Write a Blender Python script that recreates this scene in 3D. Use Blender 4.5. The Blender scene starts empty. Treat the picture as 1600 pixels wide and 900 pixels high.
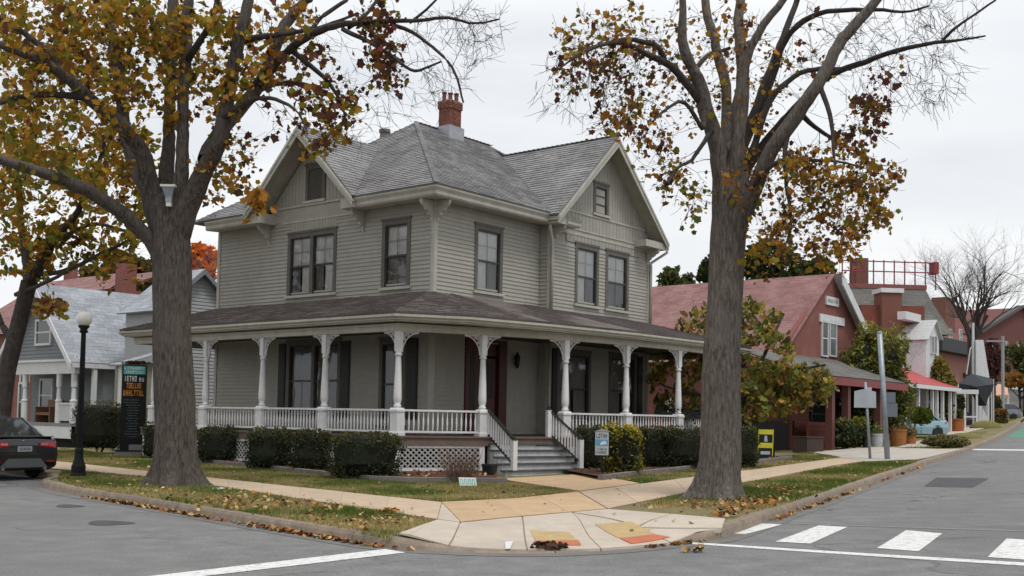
import bpy, math, random
import numpy as np
from mathutils import Vector, Matrix, noise
random.seed(7); rng = np.random.default_rng(7)
sc = bpy.context.scene
R_ = math.radians

# ------------------------------------------------------------------ camera, world, sun, exposure
F, PPY, PITCH, ROLL, YAW = 1703.16, 565.62, .05105, .01814, .68283
cp, sp, cr, sr = math.cos(PITCH), math.sin(PITCH), math.cos(ROLL), math.sin(ROLL)
_r = np.array([1, 0, 0.]); CW = np.array([0, cp, sp]); _u = np.array([0, -sp, cp])
CR = cr*_r + sr*_u; CU = -sr*_r + cr*_u
EYE = np.array([0, 0, 1.6])
cam = bpy.data.objects.new('camera', bpy.data.cameras.new('camera')); sc.collection.objects.link(cam)
cam.matrix_world = Matrix(((CR[0], CU[0], -CW[0], 0), (CR[1], CU[1], -CW[1], 0), (CR[2], CU[2], -CW[2], 1.6), (0, 0, 0, 1)))
cam.data.sensor_width = 36; cam.data.lens = F/1600*36; cam.data.shift_y = (PPY-450)/1600; cam.data.clip_end = 3000
sc.camera = cam
SUN_EL, SUN_AZ = R_(64), R_(150)        # azimuth measured clockwise from +Y
w = bpy.data.worlds.new('World'); sc.world = w; w.use_nodes = True
nt = w.node_tree; nt.nodes.clear(); N = nt.nodes.new; Lk = nt.links.new
out = N('ShaderNodeOutputWorld'); bg = N('ShaderNodeBackground'); bgs = N('ShaderNodeBackground')
sky = N('ShaderNodeTexSky'); sky.sky_type = 'NISHITA'; sky.sun_disc = False
sky.sun_elevation = SUN_EL; sky.sun_rotation = SUN_AZ; sky.air_density = 2; sky.dust_density = 4
Lk(sky.outputs[0], bgs.inputs[0]); bgs.inputs[1].default_value = .08
tc = N('ShaderNodeTexCoord'); mp = N('ShaderNodeMapping'); mp.inputs['Scale'].default_value = (1.2, 1.2, 4.5)
nz = N('ShaderNodeTexNoise'); nz.inputs['Scale'].default_value = 1.6; nz.inputs['Detail'].default_value = 5; nz.inputs['Roughness'].default_value = .5
Lk(tc.outputs['Generated'], mp.inputs[0]); Lk(mp.outputs[0], nz.inputs[0])
cr_ = N('ShaderNodeValToRGB'); cr_.color_ramp.elements[0].position = .32; cr_.color_ramp.elements[1].position = .62
cr_.color_ramp.elements[0].color = (.60, .63, .675, 1); cr_.color_ramp.elements[1].color = (.81, .82, .83, 1)
Lk(nz.outputs[0], cr_.inputs[0]); Lk(cr_.outputs[0], bg.inputs[0]); bg.inputs[1].default_value = 1.0
mxs = N('ShaderNodeMixShader'); mxs.inputs[0].default_value = .94
Lk(bgs.outputs[0], mxs.inputs[1]); Lk(bg.outputs[0], mxs.inputs[2]); Lk(mxs.outputs[0], out.inputs[0])
sl = bpy.data.lights.new('sun', 'SUN'); sl.energy = 1.5; sl.angle = R_(14); sl.color = (1, .97, .93)
so = bpy.data.objects.new('sun', sl); sc.collection.objects.link(so)
sd = Vector((math.sin(SUN_AZ)*math.cos(SUN_EL), math.cos(SUN_AZ)*math.cos(SUN_EL), math.sin(SUN_EL)))
so.rotation_euler = sd.to_track_quat('Z', 'Y').to_euler()
sc.view_settings.view_transform = 'Standard'; sc.view_settings.look = 'None'
sc.view_settings.exposure = 0.36; sc.view_settings.gamma = 1

# ------------------------------------------------------------------ terrain and placing helpers
def G(X, Y=0):                                   # the streets climb gently to the right
    return .15*np.logaddexp(0, (np.asarray(X, float)-4)/3) - .15*math.log1p(math.exp(-4/3))
def L(X, Y):                                     # top of the kerbed land, dropping at the corner ramp
    X = np.asarray(X, float); Y = np.asarray(Y, float)
    d = np.hypot(X-.9, Y-13.2); t = np.clip((d-1.1)/1.7, 0, 1)
    return G(X) + .02 + .12*t*t*(3-2*t)
def ray(x, y):
    d = ((x-800)/F)*CR + ((PPY-y)/F)*CU + CW
    return d/d[1]
def GP(x, y, dz=.13):                            # where the sight line of a picture point meets the terrain
    d = ray(x, y); t = 3.
    fz = lambda t: EYE[2]+d[2]*t-float(G(d[0]*t))-dz
    while t < 500 and fz(t) > 0: t *= 1.03
    lo, hi = t/1.03, t
    for _ in range(30):
        m = (lo+hi)/2
        if fz(m) > 0: lo = m
        else: hi = m
    return (d[0]*lo, lo)
def at(x, y, Y):
    return EYE+ray(x, y)*Y
class Frame:                                     # a level building frame: local u (right facade), v (left facade)
    def __init__(s, O, yaw):
        s.O = np.array([O[0], O[1], 0.]); s.yaw = yaw
        s.u = np.array([math.sin(yaw), math.cos(yaw), 0]); s.v = np.array([-math.cos(yaw), math.sin(yaw), 0])
    def loc(s, P): d = np.array(P)-s.O; return (float(d@s.u), float(d@s.v), float(P[2]))
    def w(s, a, b, z=0): return s.O+a*s.u+b*s.v+np.array([0, 0, z])
    def onU(s, x, y, k): d = ray(x, y); return s.loc(EYE+d*((k-(EYE-s.O)@s.u)/(d@s.u)))
    def onV(s, x, y, k): d = ray(x, y); return s.loc(EYE+d*((k-(EYE-s.O)@s.v)/(d@s.v)))
    def onZ(s, x, y, z): d = ray(x, y); return s.loc(EYE+d*((z-1.6)/d[2]))
    def gp(s, x, y, dz=.13): X, Y = GP(x, y, dz); return s.loc((X, Y, 0))[:2]

# ------------------------------------------------------------------ mesh helpers
class MB:
    def __init__(s): s.v = []; s.f = []; s.t = []
    def add(s, vs, fs, tint=None):
        k = len(s.v); s.v += [tuple(map(float, p)) for p in vs]; s.f += [tuple(i+k for i in f) for f in fs]
        if tint is not None: s.t += [tint]*len(fs)
    def box(s, x0, x1, y0, y1, z0, z1, tint=None):
        s.add([(x0,y0,z0),(x1,y0,z0),(x1,y1,z0),(x0,y1,z0),(x0,y0,z1),(x1,y0,z1),(x1,y1,z1),(x0,y1,z1)],
              [(0,3,2,1),(4,5,6,7),(0,1,5,4),(1,2,6,5),(2,3,7,6),(3,0,4,7)], tint)
        return s
    def cbox(s, c, sx, sy, sz, rz=0, tint=None):   # centred box turned about z
        ca, sa = math.cos(rz), math.sin(rz); vs = []
        for z in (-sz/2, sz/2):
            for x, y in ((-sx/2,-sy/2),(sx/2,-sy/2),(sx/2,sy/2),(-sx/2,sy/2)):
                vs.append((c[0]+x*ca-y*sa, c[1]+x*sa+y*ca, c[2]+z))
        s.add(vs, [(0,3,2,1),(4,5,6,7),(0,1,5,4),(1,2,6,5),(2,3,7,6),(3,0,4,7)], tint); return s
    def bar(s, a, b, wd, ht, up=(0,0,1)):          # rectangular bar from a to b
        a, b = Vector(a), Vector(b); d = (b-a).normalized(); up = Vector(up)
        if abs(d.dot(up)) > .99: up = Vector((1,0,0))
        x = d.cross(up).normalized()*wd/2; y = x.cross(d).normalized()*ht/2
        s.add([a-x-y,a+x-y,a+x+y,a-x+y,b-x-y,b+x-y,b+x+y,b-x+y], [(0,3,2,1),(4,5,6,7),(0,1,5,4),(1,2,6,5),(2,3,7,6),(3,0,4,7)]); return s
    def prism(s, poly, off):                       # 3D polygon extruded by a vector
        n = len(poly); o = np.array(off, float)
        s.add([np.array(p, float) for p in poly]+[np.array(p, float)+o for p in poly],
              [tuple(range(n)), tuple(range(2*n-1, n-1, -1))]+[(i, i+n, (i+1) % n+n, (i+1) % n) for i in range(n)]); return s
    def tube(s, pts, rad, n=8, cap=True, tint=None):
        pts = [Vector(p) for p in pts]; m = len(pts)
        if not hasattr(rad, '__len__'): rad = [rad]*m
        ref = Vector((0.13, .29, .95)); vs = []; fs = []
        for i in range(m):
            d = (pts[min(i+1, m-1)]-pts[max(i-1, 0)]).normalized()
            r = ref if abs(d.dot(ref)) < .95 else Vector((1, 0, 0))
            x = d.cross(r).normalized(); y = d.cross(x).normalized(); ref = y.cross(d) if False else ref
            for k in range(n):
                a = 2*math.pi*k/n; vs.append(pts[i]+(x*math.cos(a)+y*math.sin(a))*rad[i])
        for i in range(m-1):
            for k in range(n):
                a, b = i*n+k, i*n+(k+1) % n; fs.append((a, a+n, b+n, b))
        if cap and n > 2: fs.append(tuple(range(n))); fs.append(tuple(range(m*n-1, (m-1)*n-1, -1)))
        s.add(vs, fs, tint); return s
    def lathe(s, prof, n=12, o=(0,0,0), sq=False, rz=0):       # profile (r, z)
        vs = []; fs = []
        for r, z in prof:
            for k in range(n):
                a = 2*math.pi*(k+.5)/n+rz; rr = r*(math.sqrt(2) if sq else 1)
                vs.append((o[0]+rr*math.cos(a), o[1]+rr*math.sin(a), o[2]+z))
        for i in range(len(prof)-1):
            for k in range(n):
                a, b = i*n+k, i*n+(k+1) % n; fs.append((a, b, b+n, a+n))
        fs.append(tuple(range(n-1, -1, -1))); m = (len(prof)-1)*n; fs.append(tuple(range(m, m+n)))
        s.add(vs, fs); return s
    def sweep(s, path, prof, closed=False):        # profile (out, z) mitred along a plan path; out = to the right of travel
        n = len(path); P = [Vector(p[:2]) for p in path]; k = len(prof); vs = []; fs = []
        for i in range(n):
            a = P[i]-P[i-1] if (i > 0 or closed) else P[1]-P[0]
            b = P[(i+1) % n]-P[i] if (i < n-1 or closed) else a
            a = a.normalized(); b = b.normalized() if b.length > 0 else a
            na = Vector((a.y, -a.x)); nb = Vector((b.y, -b.x)); m = (na+nb); m = m/max(m.length_squared/2, .3)
            dz = path[i][2] if len(path[i]) > 2 else 0
            for o, z in prof: vs.append((P[i].x+m.x*o, P[i].y+m.y*o, z+dz))
        for i in range(n if closed else n-1):
            for j in range(k):
                a, b = i*k+j, i*k+(j+1) % k; c, d = ((i+1) % n)*k+j, ((i+1) % n)*k+(j+1) % k
                fs.append((a, c, d, b))
        if not closed: fs.append(tuple(range(k))); fs.append(tuple(range(n*k-1, (n-1)*k-1, -1)))
        s.add(vs, fs); return s
    def mesh(s, name, smooth=False):
        me = bpy.data.meshes.new(name); me.from_pydata(s.v, [], s.f)
        if s.t and len(s.t) == len(s.f):
            ca = me.color_attributes.new('tint', 'FLOAT_COLOR', 'CORNER')
            cnt = np.array([len(f) for f in s.f]); c = np.repeat(np.array([(*t[:3], 1) for t in s.t], dtype=np.float32), cnt, axis=0)
            ca.data.foreach_set('color', c.ravel())
        if smooth: me.shade_smooth()
        return me
col = sc.collection
def obj(name, mb, mat, parent=None, smooth=False, stuff=False, loc=None, rz=0, **tags):
    me = mb.mesh(name, smooth) if isinstance(mb, MB) else mb
    if mat is not None and len(me.materials) == 0: me.materials.append(mat)
    o = bpy.data.objects.new(name, me); col.objects.link(o)
    if parent is not None: o.parent = parent
    if loc is not None: o.location = loc
    if rz: o.rotation_euler = (0, 0, rz)
    if stuff: o['kind'] = 'stuff'
    for k, v in tags.items(): o[k] = v
    return o
def thing(name, label, cat, loc=(0,0,0), rz=0, group=None):
    o = bpy.data.objects.new(name, None); col.objects.link(o); o.location = tuple(map(float, loc)); o.rotation_euler = (0, 0, rz)
    o.empty_display_size = .2; o['label'] = label; o['category'] = cat
    if group: o['group'] = group
    return o
def structure(name, mb, mat, **k): o = obj(name, mb, mat, **k); o['kind'] = 'structure'; return o
def copy_tree(o, parent=None, skip=()):
    c = o.copy(); col.objects.link(c); c.parent = parent
    for ch in list(o.children): copy_tree(ch, c)
    return c

# ------------------------------------------------------------------ materials
def M(name, c, c2=None, scale=4, rough=.75, bump=0, bscale=None, stretch=(1,1,1), var=0, metal=0, spec=.35,
      detail=6, fine=0, fscale=90, tint=False, mid=.5, blotch=None, bsc=.6, lo=.35, hi=.65, spots=None, coat=0, trans=0):
    m = bpy.data.materials.new(name); m.use_nodes = True; nt = m.node_tree; N = nt.nodes.new; K = nt.links.new
    p = nt.nodes['Principled BSDF']; p.inputs['Roughness'].default_value = rough; p.inputs['Metallic'].default_value = metal
    p.inputs['Specular IOR Level'].default_value = spec; p.inputs['Coat Weight'].default_value = coat
    tc = N('ShaderNodeTexCoord'); mp = N('ShaderNodeMapping'); mp.inputs['Scale'].default_value = stretch; K(tc.outputs['Object'], mp.inputs[0])
    def nz(s, d=6, r=.6, src=None):
        n = N('ShaderNodeTexNoise'); n.inputs['Scale'].default_value = s; n.inputs['Detail'].default_value = d; n.inputs['Roughness'].default_value = r
        K(src or mp.outputs[0], n.inputs[0]); return n.outputs[0]
    def ramp(f, a, b, l, h):
        r = N('ShaderNodeMapRange'); r.inputs[1].default_value = l; r.inputs[2].default_value = h; K(f, r.inputs[0])
        x = N('ShaderNodeMix'); x.data_type = 'RGBA'; K(r.outputs[0], x.inputs[0])
        for i, cc in ((6, a), (7, b)):
            if isinstance(cc, tuple): x.inputs[i].default_value = (*cc, 1)
            else: K(cc, x.inputs[i])
        return x.outputs[2]
    c2 = c2 or tuple(x*.72 for x in c)
    if tint:
        at_ = N('ShaderNodeAttribute'); at_.attribute_name = 'tint'
        cur = ramp(nz(scale, detail), at_.outputs[0], c2, mid, 1.4)
    else: cur = ramp(nz(scale, detail), c, c2, lo, hi)
    if blotch: cur = ramp(nz(bsc, 4, .55, tc.outputs['Object']), cur, blotch, .5, .72)
    if spots:
        vo = N('ShaderNodeTexVoronoi'); vo.inputs['Scale'].default_value = spots[0]; K(tc.outputs['Object'], vo.inputs[0])
        cur = ramp(vo.outputs['Distance'], spots[1], cur, spots[2], spots[2]+.08)
    if fine:
        n = nz(fscale, 3, .8, tc.outputs['Object']); r = N('ShaderNodeMapRange'); K(n, r.inputs[0])
        r.inputs[1].default_value = .3; r.inputs[2].default_value = .7; r.inputs[3].default_value = 1-fine; r.inputs[4].default_value = 1+fine
        h = N('ShaderNodeHueSaturation'); K(r.outputs[0], h.inputs['Value']); K(cur, h.inputs['Color']); cur = h.outputs[0]
    if var:
        oi = N('ShaderNodeObjectInfo'); r = N('ShaderNodeMapRange'); K(oi.outputs['Random'], r.inputs[0])
        r.inputs[3].default_value = 1-var; r.inputs[4].default_value = 1+var
        h = N('ShaderNodeHueSaturation'); K(r.outputs[0], h.inputs['Value']); K(cur, h.inputs['Color']); cur = h.outputs[0]
    K(cur, p.inputs['Base Color'])
    if bump:
        b = N('ShaderNodeBump'); b.inputs['Strength'].default_value = bump; b.inputs['Distance'].default_value = .02
        K(nz(bscale or scale*6, 8, .65), b.inputs['Height']); K(b.outputs[0], p.inputs['Normal'])
    if trans:      # thin leaves let light through
        t = N('ShaderNodeBsdfTranslucent'); K(cur, t.inputs[0]); x = N('ShaderNodeMixShader'); x.inputs[0].default_value = trans
        K(p.outputs[0], x.inputs[1]); K(t.outputs[0], x.inputs[2]); K(x.outputs[0], nt.nodes['Material Output'].inputs[0])
    return m
def glass_mat(name, tintc=(.02,.025,.03), clear=.93):
    m = bpy.data.materials.new(name); m.use_nodes = True; nt = m.node_tree; N = nt.nodes.new; K = nt.links.new; nt.nodes.remove(nt.nodes['Principled BSDF'])
    g = N('ShaderNodeBsdfGlossy'); g.inputs['Roughness'].default_value = .04; g.inputs[0].default_value = (.9,.93,.95,1)
    t = N('ShaderNodeBsdfTransparent'); t.inputs[0].default_value = (clear, clear, clear, 1)
    fr = N('ShaderNodeFresnel'); fr.inputs[0].default_value = 1.6; x = N('ShaderNodeMixShader')
    n = N('ShaderNodeTexNoise'); n.inputs['Scale'].default_value = 1.5; b = N('ShaderNodeBump'); b.inputs['Strength'].default_value = .12; b.inputs['Distance'].default_value = .05
    tc = N('ShaderNodeTexCoord'); K(tc.outputs['Object'], n.inputs[0]); K(n.outputs[0], b.inputs['Height']); K(b.outputs[0], g.inputs['Normal'])
    K(fr.outputs[0], x.inputs[0]); K(t.outputs[0], x.inputs[1]); K(g.outputs[0], x.inputs[2]); K(x.outputs[0], nt.nodes['Material Output'].inputs[0])
    return m
MT = dict(
 asphalt=M('asphalt', (.215,.213,.210), (.165,.164,.163), 2.2, .95, .5, 60, fine=.24, fscale=34, blotch=(.160,.158,.156), bsc=.22, spec=.2),
 _x=None,
 grass_soil=M('grass_soil', (.17,.145,.06), (.235,.19,.10), 3.5, .95, .8, 60, fine=.35, fscale=40, blotch=(.115,.125,.04), bsc=.45),
 far_ground=M('far_ground', (.10,.10,.05), (.15,.13,.08), .5, .95),
 walk=M('walk_concrete', (.52,.40,.285), (.43,.33,.235), 3, .9, .25, 90, var=.06, fine=.12, fscale=60, blotch=(.47,.37,.27), bsc=.5),
 walk_tan=M('walk_tan', (.54,.375,.225), (.45,.315,.19), 3, .9, .25, 90, var=.05, fine=.12, fscale=60),
 plaza=M('plaza_concrete', (.54,.47,.39), (.46,.40,.33), 2.5, .9, .25, 90, var=.05, fine=.12, fscale=60, blotch=(.43,.38,.32), bsc=.7),
 kerb=M('kerb_concrete', (.29,.23,.175), (.19,.155,.12), 5, .9, .4, 60, var=.06, fine=.2, fscale=50),
 paint=M('road_paint', (.68,.68,.66), (.36,.36,.355), 11, .85, .3, 90, fine=.15, fscale=60, spots=(9, (.26,.26,.26), .09), lo=.5, hi=.72, detail=10),
 patch=M('asphalt_patch', (.085,.086,.09), (.065,.066,.07), 8, .9, .4, 120, fine=.3, fscale=70),
 green_lane=M('green_lane', (.10,.27,.18), (.08,.2,.14), 3, .85, fine=.15),
 tactile_y=M('ramp_yellow', (.50,.36,.17), (.40,.30,.16), 6, .85, .3, 60, fine=.15),
 tactile_r=M('ramp_red', (.52,.16,.075), (.42,.14,.08), 6, .85, .3, 60, fine=.15),
 siding=M('siding_paint', (.340,.328,.288), (.305,.294,.255), 2, .6, .12, 60, (1,1,4), var=.035, fine=.05, fscale=30, blotch=(.292,.281,.242), bsc=.8),
 trim=M('trim_paint', (.42,.41,.355), (.36,.35,.30), 2.5, .55, .1, 50, fine=.05),
 soffit=M('soffit_paint', (.33,.32,.26), (.28,.27,.215), 2, .6, .1, 40),
 casing=M('casing_paint', (.115,.105,.088), (.085,.078,.066), 5, .5, .1, 40),
 sash=M('sash_paint', (.045,.04,.035), (.03,.028,.025), 5, .4),
 white=M('porch_white', (.66,.66,.66), (.56,.56,.56), 4, .5, .1, 40, fine=.05),
 rail_black=M('rail_black', (.02,.02,.02), (.03,.03,.03), 5, .35),
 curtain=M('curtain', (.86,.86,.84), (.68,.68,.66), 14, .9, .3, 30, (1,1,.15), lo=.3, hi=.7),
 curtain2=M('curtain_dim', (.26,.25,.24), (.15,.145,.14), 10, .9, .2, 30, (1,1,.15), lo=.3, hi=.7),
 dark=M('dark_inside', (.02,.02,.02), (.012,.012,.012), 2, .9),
 door=M('door_red', (.085,.022,.018), (.05,.014,.012), 6, .45, .1, 40, (1,1,.2)),
 shutter=M('shutter_dark', (.02,.022,.02), (.013,.014,.013), 6, .5),
 roof=M('roof_shingle', (.150,.148,.155), (.092,.090,.096), 7, .92, .5, 90, fine=.45, fscale=22, blotch=(.20,.198,.205), bsc=.9, tint=False),
 roof_porch=M('porch_shingle', (.085,.068,.062), (.055,.044,.041), 7, .92, .5, 90, fine=.4, fscale=22, blotch=(.10,.085,.08), bsc=.8),
 brick=M('brick', (.22,.085,.058), (.155,.058,.042), 10, .9, .4, 60, var=.28, fine=.2),
 mortar=M('mortar', (.26,.17,.13), (.2,.13,.1), 8, .95, .3, 60),
 pot=M('chimney_pot', (.20,.05,.045), (.13,.035,.03), 6, .7),
 flash=M('flashing', (.36,.37,.40), (.28,.29,.32), 5, .5, metal=.3),
 floor=M('porch_floor', (.09,.06,.048), (.065,.045,.036), 6, .7),
 tread=M('tread_grey', (.095,.10,.105), (.07,.072,.075), 6, .7, fine=.15),
 riser=M('riser_grey', (.52,.53,.53), (.42,.43,.43), 5, .7, .1, fine=.1, fscale=30),
 skirt=M('porch_skirt', (.155,.11,.095), (.12,.085,.07), 5, .7),
 mulch=M('mulch', (.105,.05,.028), (.05,.028,.018), 22, .95, 1.0, 60, fine=.4, fscale=30),
 edging=M('bed_edging', (.19,.165,.15), (.14,.12,.11), 6, .9, .4, 60, var=.08, fine=.2),
 bark=M('bark', (.112,.094,.080), (.036,.030,.026), 26, .95, 1.0, 60, (1,1,.2), fine=.35, fscale=45, blotch=(.10,.086,.075), bsc=1.6, lo=.38, hi=.64),
 bark_pale=M('bark_pale', (.165,.142,.123), (.066,.056,.049), 26, .95, 1.0, 60, (1,1,.2), fine=.35, fscale=45, blotch=(.15,.13,.115), bsc=1.6, lo=.38, hi=.64),
 bark_dark=M('bark_dark', (.062,.051,.045), (.028,.024,.021), 9, .95, .8, 30, (1,1,.5), fine=.25),
 leaf=M('leaf', (.3,.2,.05), (.12,.06,.02), 30, .7, tint=True, trans=.4, spec=.15, mid=.55),
 hedge=M('hedge_leaf', (.02,.03,.012), (.01,.014,.006), 20, .65, tint=True, trans=.25, spec=.2),
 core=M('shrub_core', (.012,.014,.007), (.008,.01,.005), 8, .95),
 litter=M('leaf_litter', (.3,.15,.05), (.1,.05,.02), 40, .85, tint=True, spec=.1),
 blade=M('grass_blade', (.1,.12,.03), (.08,.09,.03), 20, .85, tint=True, trans=.3, spec=.1),
 lamp_black=M('lamp_black', (.006,.008,.008), (.009,.011,.011), 8, .5, spec=.2),
 globe=M('lamp_globe', (.70,.68,.62), (.6,.58,.52), 3, .3, spec=.5),
 metal_grey=M('galvanised', (.33,.36,.40), (.25,.28,.31), 6, .45, metal=.4),
 glass=glass_mat('window_glass'),
)
def crackle(m):                                  # long thin cracks, oil stains and polished wheel tracks in the asphalt
    nt = m.node_tree; N = nt.nodes.new; K = nt.links.new; p = nt.nodes['Principled BSDF']; src = p.inputs['Base Color'].links[0].from_socket
    tc = N('ShaderNodeTexCoord'); nz = N('ShaderNodeTexNoise'); nz.inputs['Scale'].default_value = 1.1; nz.inputs['Detail'].default_value = 6; K(tc.outputs['Object'], nz.inputs[0])
    va = N('ShaderNodeVectorMath'); va.operation = 'MULTIPLY_ADD'; K(nz.outputs['Color'], va.inputs[0]); va.inputs[1].default_value = (1.6, 1.6, 0); K(tc.outputs['Object'], va.inputs[2])
    vo = N('ShaderNodeTexVoronoi'); vo.feature = 'DISTANCE_TO_EDGE'; vo.inputs['Scale'].default_value = .24; K(va.outputs[0], vo.inputs[0])
    a = N('ShaderNodeMapRange'); a.inputs[1].default_value = .0; a.inputs[2].default_value = .010; a.inputs[3].default_value = .8; a.inputs[4].default_value = 0; K(vo.outputs[0], a.inputs[0])
    n2 = N('ShaderNodeTexNoise'); n2.inputs['Scale'].default_value = .5; K(tc.outputs['Object'], n2.inputs[0]); b = N('ShaderNodeMapRange'); b.inputs[1].default_value = .45; b.inputs[2].default_value = .6; K(n2.outputs[0], b.inputs[0])
    ml = N('ShaderNodeMath'); ml.operation = 'MULTIPLY'; K(a.outputs[0], ml.inputs[0]); K(b.outputs[0], ml.inputs[1])
    mx = N('ShaderNodeMix'); mx.data_type = 'RGBA'; K(ml.outputs[0], mx.inputs[0]); K(src, mx.inputs[6]); mx.inputs[7].default_value = (.045, .045, .047, 1)
    v2 = N('ShaderNodeTexVoronoi'); v2.inputs['Scale'].default_value = .55; K(va.outputs[0], v2.inputs[0]); c = N('ShaderNodeMapRange'); c.inputs[1].default_value = .06; c.inputs[2].default_value = .20; c.inputs[3].default_value = .38; c.inputs[4].default_value = 0; K(v2.outputs[0], c.inputs[0])
    m2 = N('ShaderNodeMix'); m2.data_type = 'RGBA'; K(c.outputs[0], m2.inputs[0]); K(mx.outputs[2], m2.inputs[6]); m2.inputs[7].default_value = (.10, .10, .10, 1)
    K(m2.outputs[2], p.inputs['Base Color'])
crackle(MT['asphalt'])
def streaks(m, sc_=5., amt=.10):
    nt = m.node_tree; N = nt.nodes.new; K = nt.links.new; p = nt.nodes['Principled BSDF']; src = p.inputs['Base Color'].links[0].from_socket
    tc = N('ShaderNodeTexCoord'); mp = N('ShaderNodeMapping'); mp.inputs['Scale'].default_value = (1, 1, .12); K(tc.outputs['Object'], mp.inputs[0]); nz = N('ShaderNodeTexNoise'); nz.inputs['Scale'].default_value = sc_; nz.inputs['Detail'].default_value = 8; nz.inputs['Roughness'].default_value = .7; K(mp.outputs[0], nz.inputs[0])
    r = N('ShaderNodeMapRange'); r.inputs[1].default_value = .4; r.inputs[2].default_value = .7; r.inputs[3].default_value = 1+amt*.3; r.inputs[4].default_value = 1-amt; K(nz.outputs[0], r.inputs[0]); h = N('ShaderNodeHueSaturation'); K(r.outputs[0], h.inputs['Value']); K(src, h.inputs['Color']); K(h.outputs[0], p.inputs['Base Color'])
for k_, a_ in (('siding', .07), ('trim', .14), ('white', .10), ('soffit', .14), ('riser', .2)): streaks(MT[k_], 5., a_)
def flat(name, c, rough=.6, **k): 
    if name not in MT: MT[name] = M(name, c, tuple(x*.88 for x in c), 5, rough, **k)
    return MT[name]

# ================================================================== THE GROUND
def arc_fillet(pts, n=6, it=1):                  # Chaikin rounding of an open polyline
    P = [np.array(p, float) for p in pts]
    for _ in range(it):
        Q = [P[0]]
        for i in range(len(P)-1): Q += [P[i]*.75+P[i+1]*.25, P[i]*.25+P[i+1]*.75]
        P = Q+[P[-1]]
    return [tuple(p) for p in P]
def resample(pts, step=None, n=None):
    P = np.array(pts, float); d = np.r_[0, np.cumsum(np.hypot(*np.diff(P, axis=0).T))]
    if n is None: n = max(2, int(round(d[-1]/step))+1)
    t = np.linspace(0, d[-1], n)
    return np.stack([np.interp(t, d, P[:, 0]), np.interp(t, d, P[:, 1])], 1)
def sheet(a, b, hf, off, m=8):                   # ruled sheet between two equally sampled lines, laid on a height function
    mb = MB(); n = len(a); t = np.linspace(0, 1, m+1)[None, :, None]
    P = a[:, None, :]*(1-t)+b[:, None, :]*t; Z = hf(P[..., 0], P[..., 1])+off
    mb.v = [(float(x), float(y), float(z)) for (x, y), z in zip(P.reshape(-1, 2), np.asarray(Z).ravel())]
    mb.f = [(i*(m+1)+j, i*(m+1)+j+1, (i+1)*(m+1)+j+1, (i+1)*(m+1)+j) for i in range(n-1) for j in range(m)]
    A = P[0, 1]-P[0, 0]; B = P[1, 0]-P[0, 0]
    if A[0]*B[1]-A[1]*B[0] < 0: mb.f = [f[::-1] for f in mb.f]
    return mb
g2 = lambda x, y, dz=.13: np.array(GP(x, y, dz))
# kerb line: parking bay on the left, the left street, the corner ramp, the right street
left_far = g2(67, 752)+np.array([-.776, .631])*60+np.array([-.2, 3.])
K_pts = [tuple(left_far), (-12.6, 27.55), (-10.9, 25.75), (-10.2, 24.6), (-10.05, 23.4), tuple(g2(67, 753)+np.array([.0, .05])), tuple(g2(120, 764)), tuple(g2(230, 780)), tuple(g2(400, 808)), tuple(g2(520, 828, .12)), tuple(g2(617, 845, .10)),
         tuple(g2(680, 857, .03)), tuple(g2(740, 861, .02)), tuple(g2(820, 863, .02)), tuple(g2(900, 861, .02)), tuple(g2(980, 856, .02)), tuple(g2(1040, 848, .03)), tuple(g2(1090, 838, .08)), tuple(g2(1130, 828, .11)), tuple(g2(1200, 801, .13)), tuple(g2(1300, 768, .13)),
         tuple(g2(1435, 723)), tuple(g2(1515, 700)), tuple(g2(1570, 677)), tuple(g2(1600, 656))]
e_ = g2(1600, 656)-g2(1570, 677); e_ /= np.linalg.norm(e_); K_pts.append(tuple(g2(1600, 656)+e_*250))
K = arc_fillet(K_pts, it=2)
mbg = MB(); xs = np.r_[np.linspace(-900, -60, 8), np.linspace(-40, 130, 30), np.linspace(170, 1200, 10)]; ys = np.array([-200, -20, 0, 20, 40, 80, 160, 300, 600, 1400.])
for y in ys:
    for x in xs: mbg.v.append((x, y, float(G(min(x, 75)))-.09))
mbg.f = [(j*len(xs)+i, j*len(xs)+i+1, (j+1)*len(xs)+i+1, (j+1)*len(xs)+i) for j in range(len(ys)-1) for i in range(len(xs)-1)]
structure('ground', mbg, MT['far_ground'])
def Gc(X, Y=0): return G(np.minimum(np.asarray(X, float), 75))
def Lc(X, Y): X = np.asarray(X, float); return L(X, Y)-G(X)+Gc(X)
# road: a band on the camera side of the kerb line, wide enough to pass under the camera
Kr = resample(K, n=260)
outer = []
for i, p in enumerate(Kr):
    t = i/(len(Kr)-1)
    outer.append(None)
A_ = np.array([-60., 30.]); 
sA = resample([(-75, 60), (-60, -25), (0, -40), (40, -30), (75, 20), (200, 260), (310, 420)], n=260)
road = structure('road', sheet(sA, Kr, Gc, 0., 60), MT['asphalt'])
# land inside the kerb, graded so that the corner dips to the road
Nn = 420; Kl = resample(K, n=Nn)
def inset(P, d):
    T = np.gradient(P, axis=0); T /= np.hypot(*T.T)[:, None]
    return P+np.stack([-T[:, 1], T[:, 0]], 1)*d
KB = inset(Kl, .16)                                # back of the kerb
back = resample([(-60, 90), (-30, 60), (-8, 48), (2, 42), (8, 42), (14, 48), (30, 75), (60, 140), (200, 420)], n=Nn)
near_b = resample([(-40, 62), (-14, 38), (-6, 31), (-2.5, 26), (-.5, 24), (1.2, 22.5), (3.2, 25), (8, 35), (16, 48), (34, 80), (60, 140), (200, 420)], n=Nn)
structure('verge', sheet(KB, near_b, Lc, -.012, 26), MT['grass_soil'])
structure('yard', sheet(near_b, back, Lc, -.016, 8), MT['grass_soil'])
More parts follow.
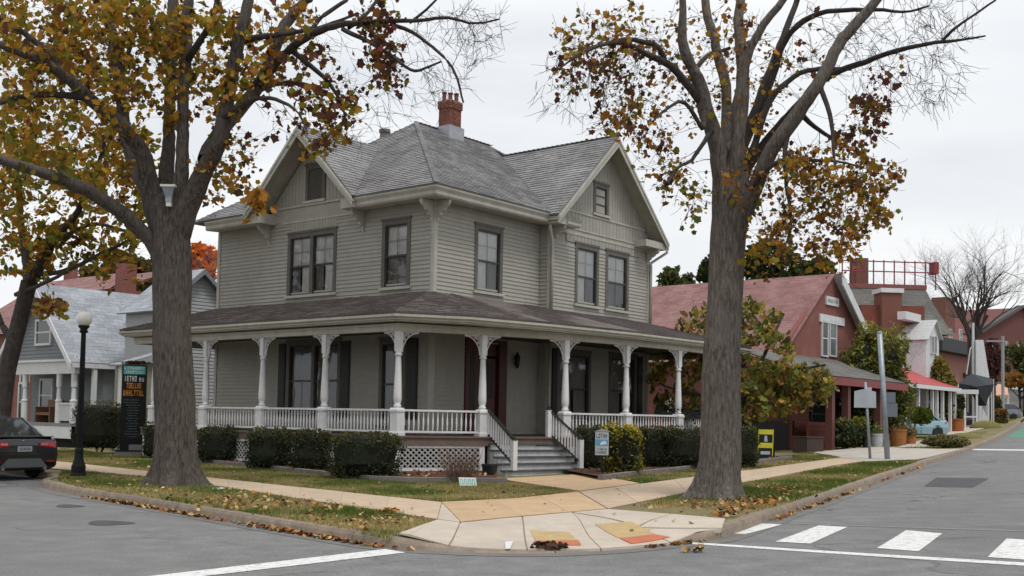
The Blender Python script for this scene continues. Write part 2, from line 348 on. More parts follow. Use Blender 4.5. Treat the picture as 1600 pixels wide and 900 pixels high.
# kerb: cast segments about 3 m long with open joints
kerb = thing('kerb', 'k', 'k'); del kerb['label']; del kerb['category']; kerb['kind'] = 'structure'
Kd = resample(K, .22); Kd = Kd[np.hypot(Kd[:, 0], Kd[:, 1]-30) < 75]
KI = inset(Kd, .16); seg = 13
for s0 in range(0, len(Kd)-1, seg):
    idx = list(range(s0, min(s0+seg+1, len(Kd))))
    if len(idx) < 2: continue
    mb = MB(); rows = []
    for n_, i in enumerate(idx):
        a, b = Kd[i].copy(), KI[i].copy()
        if n_ == 0 or n_ == len(idx)-1:
            q = Kd[idx[1]]-Kd[idx[0]] if n_ == 0 else Kd[idx[-2]]-Kd[idx[-1]]; q = q/np.linalg.norm(q)*.008; a = a+q; b = b+q
        top = float(Lc(*((a+b)/2))); g0 = float(Gc(a[0]))
        nrm = (b-a)/.16; hh = max(top-g0-.015, .0)
        e0 = a-nrm*.0; e1 = a+nrm*.03
        rows.append([(*(a-nrm*.02), g0-.06), (*(a-nrm*.015), g0+.003), (*(a+nrm*.006), g0+.003+hh*.75), (*(e1), top), (*(b+nrm*.01), top+.004), (*(b+nrm*.01), g0-.06)])
    m_ = len(rows[0]); vs = [p for r in rows for p in r]; fs = []
    for i in range(len(rows)-1):
        for j in range(m_):
            fs.append((i*m_+j, (i+1)*m_+j, (i+1)*m_+(j+1) % m_, i*m_+(j+1) % m_))
    fs.append(tuple(range(m_-1, -1, -1))); fs.append(tuple(range((len(rows)-1)*m_, len(rows)*m_)))
    mb.add(vs, fs); obj('kerb_segment', mb, MT['kerb'], kerb)
# gutter pan of concrete along the kerb foot
structure('gutter', sheet(inset(Kd, -.30), inset(Kd, -.012), Gc, .005, 3), M('gutter_concrete', (.185,.175,.165), (.14,.135,.13), 3, .9, .3, 60, fine=.2, blotch=(.15,.13,.11), bsc=.8))

def slab_strip(name, A, B, step, mat, off=.022, sub=1):
    root = thing(name, 'x', 'x'); del root['label']; del root['category']; root['kind'] = 'structure'
    A = np.array(A, float); B = np.array(B, float); mid = (A+B)/2; d = np.r_[0, np.cumsum(np.hypot(*np.diff(mid, axis=0).T))]
    n = max(1, int(round(d[-1]/step)))
    ip = lambda P, t: np.array([np.interp(t, d, P[:, 0]), np.interp(t, d, P[:, 1])])
    rs_ = resample(A, n=30); obj('joint_filler', sheet(rs_, resample(B, n=30), Lc, off-.006, 4), flat('joint_grey', (.27,.23,.18)), root)
    for k in range(n):
        t0, t1 = d[-1]*k/n+.005, d[-1]*(k+1)/n-.005
        for q in range(sub):
            w0, w1 = q/sub+.004, (q+1)/sub-.004; mb = MB(); rows = 5; cols = 4; P = []
            for i in range(rows):
                t = t0+(t1-t0)*i/(rows-1); a, b = ip(A, t), ip(B, t)
                for j in range(cols): w_ = w0+(w1-w0)*j/(cols-1); P.append(a*(1-w_)+b*w_)
            jit = rng.normal(0, .002)
            vs = [(p[0], p[1], float(Lc(*p))+off+jit) for p in P]; m_ = len(vs)
            vs += [(p[0], p[1], float(Lc(*p))-.04) for p in P]
            fs = [(i*cols+j, i*cols+j+1, (i+1)*cols+j+1, (i+1)*cols+j) for i in range(rows-1) for j in range(cols-1)]
            per = [j for j in range(cols)]+[i*cols+cols-1 for i in range(1, rows)]+[(rows-1)*cols+j for j in range(cols-2, -1, -1)]+[i*cols for i in range(rows-2, 0, -1)]
            c0 = P[0]; cr0 = np.cross(np.array([*(P[cols-1]-c0), 0]), np.array([*(P[(rows-1)*cols]-c0), 0]))[2]
            if cr0 < 0: fs = [f[::-1] for f in fs]
            fs += [(per[i], per[(i+1) % len(per)], per[(i+1) % len(per)]+m_, per[i]+m_) for i in range(len(per))]
            mb.add(vs, fs); obj('paving_slab', mb, mat, root)
    return root
wf = g2(87, 722)+np.array([-.776, .631])*14; wn = g2(135, 740)+np.array([-.776, .631])*14
LA = [wf, g2(87, 722), g2(240, 739), g2(400, 756), g2(550, 772), g2(690, 787)]
LB = [wn, g2(110, 736), g2(245, 747.5), g2(400, 771), g2(545, 793), g2(683, 814)]
slab_strip('sidewalk', LA, LB, 1.5, MT['walk'])
RA = [g2(905, 770), g2(1003, 757.5), g2(1100, 744.5), g2(1200, 732), g2(1310, 716.5), g2(1350, 712), g2(1400, 707)]
RB = [g2(950, 797), g2(1035, 779.5), g2(1110, 764), g2(1200, 748.5), g2(1300, 729), g2(1350, 722), g2(1400, 718)]
slab_strip('sidewalk', RA, RB, 1.5, MT['walk'])
slab_strip('front_walk', [g2(777, 750), g2(905, 769)], [g2(918, 742), g2(1000, 757)], 1.4, MT['walk_tan'])
slab_strip('corner_walk', [g2(683, 814), g2(690, 787), g2(800, 781.5), g2(903, 770.3)][1:], [g2(683, 814), g2(720, 818), g2(850, 806), g2(948, 797.5)][1:], 1.3, MT['walk_tan'], off=.0215)
pz = thing('corner_pavement', 'x', 'x'); del pz['label']; del pz['category']; pz['kind'] = 'structure'
def poly_slab(P, name, mat, parent, off=.02, thick=.05, n=8):  # quad slab P0..P3 on the terrain
    P = [np.array(p) for p in P]; mb = MB(); V = []
    for i in range(n+1):
        for j in range(n+1):
            s, t = i/n, j/n; p = (P[0]*(1-s)+P[1]*s)*(1-t)+(P[3]*(1-s)+P[2]*s)*t; V.append(p)
    vs = [(p[0], p[1], float(Lc(*p))+off) for p in V]; m_ = len(vs); vs += [(p[0], p[1], float(Lc(*p))+off-thick) for p in V]
    c = n+1; fs = [(i*c+j, (i+1)*c+j, (i+1)*c+j+1, i*c+j+1) for i in range(n) for j in range(n)]
    if np.cross([*(P[1]-P[0]), 0], [*(P[3]-P[0]), 0])[2] < 0: fs = [f[::-1] for f in fs]
    per = [i*c for i in range(c)]+[n*c+j for j in range(1, c)]+[i*c+n for i in range(n-1, -1, -1)]+[j for j in range(n-1, 0, -1)]
    fs += [(per[i], per[(i+1) % len(per)], per[(i+1) % len(per)]+m_, per[i]+m_) for i in range(len(per))]
    mb.add(vs, fs); return obj(name, mb, mat, parent)
g1 = lambda x, y: g2(x, y, .06)
q_ = lambda x, y: g2(x, y, .13 if y < 830 else (.06 if y < 846 else .03))
plz = [[q_(683, 815), q_(718, 818.5), q_(700, 856), q_(640, 847)], [q_(640, 828.5), q_(682, 815.5), q_(640, 846.5), q_(619, 843)],
       [q_(720, 818.5), q_(815, 810), q_(822, 859), q_(703, 856.3)], [q_(817, 810), q_(893, 803), q_(938, 858), q_(825, 859.2)],
       [q_(895, 803), q_(950, 798), q_(1050, 806), q_(998, 820)], [q_(895, 804), q_(997, 821), q_(1047, 845), q_(940, 857.5)],
       [q_(1052, 806), q_(1133, 813), q_(1128, 826), q_(1000, 821)], [q_(1000, 822), q_(1127, 827), q_(1090, 836), q_(1049, 844.5)]]
plz.append([g2(683.5, 814), g2(719, 818), g2(705, 803), g2(690.5, 788)])
obj('joint_filler', sheet(resample([q_(640, 829), q_(683, 815.5), q_(720, 819), q_(893, 803.5), q_(950, 798.5), q_(1052, 806.5), q_(1132, 813.5)], n=40), resample([q_(622, 843), q_(700, 855.5), q_(822, 858.5), q_(938, 857.5), q_(1046, 844), q_(1088, 836), q_(1127, 826)], n=40), Lc, .008, 8), flat('joint_grey', (.27,.23,.18)), pz)
for P in plz: poly_slab(P, 'paving_slab', MT['plaza'], pz, off=.018+rng.normal(0, .001))
rampA = [g2(829, 826.5, .1), g2(889, 827.5, .1), g2(904, 841, .07), g2(838, 841.5, .07)]; poly_slab(rampA, 'ramp_panel', MT['tactile_y'], pz, off=.027, n=6)
poly_slab([g2(838.3, 842, .07), g2(904.5, 841.5, .07), g2(908, 851, .05), g2(846, 851.5, .05)], 'warning_panel', MT['tactile_r'], pz, off=.029, n=6)
poly_slab([g2(930, 820.5, .11), g2(987, 819, .11), g2(1022, 833.5, .08), g2(968, 836.5, .08)], 'ramp_panel', MT['tactile_y'], pz, off=.027, n=6)
poly_slab([g2(969, 837, .08), g2(1022.5, 834, .08), g2(1046, 838.5, .07), g2(987, 847.5, .06)], 'warning_panel', MT['tactile_r'], pz, off=.029, n=6)
# driveway at the end of the right verge, and the walks and verges beyond it
slab_strip('driveway', [g2(1270, 708), g2(1360, 699), g2(1470, 703)], [g2(1352, 722.5), g2(1436, 719.5), g2(1505, 702.5)], 2.6, M('drive_concrete', (.46,.42,.37), (.38,.35,.31), 2, .9, .2, 60, var=.04), off=.024, sub=2)
slab_strip('sidewalk', [g2(1402, 699.5), g2(1455, 684), g2(1490, 668), g2(1520, 662)], [g2(1445, 700), g2(1480, 690), g2(1512, 676), g2(1545, 668)], 3, MT['plaza'])

def road_patch(name, P, mat, off, n=6):
    P = [np.array(p) for p in P]; mb = MB()
    for i in range(n+1):
        for j in range(n+1):
            s, t = i/n, j/n; p = (P[0]*(1-s)+P[1]*s)*(1-t)+(P[3]*(1-s)+P[2]*s)*t; mb.v.append((p[0], p[1], float(Gc(p[0]))+off))
    c = n+1; mb.f = [(i*c+j, (i+1)*c+j, (i+1)*c+j+1, i*c+j+1) for i in range(n) for j in range(n)]
    if np.cross([*(P[1]-P[0]), 0], [*(P[3]-P[0]), 0])[2] < 0: mb.f = [f[::-1] for f in mb.f]
    return obj(name, mb, mat, road)
r0 = lambda x, y: g2(x, y, 0)
d1 = r0(250, 899)-r0(602, 858.5); d2 = r0(395, 892)-r0(634, 864)
road_patch('stop_line', [r0(602, 858.5), r0(634, 864), r0(634, 864)+d2*2.2, r0(602, 858.5)+d1*1.55], MT['paint'], .006, 10)
for P in ([(1137,834),(1165,835),(1222,820),(1183,818)], [(1211,847),(1266,850),(1324,824),(1279,821.5)], [(1370,857),(1435,862),(1472.5,834),(1416,829)], [(1543,871),(1612,876),(1650,847),(1573,842)]):
    road_patch('crosswalk_stripe', [r0(*p) for p in P], MT['paint'], .006)
a0, a1 = r0(1080, 847.5), r0(1600, 879.5); dl = a1-a0
b0, b1 = r0(1082, 850.5), r0(1600, 884.5)
road_patch('crosswalk_line', [a0, b0, b0+(b1-b0)*1.4, a0+dl*1.4], MT['paint'], .0055, 10)
MTl = M('worn_paint', (.24,.24,.24), (.16,.16,.165), 12, .9, fine=.2)
road_patch('worn_line', [r0(1190, 815.5), r0(1191, 817), r0(1640, 832), r0(1640, 830)], MTl, .0045, 10)
road_patch('lane_line', [r0(1515, 701.5), r0(1520, 703.5), r0(1640, 705), r0(1640, 703)], MT['paint'], .006)
road_patch('bike_lane', [r0(1571, 684), r0(1640, 684.5), r0(1640, 671), r0(1596, 671)], MT['green_lane'], .006)
def blob(cx, cy, rx, ry, name, mat, n=24):
    mb = MB(); vs = []
    for k in range(n):
        a = 2*math.pi*k/n; rr = 1+.12*math.sin(3*a+cx)+rng.normal(0, .03)
        x, y = r0(cx+rx*rr*math.cos(a), cy+ry*rr*math.sin(a)); vs.append((x, y, float(Gc(x))+.0045))
    mb.add(vs, [tuple(range(n))[::-1]]); obj(name, mb, mat, road)
blob(171, 817.5, 36, 3.8, 'tar_patch', MT['patch']); blob(108, 791, 22, 2.4, 'tar_patch', MT['patch']); blob(500, 838, 12, 1.2, 'tar_patch', MT['patch'])
road_patch('asphalt_patch', [r0(1443, 760.5), r0(1520, 762), r0(1546, 747.5), r0(1463, 746.5)], MT['patch'], .0045)

# ================================================================== THE GREY HOUSE (local u = right facade, v = left facade)
HF = Frame((-2.247, 30.427), YAW)
HB = float(G(0))                                  # its base level
house = thing('victorian_house', 'large two-storey sage grey clapboard house with a wraparound white-columned porch', 'house', (*HF.O[:2], 0), math.pi/2-YAW)
U0, U1, V1, UW, WV = 0., 10.57, 9.94, 4.84, -.42     # body extents, start of the wing and its projection
ZE, ZS, ZP = 7.98, 7.69, 5.10                          # roof edge, soffit, porch roof at the wall
def windef(a0, a1, z0, z1, kind='up'): return dict(a0=a0, a1=a1, z0=z0, z1=z1, kind=kind)
lw = [windef(.90, 2.06, 5.28, 7.26), windef(4.04, 6.33, 5.28, 7.26, 'double'), windef(.98, 2.05, 1.3, 3.8, 'low'), windef(3.72, 6.22, 1.5, 3.85, 'lowdouble')]
mw = [windef(1.70, 2.98, 5.28, 7.26)]
ww = [windef(6.14, 7.47, 5.28, 7.26), windef(7.88, 9.28, 5.28, 7.26), windef(5.25, 7.1, 1.45, 3.75, 'low'), windef(8.15, 9.85, 1.45, 3.8, 'low')]
gl = [windef(4.63, 5.55, 8.22, 9.36, 'vent')]; gw = [windef(7.12, 8.0, 8.38, 9.42, 'three')]
# wall face mappings: (a along wall, out from wall, z) -> local xyz
mapL = lambda a, o, z: (-o, a, z)
mapM = lambda a, o, z: (a, -o, z)
mapW = lambda a, o, z: (a, WV-o, z)
def abox(mb, mp, a0, a1, o0, o1, z0, z1):
    c = [mp(a, o, z) for z in (z0, z1) for a, o in ((a0,o0),(a1,o0),(a1,o1),(a0,o1))]
    fs = [(0,3,2,1),(4,5,6,7),(0,1,5,4),(1,2,6,5),(2,3,7,6),(3,0,4,7)]
    v = [np.array(p) for p in c]
    if np.dot(np.cross(v[1]-v[0], v[3]-v[0]), v[4]-v[0]) < 0: fs = [f[::-1] for f in fs]
    mb.add(c, fs); return mb
cas = .11
def rects(a0, a1, z0, z1, ops):                    # grid pieces of a wall around its openings
    A = sorted({a0, a1, *[o['a0'] for o in ops], *[o['a1'] for o in ops]}); Z = sorted({z0, z1, *[o['z0'] for o in ops], *[o['z1'] for o in ops]})
    A = [a for a in A if a0 <= a <= a1]; Z = [z for z in Z if z0 <= z <= z1]
    for i in range(len(A)-1):
        for j in range(len(Z)-1):
            am, zm = (A[i]+A[i+1])/2, (Z[j]+Z[j+1])/2
            if not any(o['a0'] < am < o['a1'] and o['z0'] < zm < o['z1'] for o in ops): yield A[i], A[i+1], Z[j], Z[j+1]
shr = lambda ops, d: [dict(o, a0=o['a0']+d, a1=o['a1']-d, z0=o['z0']+d*1.2, z1=o['z1']-d) for o in ops]
for mp, a0, a1, z1, ops in ((mapL, 0., V1, 7.95, lw), (mapM, 0.15, UW, 7.95, mw+[windef(1.42, 3.2, 1.1, 3.9)]), (mapW, UW, U1, 8.2, ww)):
    mb = MB()
    for r in rects(a0, a1, .35, z1, shr(ops, cas)): abox(mb, mp, r[0], r[1], -.15, 0, r[2], r[3])
    obj('wall', mb, MT['siding'], house)
mb = MB(); mb.box(UW, UW+.15, WV+.15, .15, .35, 7.95); mb.box(U1-.15, U1, WV+.15, V1, .35, 7.95); mb.box(.15, U1-.15, V1-.15, V1, .35, 7.95)
obj('wall', mb, MT['siding'], house)
mb = MB(); mb.box(.2, U1-.2, .2, V1-.2, 4.3, 4.4); mb.box(.2, U1-.2, .2, V1-.2, .95, 1.05); mb.box(3.2, 3.3, .2, V1-.2, 1.05, 7.6); mb.box(.3, U1-.3, 3.1, 3.2, 1.05, 7.6)
obj('interior_partition', mb, MT['dark'], house)
# clapboards: one object per board on the upper storey
def courses(mp, a0, a1, z0, z1, ops, parent, single):
    h = .118; n = int(round((z1-z0)/h)); h = (z1-z0)/n; allb = MB()
    for k in range(n):
        zb, zt = z0+k*h, z0+(k+1)*h; cut = [(o['a0'], o['a1']) for o in ops if o['z0'] < zb+h*.5 < o['z1']]
        x = a0
        for c0, c1 in sorted(cut)+[(a1, a1)]:
            if c0-x > .04:
                mb = MB() if single else allb
                pr = [mp(x, .002, zb), mp(x, .034, zb), mp(x, .012, zt+.01), mp(x, .002, zt+.01)]; pe = [mp(c0, .002, zb), mp(c0, .034, zb), mp(c0, .012, zt+.01), mp(c0, .002, zt+.01)]
                fs = [(0,1,2,3),(7,6,5,4),(0,4,5,1),(1,5,6,2),(2,6,7,3),(3,7,4,0)]; v = [np.array(p) for p in pr+pe]
                if np.dot(np.cross(v[1]-v[0], v[2]-v[0]), v[4]-v[0]) > 0: fs = [f[::-1] for f in fs]
                mb.add(pr+pe, fs)
                if single: obj('clapboard', mb, MT['siding'], parent)
            x = max(x, c1)
    if not single and allb.v: obj('siding', allb, MT['siding'], parent, stuff=True)
courses(mapL, .09, V1-.09, 4.95, 7.66, lw, house, True); courses(mapM, .09, UW-.03, 4.95, 7.66, mw, house, True); courses(mapW, UW+.13, U1-.09, 4.9, 7.22, ww, house, True)
courses(mapL, .09, V1-.09, 1.1, 3.95, lw, house, False); courses(mapM, .09, UW-.03, 1.1, 3.95, [windef(1.36, 3.26, 1.1, 3.95)], house, False); courses(mapW, UW+.13, U1-.09, 1.1, 3.95, ww, house, False)
# return face of the wing
courses(lambda a, o, z: (UW-o, -a, z), .03, .40, 4.95, 7.66, [], house, False); courses(lambda a, o, z: (UW-o, -a, z), .03, .40, 1.1, 3.95, [], house, False)
# corner boards
for (x, y) in ((-.045, -.045), (-.045, V1-.07), (UW-.04, WV-.045), (U1-.07, WV-.045)):
    for z0, z1 in ((1.1, 3.9), (4.85, 7.69)): obj('corner_board', MB().box(x, x+.13, y, y+.13, z0, z1), MT['trim'], house)
def window(mp, o, parent):
    a0, a1, z0, z1, k = o['a0'], o['a1'], o['z0'], o['z1'], o['kind']
    low = k.startswith('low')
    fr = MB(); c = cas+.02
    abox(fr, mp, a0, a0+c, -.03, .05, z0, z1); abox(fr, mp, a1-c, a1, -.03, .05, z0, z1); abox(fr, mp, a0-.03, a1+.03, -.03, .07, z1, z1+.07); abox(fr, mp, a0+c, a1-c, -.03, .05, z1-c, z1)
    w_ = obj('window', fr, MT['casing'], parent)
    sill = MB(); abox(sill, mp, a0-.05, a1+.05, -.03, .10, z0-.05, z0+.03); obj('sill', sill, MT['trim'] if not low else MT['casing'], w_)
    spans = [(a0+c, a1-c)]
    if 'double' in k:
        m = (a0+a1)/2; b = MB(); abox(b, mp, m-.07, m+.07, -.03, .05, z0+.03, z1-c); obj('mullion', b, MT['casing'], w_); spans = [(a0+c, m-.07), (m+.07, a1-c)]
    for s0, s1 in spans:
        zb, zt = z0+.03, z1-c; zm = zb+(zt-zb)*.5
        if k == 'vent':
            fr2 = MB(); n = 14
            for i in range(n):
                z = zb+(zt-zb)*(i+.3)/n; v = [mp(s0, .0, z+.05), mp(s0, .04, z), mp(s1, .04, z), mp(s1, .0, z+.05)]; fr2.prism(v, (0, 0, .012))
            obj('louvre', fr2, MT['casing'], w_, stuff=True); b = MB(); abox(b, mp, s0, s1, -.06, -.03, zb, zt); obj('backing', b, MT['dark'], w_); continue
        sh = MB(); t = .045
        if k == 'three': bars = [zb, zb+(zt-zb)*.33, zb+(zt-zb)*.66, zt-t]
        else: bars = [zb, zm-.03, zt-t]
        for z in bars: abox(sh, mp, s0+.002, s1-.002, -.045, .012, z, z+(t if z != bars[1] else .055))
        abox(sh, mp, s0+.001, s0+t, -.05, .01, zb+.002, zt-.002); abox(sh, mp, s1-t, s1-.001, -.05, .01, zb+.002, zt-.002)
        obj('sash', sh, MT['sash'], w_)
        for z_0, z_1 in ((zb+t, zm-.03), (zm+.03, zt-t)) if k != 'three' else ((zb, zt),):
            g = MB(); v = [mp(s0+t, -.02, z_0), mp(s1-t, -.02, z_0), mp(s1-t, -.02, z_1), mp(s0+t, -.02, z_1)]; g.add(v, [(0, 1, 2, 3) if mp is not mapL else (3, 2, 1, 0)]); obj('pane', g, MT['glass'], w_)
        # net curtains hanging behind the panes, in shallow folds
        if k == 'three': continue
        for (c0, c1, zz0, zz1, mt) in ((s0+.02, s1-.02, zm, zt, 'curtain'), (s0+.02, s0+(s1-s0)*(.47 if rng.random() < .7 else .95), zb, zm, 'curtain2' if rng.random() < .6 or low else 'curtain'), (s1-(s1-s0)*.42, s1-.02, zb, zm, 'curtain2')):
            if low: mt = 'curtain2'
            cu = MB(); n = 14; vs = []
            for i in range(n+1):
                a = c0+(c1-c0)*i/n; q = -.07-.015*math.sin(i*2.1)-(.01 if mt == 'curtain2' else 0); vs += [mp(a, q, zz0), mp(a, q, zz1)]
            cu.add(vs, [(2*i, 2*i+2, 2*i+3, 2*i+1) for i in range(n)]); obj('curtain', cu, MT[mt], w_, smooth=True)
        if not low:   # glazing bars of the upper sash
            gb = MB(); m = (s0+s1)/2; abox(gb, mp, m-.008, m+.008, -.04, -.022, zm+.03, zt-t); abox(gb, mp, s0+t, s1-t, -.04, -.022, (zm+zt)/2-.008, (zm+zt)/2+.008); obj('glazing_bar', gb, flat('glazing_white', (.45,.45,.44)), w_)
for mp, ops in ((mapL, lw), (mapM, mw), (mapW, ww), (mapL, gl), (mapW, gw)):
    for o in ops: window(mp, o, house)
for mp, a0, a1 in ((mapL, 3.3, 3.66), (mapL, .5, .92), (mapW, 4.98, 5.2), (mapW, 9.9, 10.2), (mapL, 6.27, 6.6)):   # dark louvred shutters on the ground floor
    b = MB(); abox(b, mp, a0, a1, .036, .07, 1.5, 3.8)
    for i in range(20): z = 1.55+i*.11; abox(b, mp, a0+.04, a1-.04, .07, .082, z, z+.06)
    obj('shutter', b, MT['shutter'], house)
# front door with red surround and sidelights
dr = obj('door', abox(abox(MB(), mapM, 2.0, 2.85, -.1, -.04, 1.12, 3.35), mapM, 2.0, 2.85, -.1, -.04, 3.42, 3.82), MT['door'], house)
for z0, z1 in ((1.3, 2.0), (2.15, 3.2)): obj('door_panel', abox(MB(), mapM, 2.13, 2.72, -.04, -.028, z0, z1), MT['shutter'] if z0 > 2 else MT['door'], dr)
obj('handle', MB().tube([(2.08, .02, 2.1), (2.08, .0, 2.1), (2.08, -.02, 2.2)], .02, 6), MT['lamp_black'], dr)
b = MB()
for a0, a1 in ((1.38, 1.95), (2.9, 3.26)): abox(b, mapM, a0, a1, -.1, .06, 1.1, 3.9)
abox(b, mapM, 1.95, 2.9, -.1, .06, 3.82, 3.9); obj('door_surround', b, MT['door'], house)
obj('sidelight', abox(MB(), mapM, 1.56, 1.8, .06, .065, 1.7, 3.5), MT['shutter'], house)
ln = obj('wall_lantern', MB().lathe([(.03, 3.1), (.07, 3.18), (.09, 3.42), (.11, 3.44), (.04, 3.55), (.01, 3.62)], 6, (3.62, -.16, 0)), MT['lamp_black'], house)
obj('bracket', MB().tube([(3.62, 0, 3.3), (3.62, -.1, 3.2), (3.62, -.16, 3.12)], .015, 5), MT['lamp_black'], ln)

# ---- main cornice, gable friezes, brackets
corn = [(.0, ZS-.0), (.56, ZS-.03), (.60, ZS+.02), (.60, ZS+.11), (.66, ZS+.20), (.66, ZE-.015), (0, ZE-.015)]
for path in ([(0, V1+.01), (0, 6.98)], [(0, 3.1), (0, 0), (UW+.0, 0)], ):
    obj('cornice', MB().sweep([(x, y) for x, y in path], [(-o, z) for o, z in corn] if False else corn), MT['trim'], house)
def clip_poly(P, A, B):                          # keep the part of 2D polygon P left of line A->B
    Q = []; n = len(P); sd = lambda p: (B[0]-A[0])*(p[1]-A[1])-(B[1]-A[1])*(p[0]-A[0])
    for i in range(n):
        p, q = P[i], P[(i+1) % n]; a, b = sd(p), sd(q)
        if a >= 0: Q.append(p)
        if (a >= 0) != (b >= 0): t = a/(a-b); Q.append((p[0]+(q[0]-p[0])*t, p[1]+(q[1]-p[1])*t))
    return Q
def roof_plane(name, poly, mat, parent, expo=.15, tab=.33, thick=.05, tint=None):
    lip = .016 if expo < .16 else .004
    P = [np.array(p, float) for p in poly]; n_ = np.zeros(3)
    for i in range(len(P)): n_ += np.cross(P[i], P[(i+1) % len(P)])
    n_ /= np.linalg.norm(n_)
    if n_[2] < 0: P = P[::-1]; n_ = -n_
    e = np.cross([0, 0, 1.], n_); e /= np.linalg.norm(e); s = np.cross(n_, e)
    o = P[0]; D = [((p-o)@e, (p-o)@s) for p in P]
    mb = MB(); mb.prism([tuple(p) for p in P], -n_*thick); mb.t = [(.85, .85, .85)]*len(mb.f); base = obj(name, mb, mat, parent)
    x0, x1 = min(d[0] for d in D), max(d[0] for d in D); y0, y1 = min(d[1] for d in D), max(d[1] for d in D)
    sh = MB(); j = 0; y = y0-.03
    while y < y1:
        x = x0-tab*((j*.5) % 1)-rng.random()*.05
        while x < x1:
            wv = tab*(.75+.5*rng.random()); ex = rng.normal(0, .006); q = [(x+.004, y+ex), (x+wv-.004, y+ex), (x+wv-.004, y+expo+.01), (x+.004, y+expo+.01)]; x += wv
            for i in range(len(D)):
                q = clip_poly(q, D[i], D[(i+1) % len(D)])
                if len(q) < 3: break
            if len(q) < 3: continue
            h0 = lip+rng.random()*lip*.75
            top = [o+e*a+s*b+n_*(.004+h0*max(0, 1-(b-y)/expo)) for a, b in q]; bot = [o+e*a+s*b+n_*.0005 for a, b in q]; m = len(q)
            g = .86+.28*rng.random(); c = (g, g, g*(1+.04*rng.random()))
            sh.add(top+bot, [tuple(range(m))]+[(i, i+m, (i+1) % m+m, (i+1) % m) for i in range(m)], c)
        y += expo; j += 1
    obj('shingles', sh, mat, base, stuff=True); return base
def shingle_mat(name, c, blotch):
    m = M(name, (1,1,1), (.82,.82,.82), 9, .92, .5, 90, fine=.22, fscale=24)
    nt = m.node_tree; p = nt.nodes['Principled BSDF']; src = p.inputs['Base Color'].links[0].from_socket
    a = nt.nodes.new('ShaderNodeAttribute'); a.attribute_name = 'tint'; mx = nt.nodes.new('ShaderNodeMix'); mx.data_type = 'RGBA'; mx.blend_type = 'MULTIPLY'; mx.inputs[0].default_value = 1
    m2 = nt.nodes.new('ShaderNodeMix'); m2.data_type = 'RGBA'; m2.blend_type = 'MULTIPLY'; m2.inputs[0].default_value = 1
    nz = nt.nodes.new('ShaderNodeTexNoise'); nz.inputs['Scale'].default_value = .9; tc = nt.nodes.new('ShaderNodeTexCoord'); nt.links.new(tc.outputs['Object'], nz.inputs[0])
    mr = nt.nodes.new('ShaderNodeMix'); mr.data_type = 'RGBA'; mr.inputs[6].default_value = (*c, 1); mr.inputs[7].default_value = (*blotch, 1); r = nt.nodes.new('ShaderNodeMapRange'); r.inputs[1].default_value = .35; r.inputs[2].default_value = .65
    nt.links.new(nz.outputs[0], r.inputs[0]); nt.links.new(r.outputs[0], mr.inputs[0])
    nt.links.new(mr.outputs[2], mx.inputs[6]); nt.links.new(a.outputs[0], mx.inputs[7]); nt.links.new(mx.outputs[2], m2.inputs[6]); nt.links.new(src, m2.inputs[7]); nt.links.new(m2.outputs[2], p.inputs['Base Color'])
    return m
MT['sh_main'] = shingle_mat('shingle_grey', (.215,.208,.205), (.29,.285,.28)); MT['sh_porch'] = shingle_mat('shingle_brown', (.15,.122,.112), (.185,.16,.15))
gx_w, gf_w = 7.69, -1.02; ov = .69; A0 = (4.23, 4.97, 11.62); A1 = (8.2, 4.97, 11.62)
e00, e10, e11, e01 = (-ov, -ov, ZE), (U1+ov, -ov, ZE), (U1+ov, V1+ov, ZE), (-ov, V1+ov, ZE)
roof = obj('roof_deck', MB().prism([(.1, .1, ZE-.06), (U1-.1, .1, ZE-.06), (U1-.1, V1-.1, ZE-.06), (.1, V1-.1, ZE-.06)], (0, 0, .02)), MT['dark'], house)
roof_plane('roof', [e00, (UW-.3, -ov, ZE), (7.69, 3.97, 10.96), (8.2, 4.97, 11.62), A0], MT['sh_main'], house)
roof_plane('roof', [e00, (-ov, 2.6, ZE), (2.66, 5.12, 10.47), A0], MT['sh_main'], house); roof_plane('roof', [(-ov, 7.64, ZE), e01, A0, (2.66, 5.12, 10.47)], MT['sh_main'], house)
roof_plane('roof', [e10, e11, A1], MT['sh_main'], house); roof_plane('roof', [e01, A0, A1, e11], MT['sh_main'], house)
for pa, pb in ((e00, A0), (A0, A1), ((gx_w, gf_w, 11.0), (gx_w, 3.97, 11.0))):
    pa, pb = np.array(pa, float), np.array(pb, float); n_c = int(np.linalg.norm(pb-pa)/.2); rc_ = MB()
    for k in range(n_c):
        a_, b_ = pa+(pb-pa)*k/n_c, pa+(pb-pa)*(k+1.25)/n_c; rc_.bar(a_+(0, 0, .015), b_+(0, 0, .045), .15, .012); g_c = .55+.18*rng.random(); rc_.t += [(g_c, g_c, g_c)]*6
    obj('ridge_cap', rc_, MT['sh_main'], house, stuff=True)
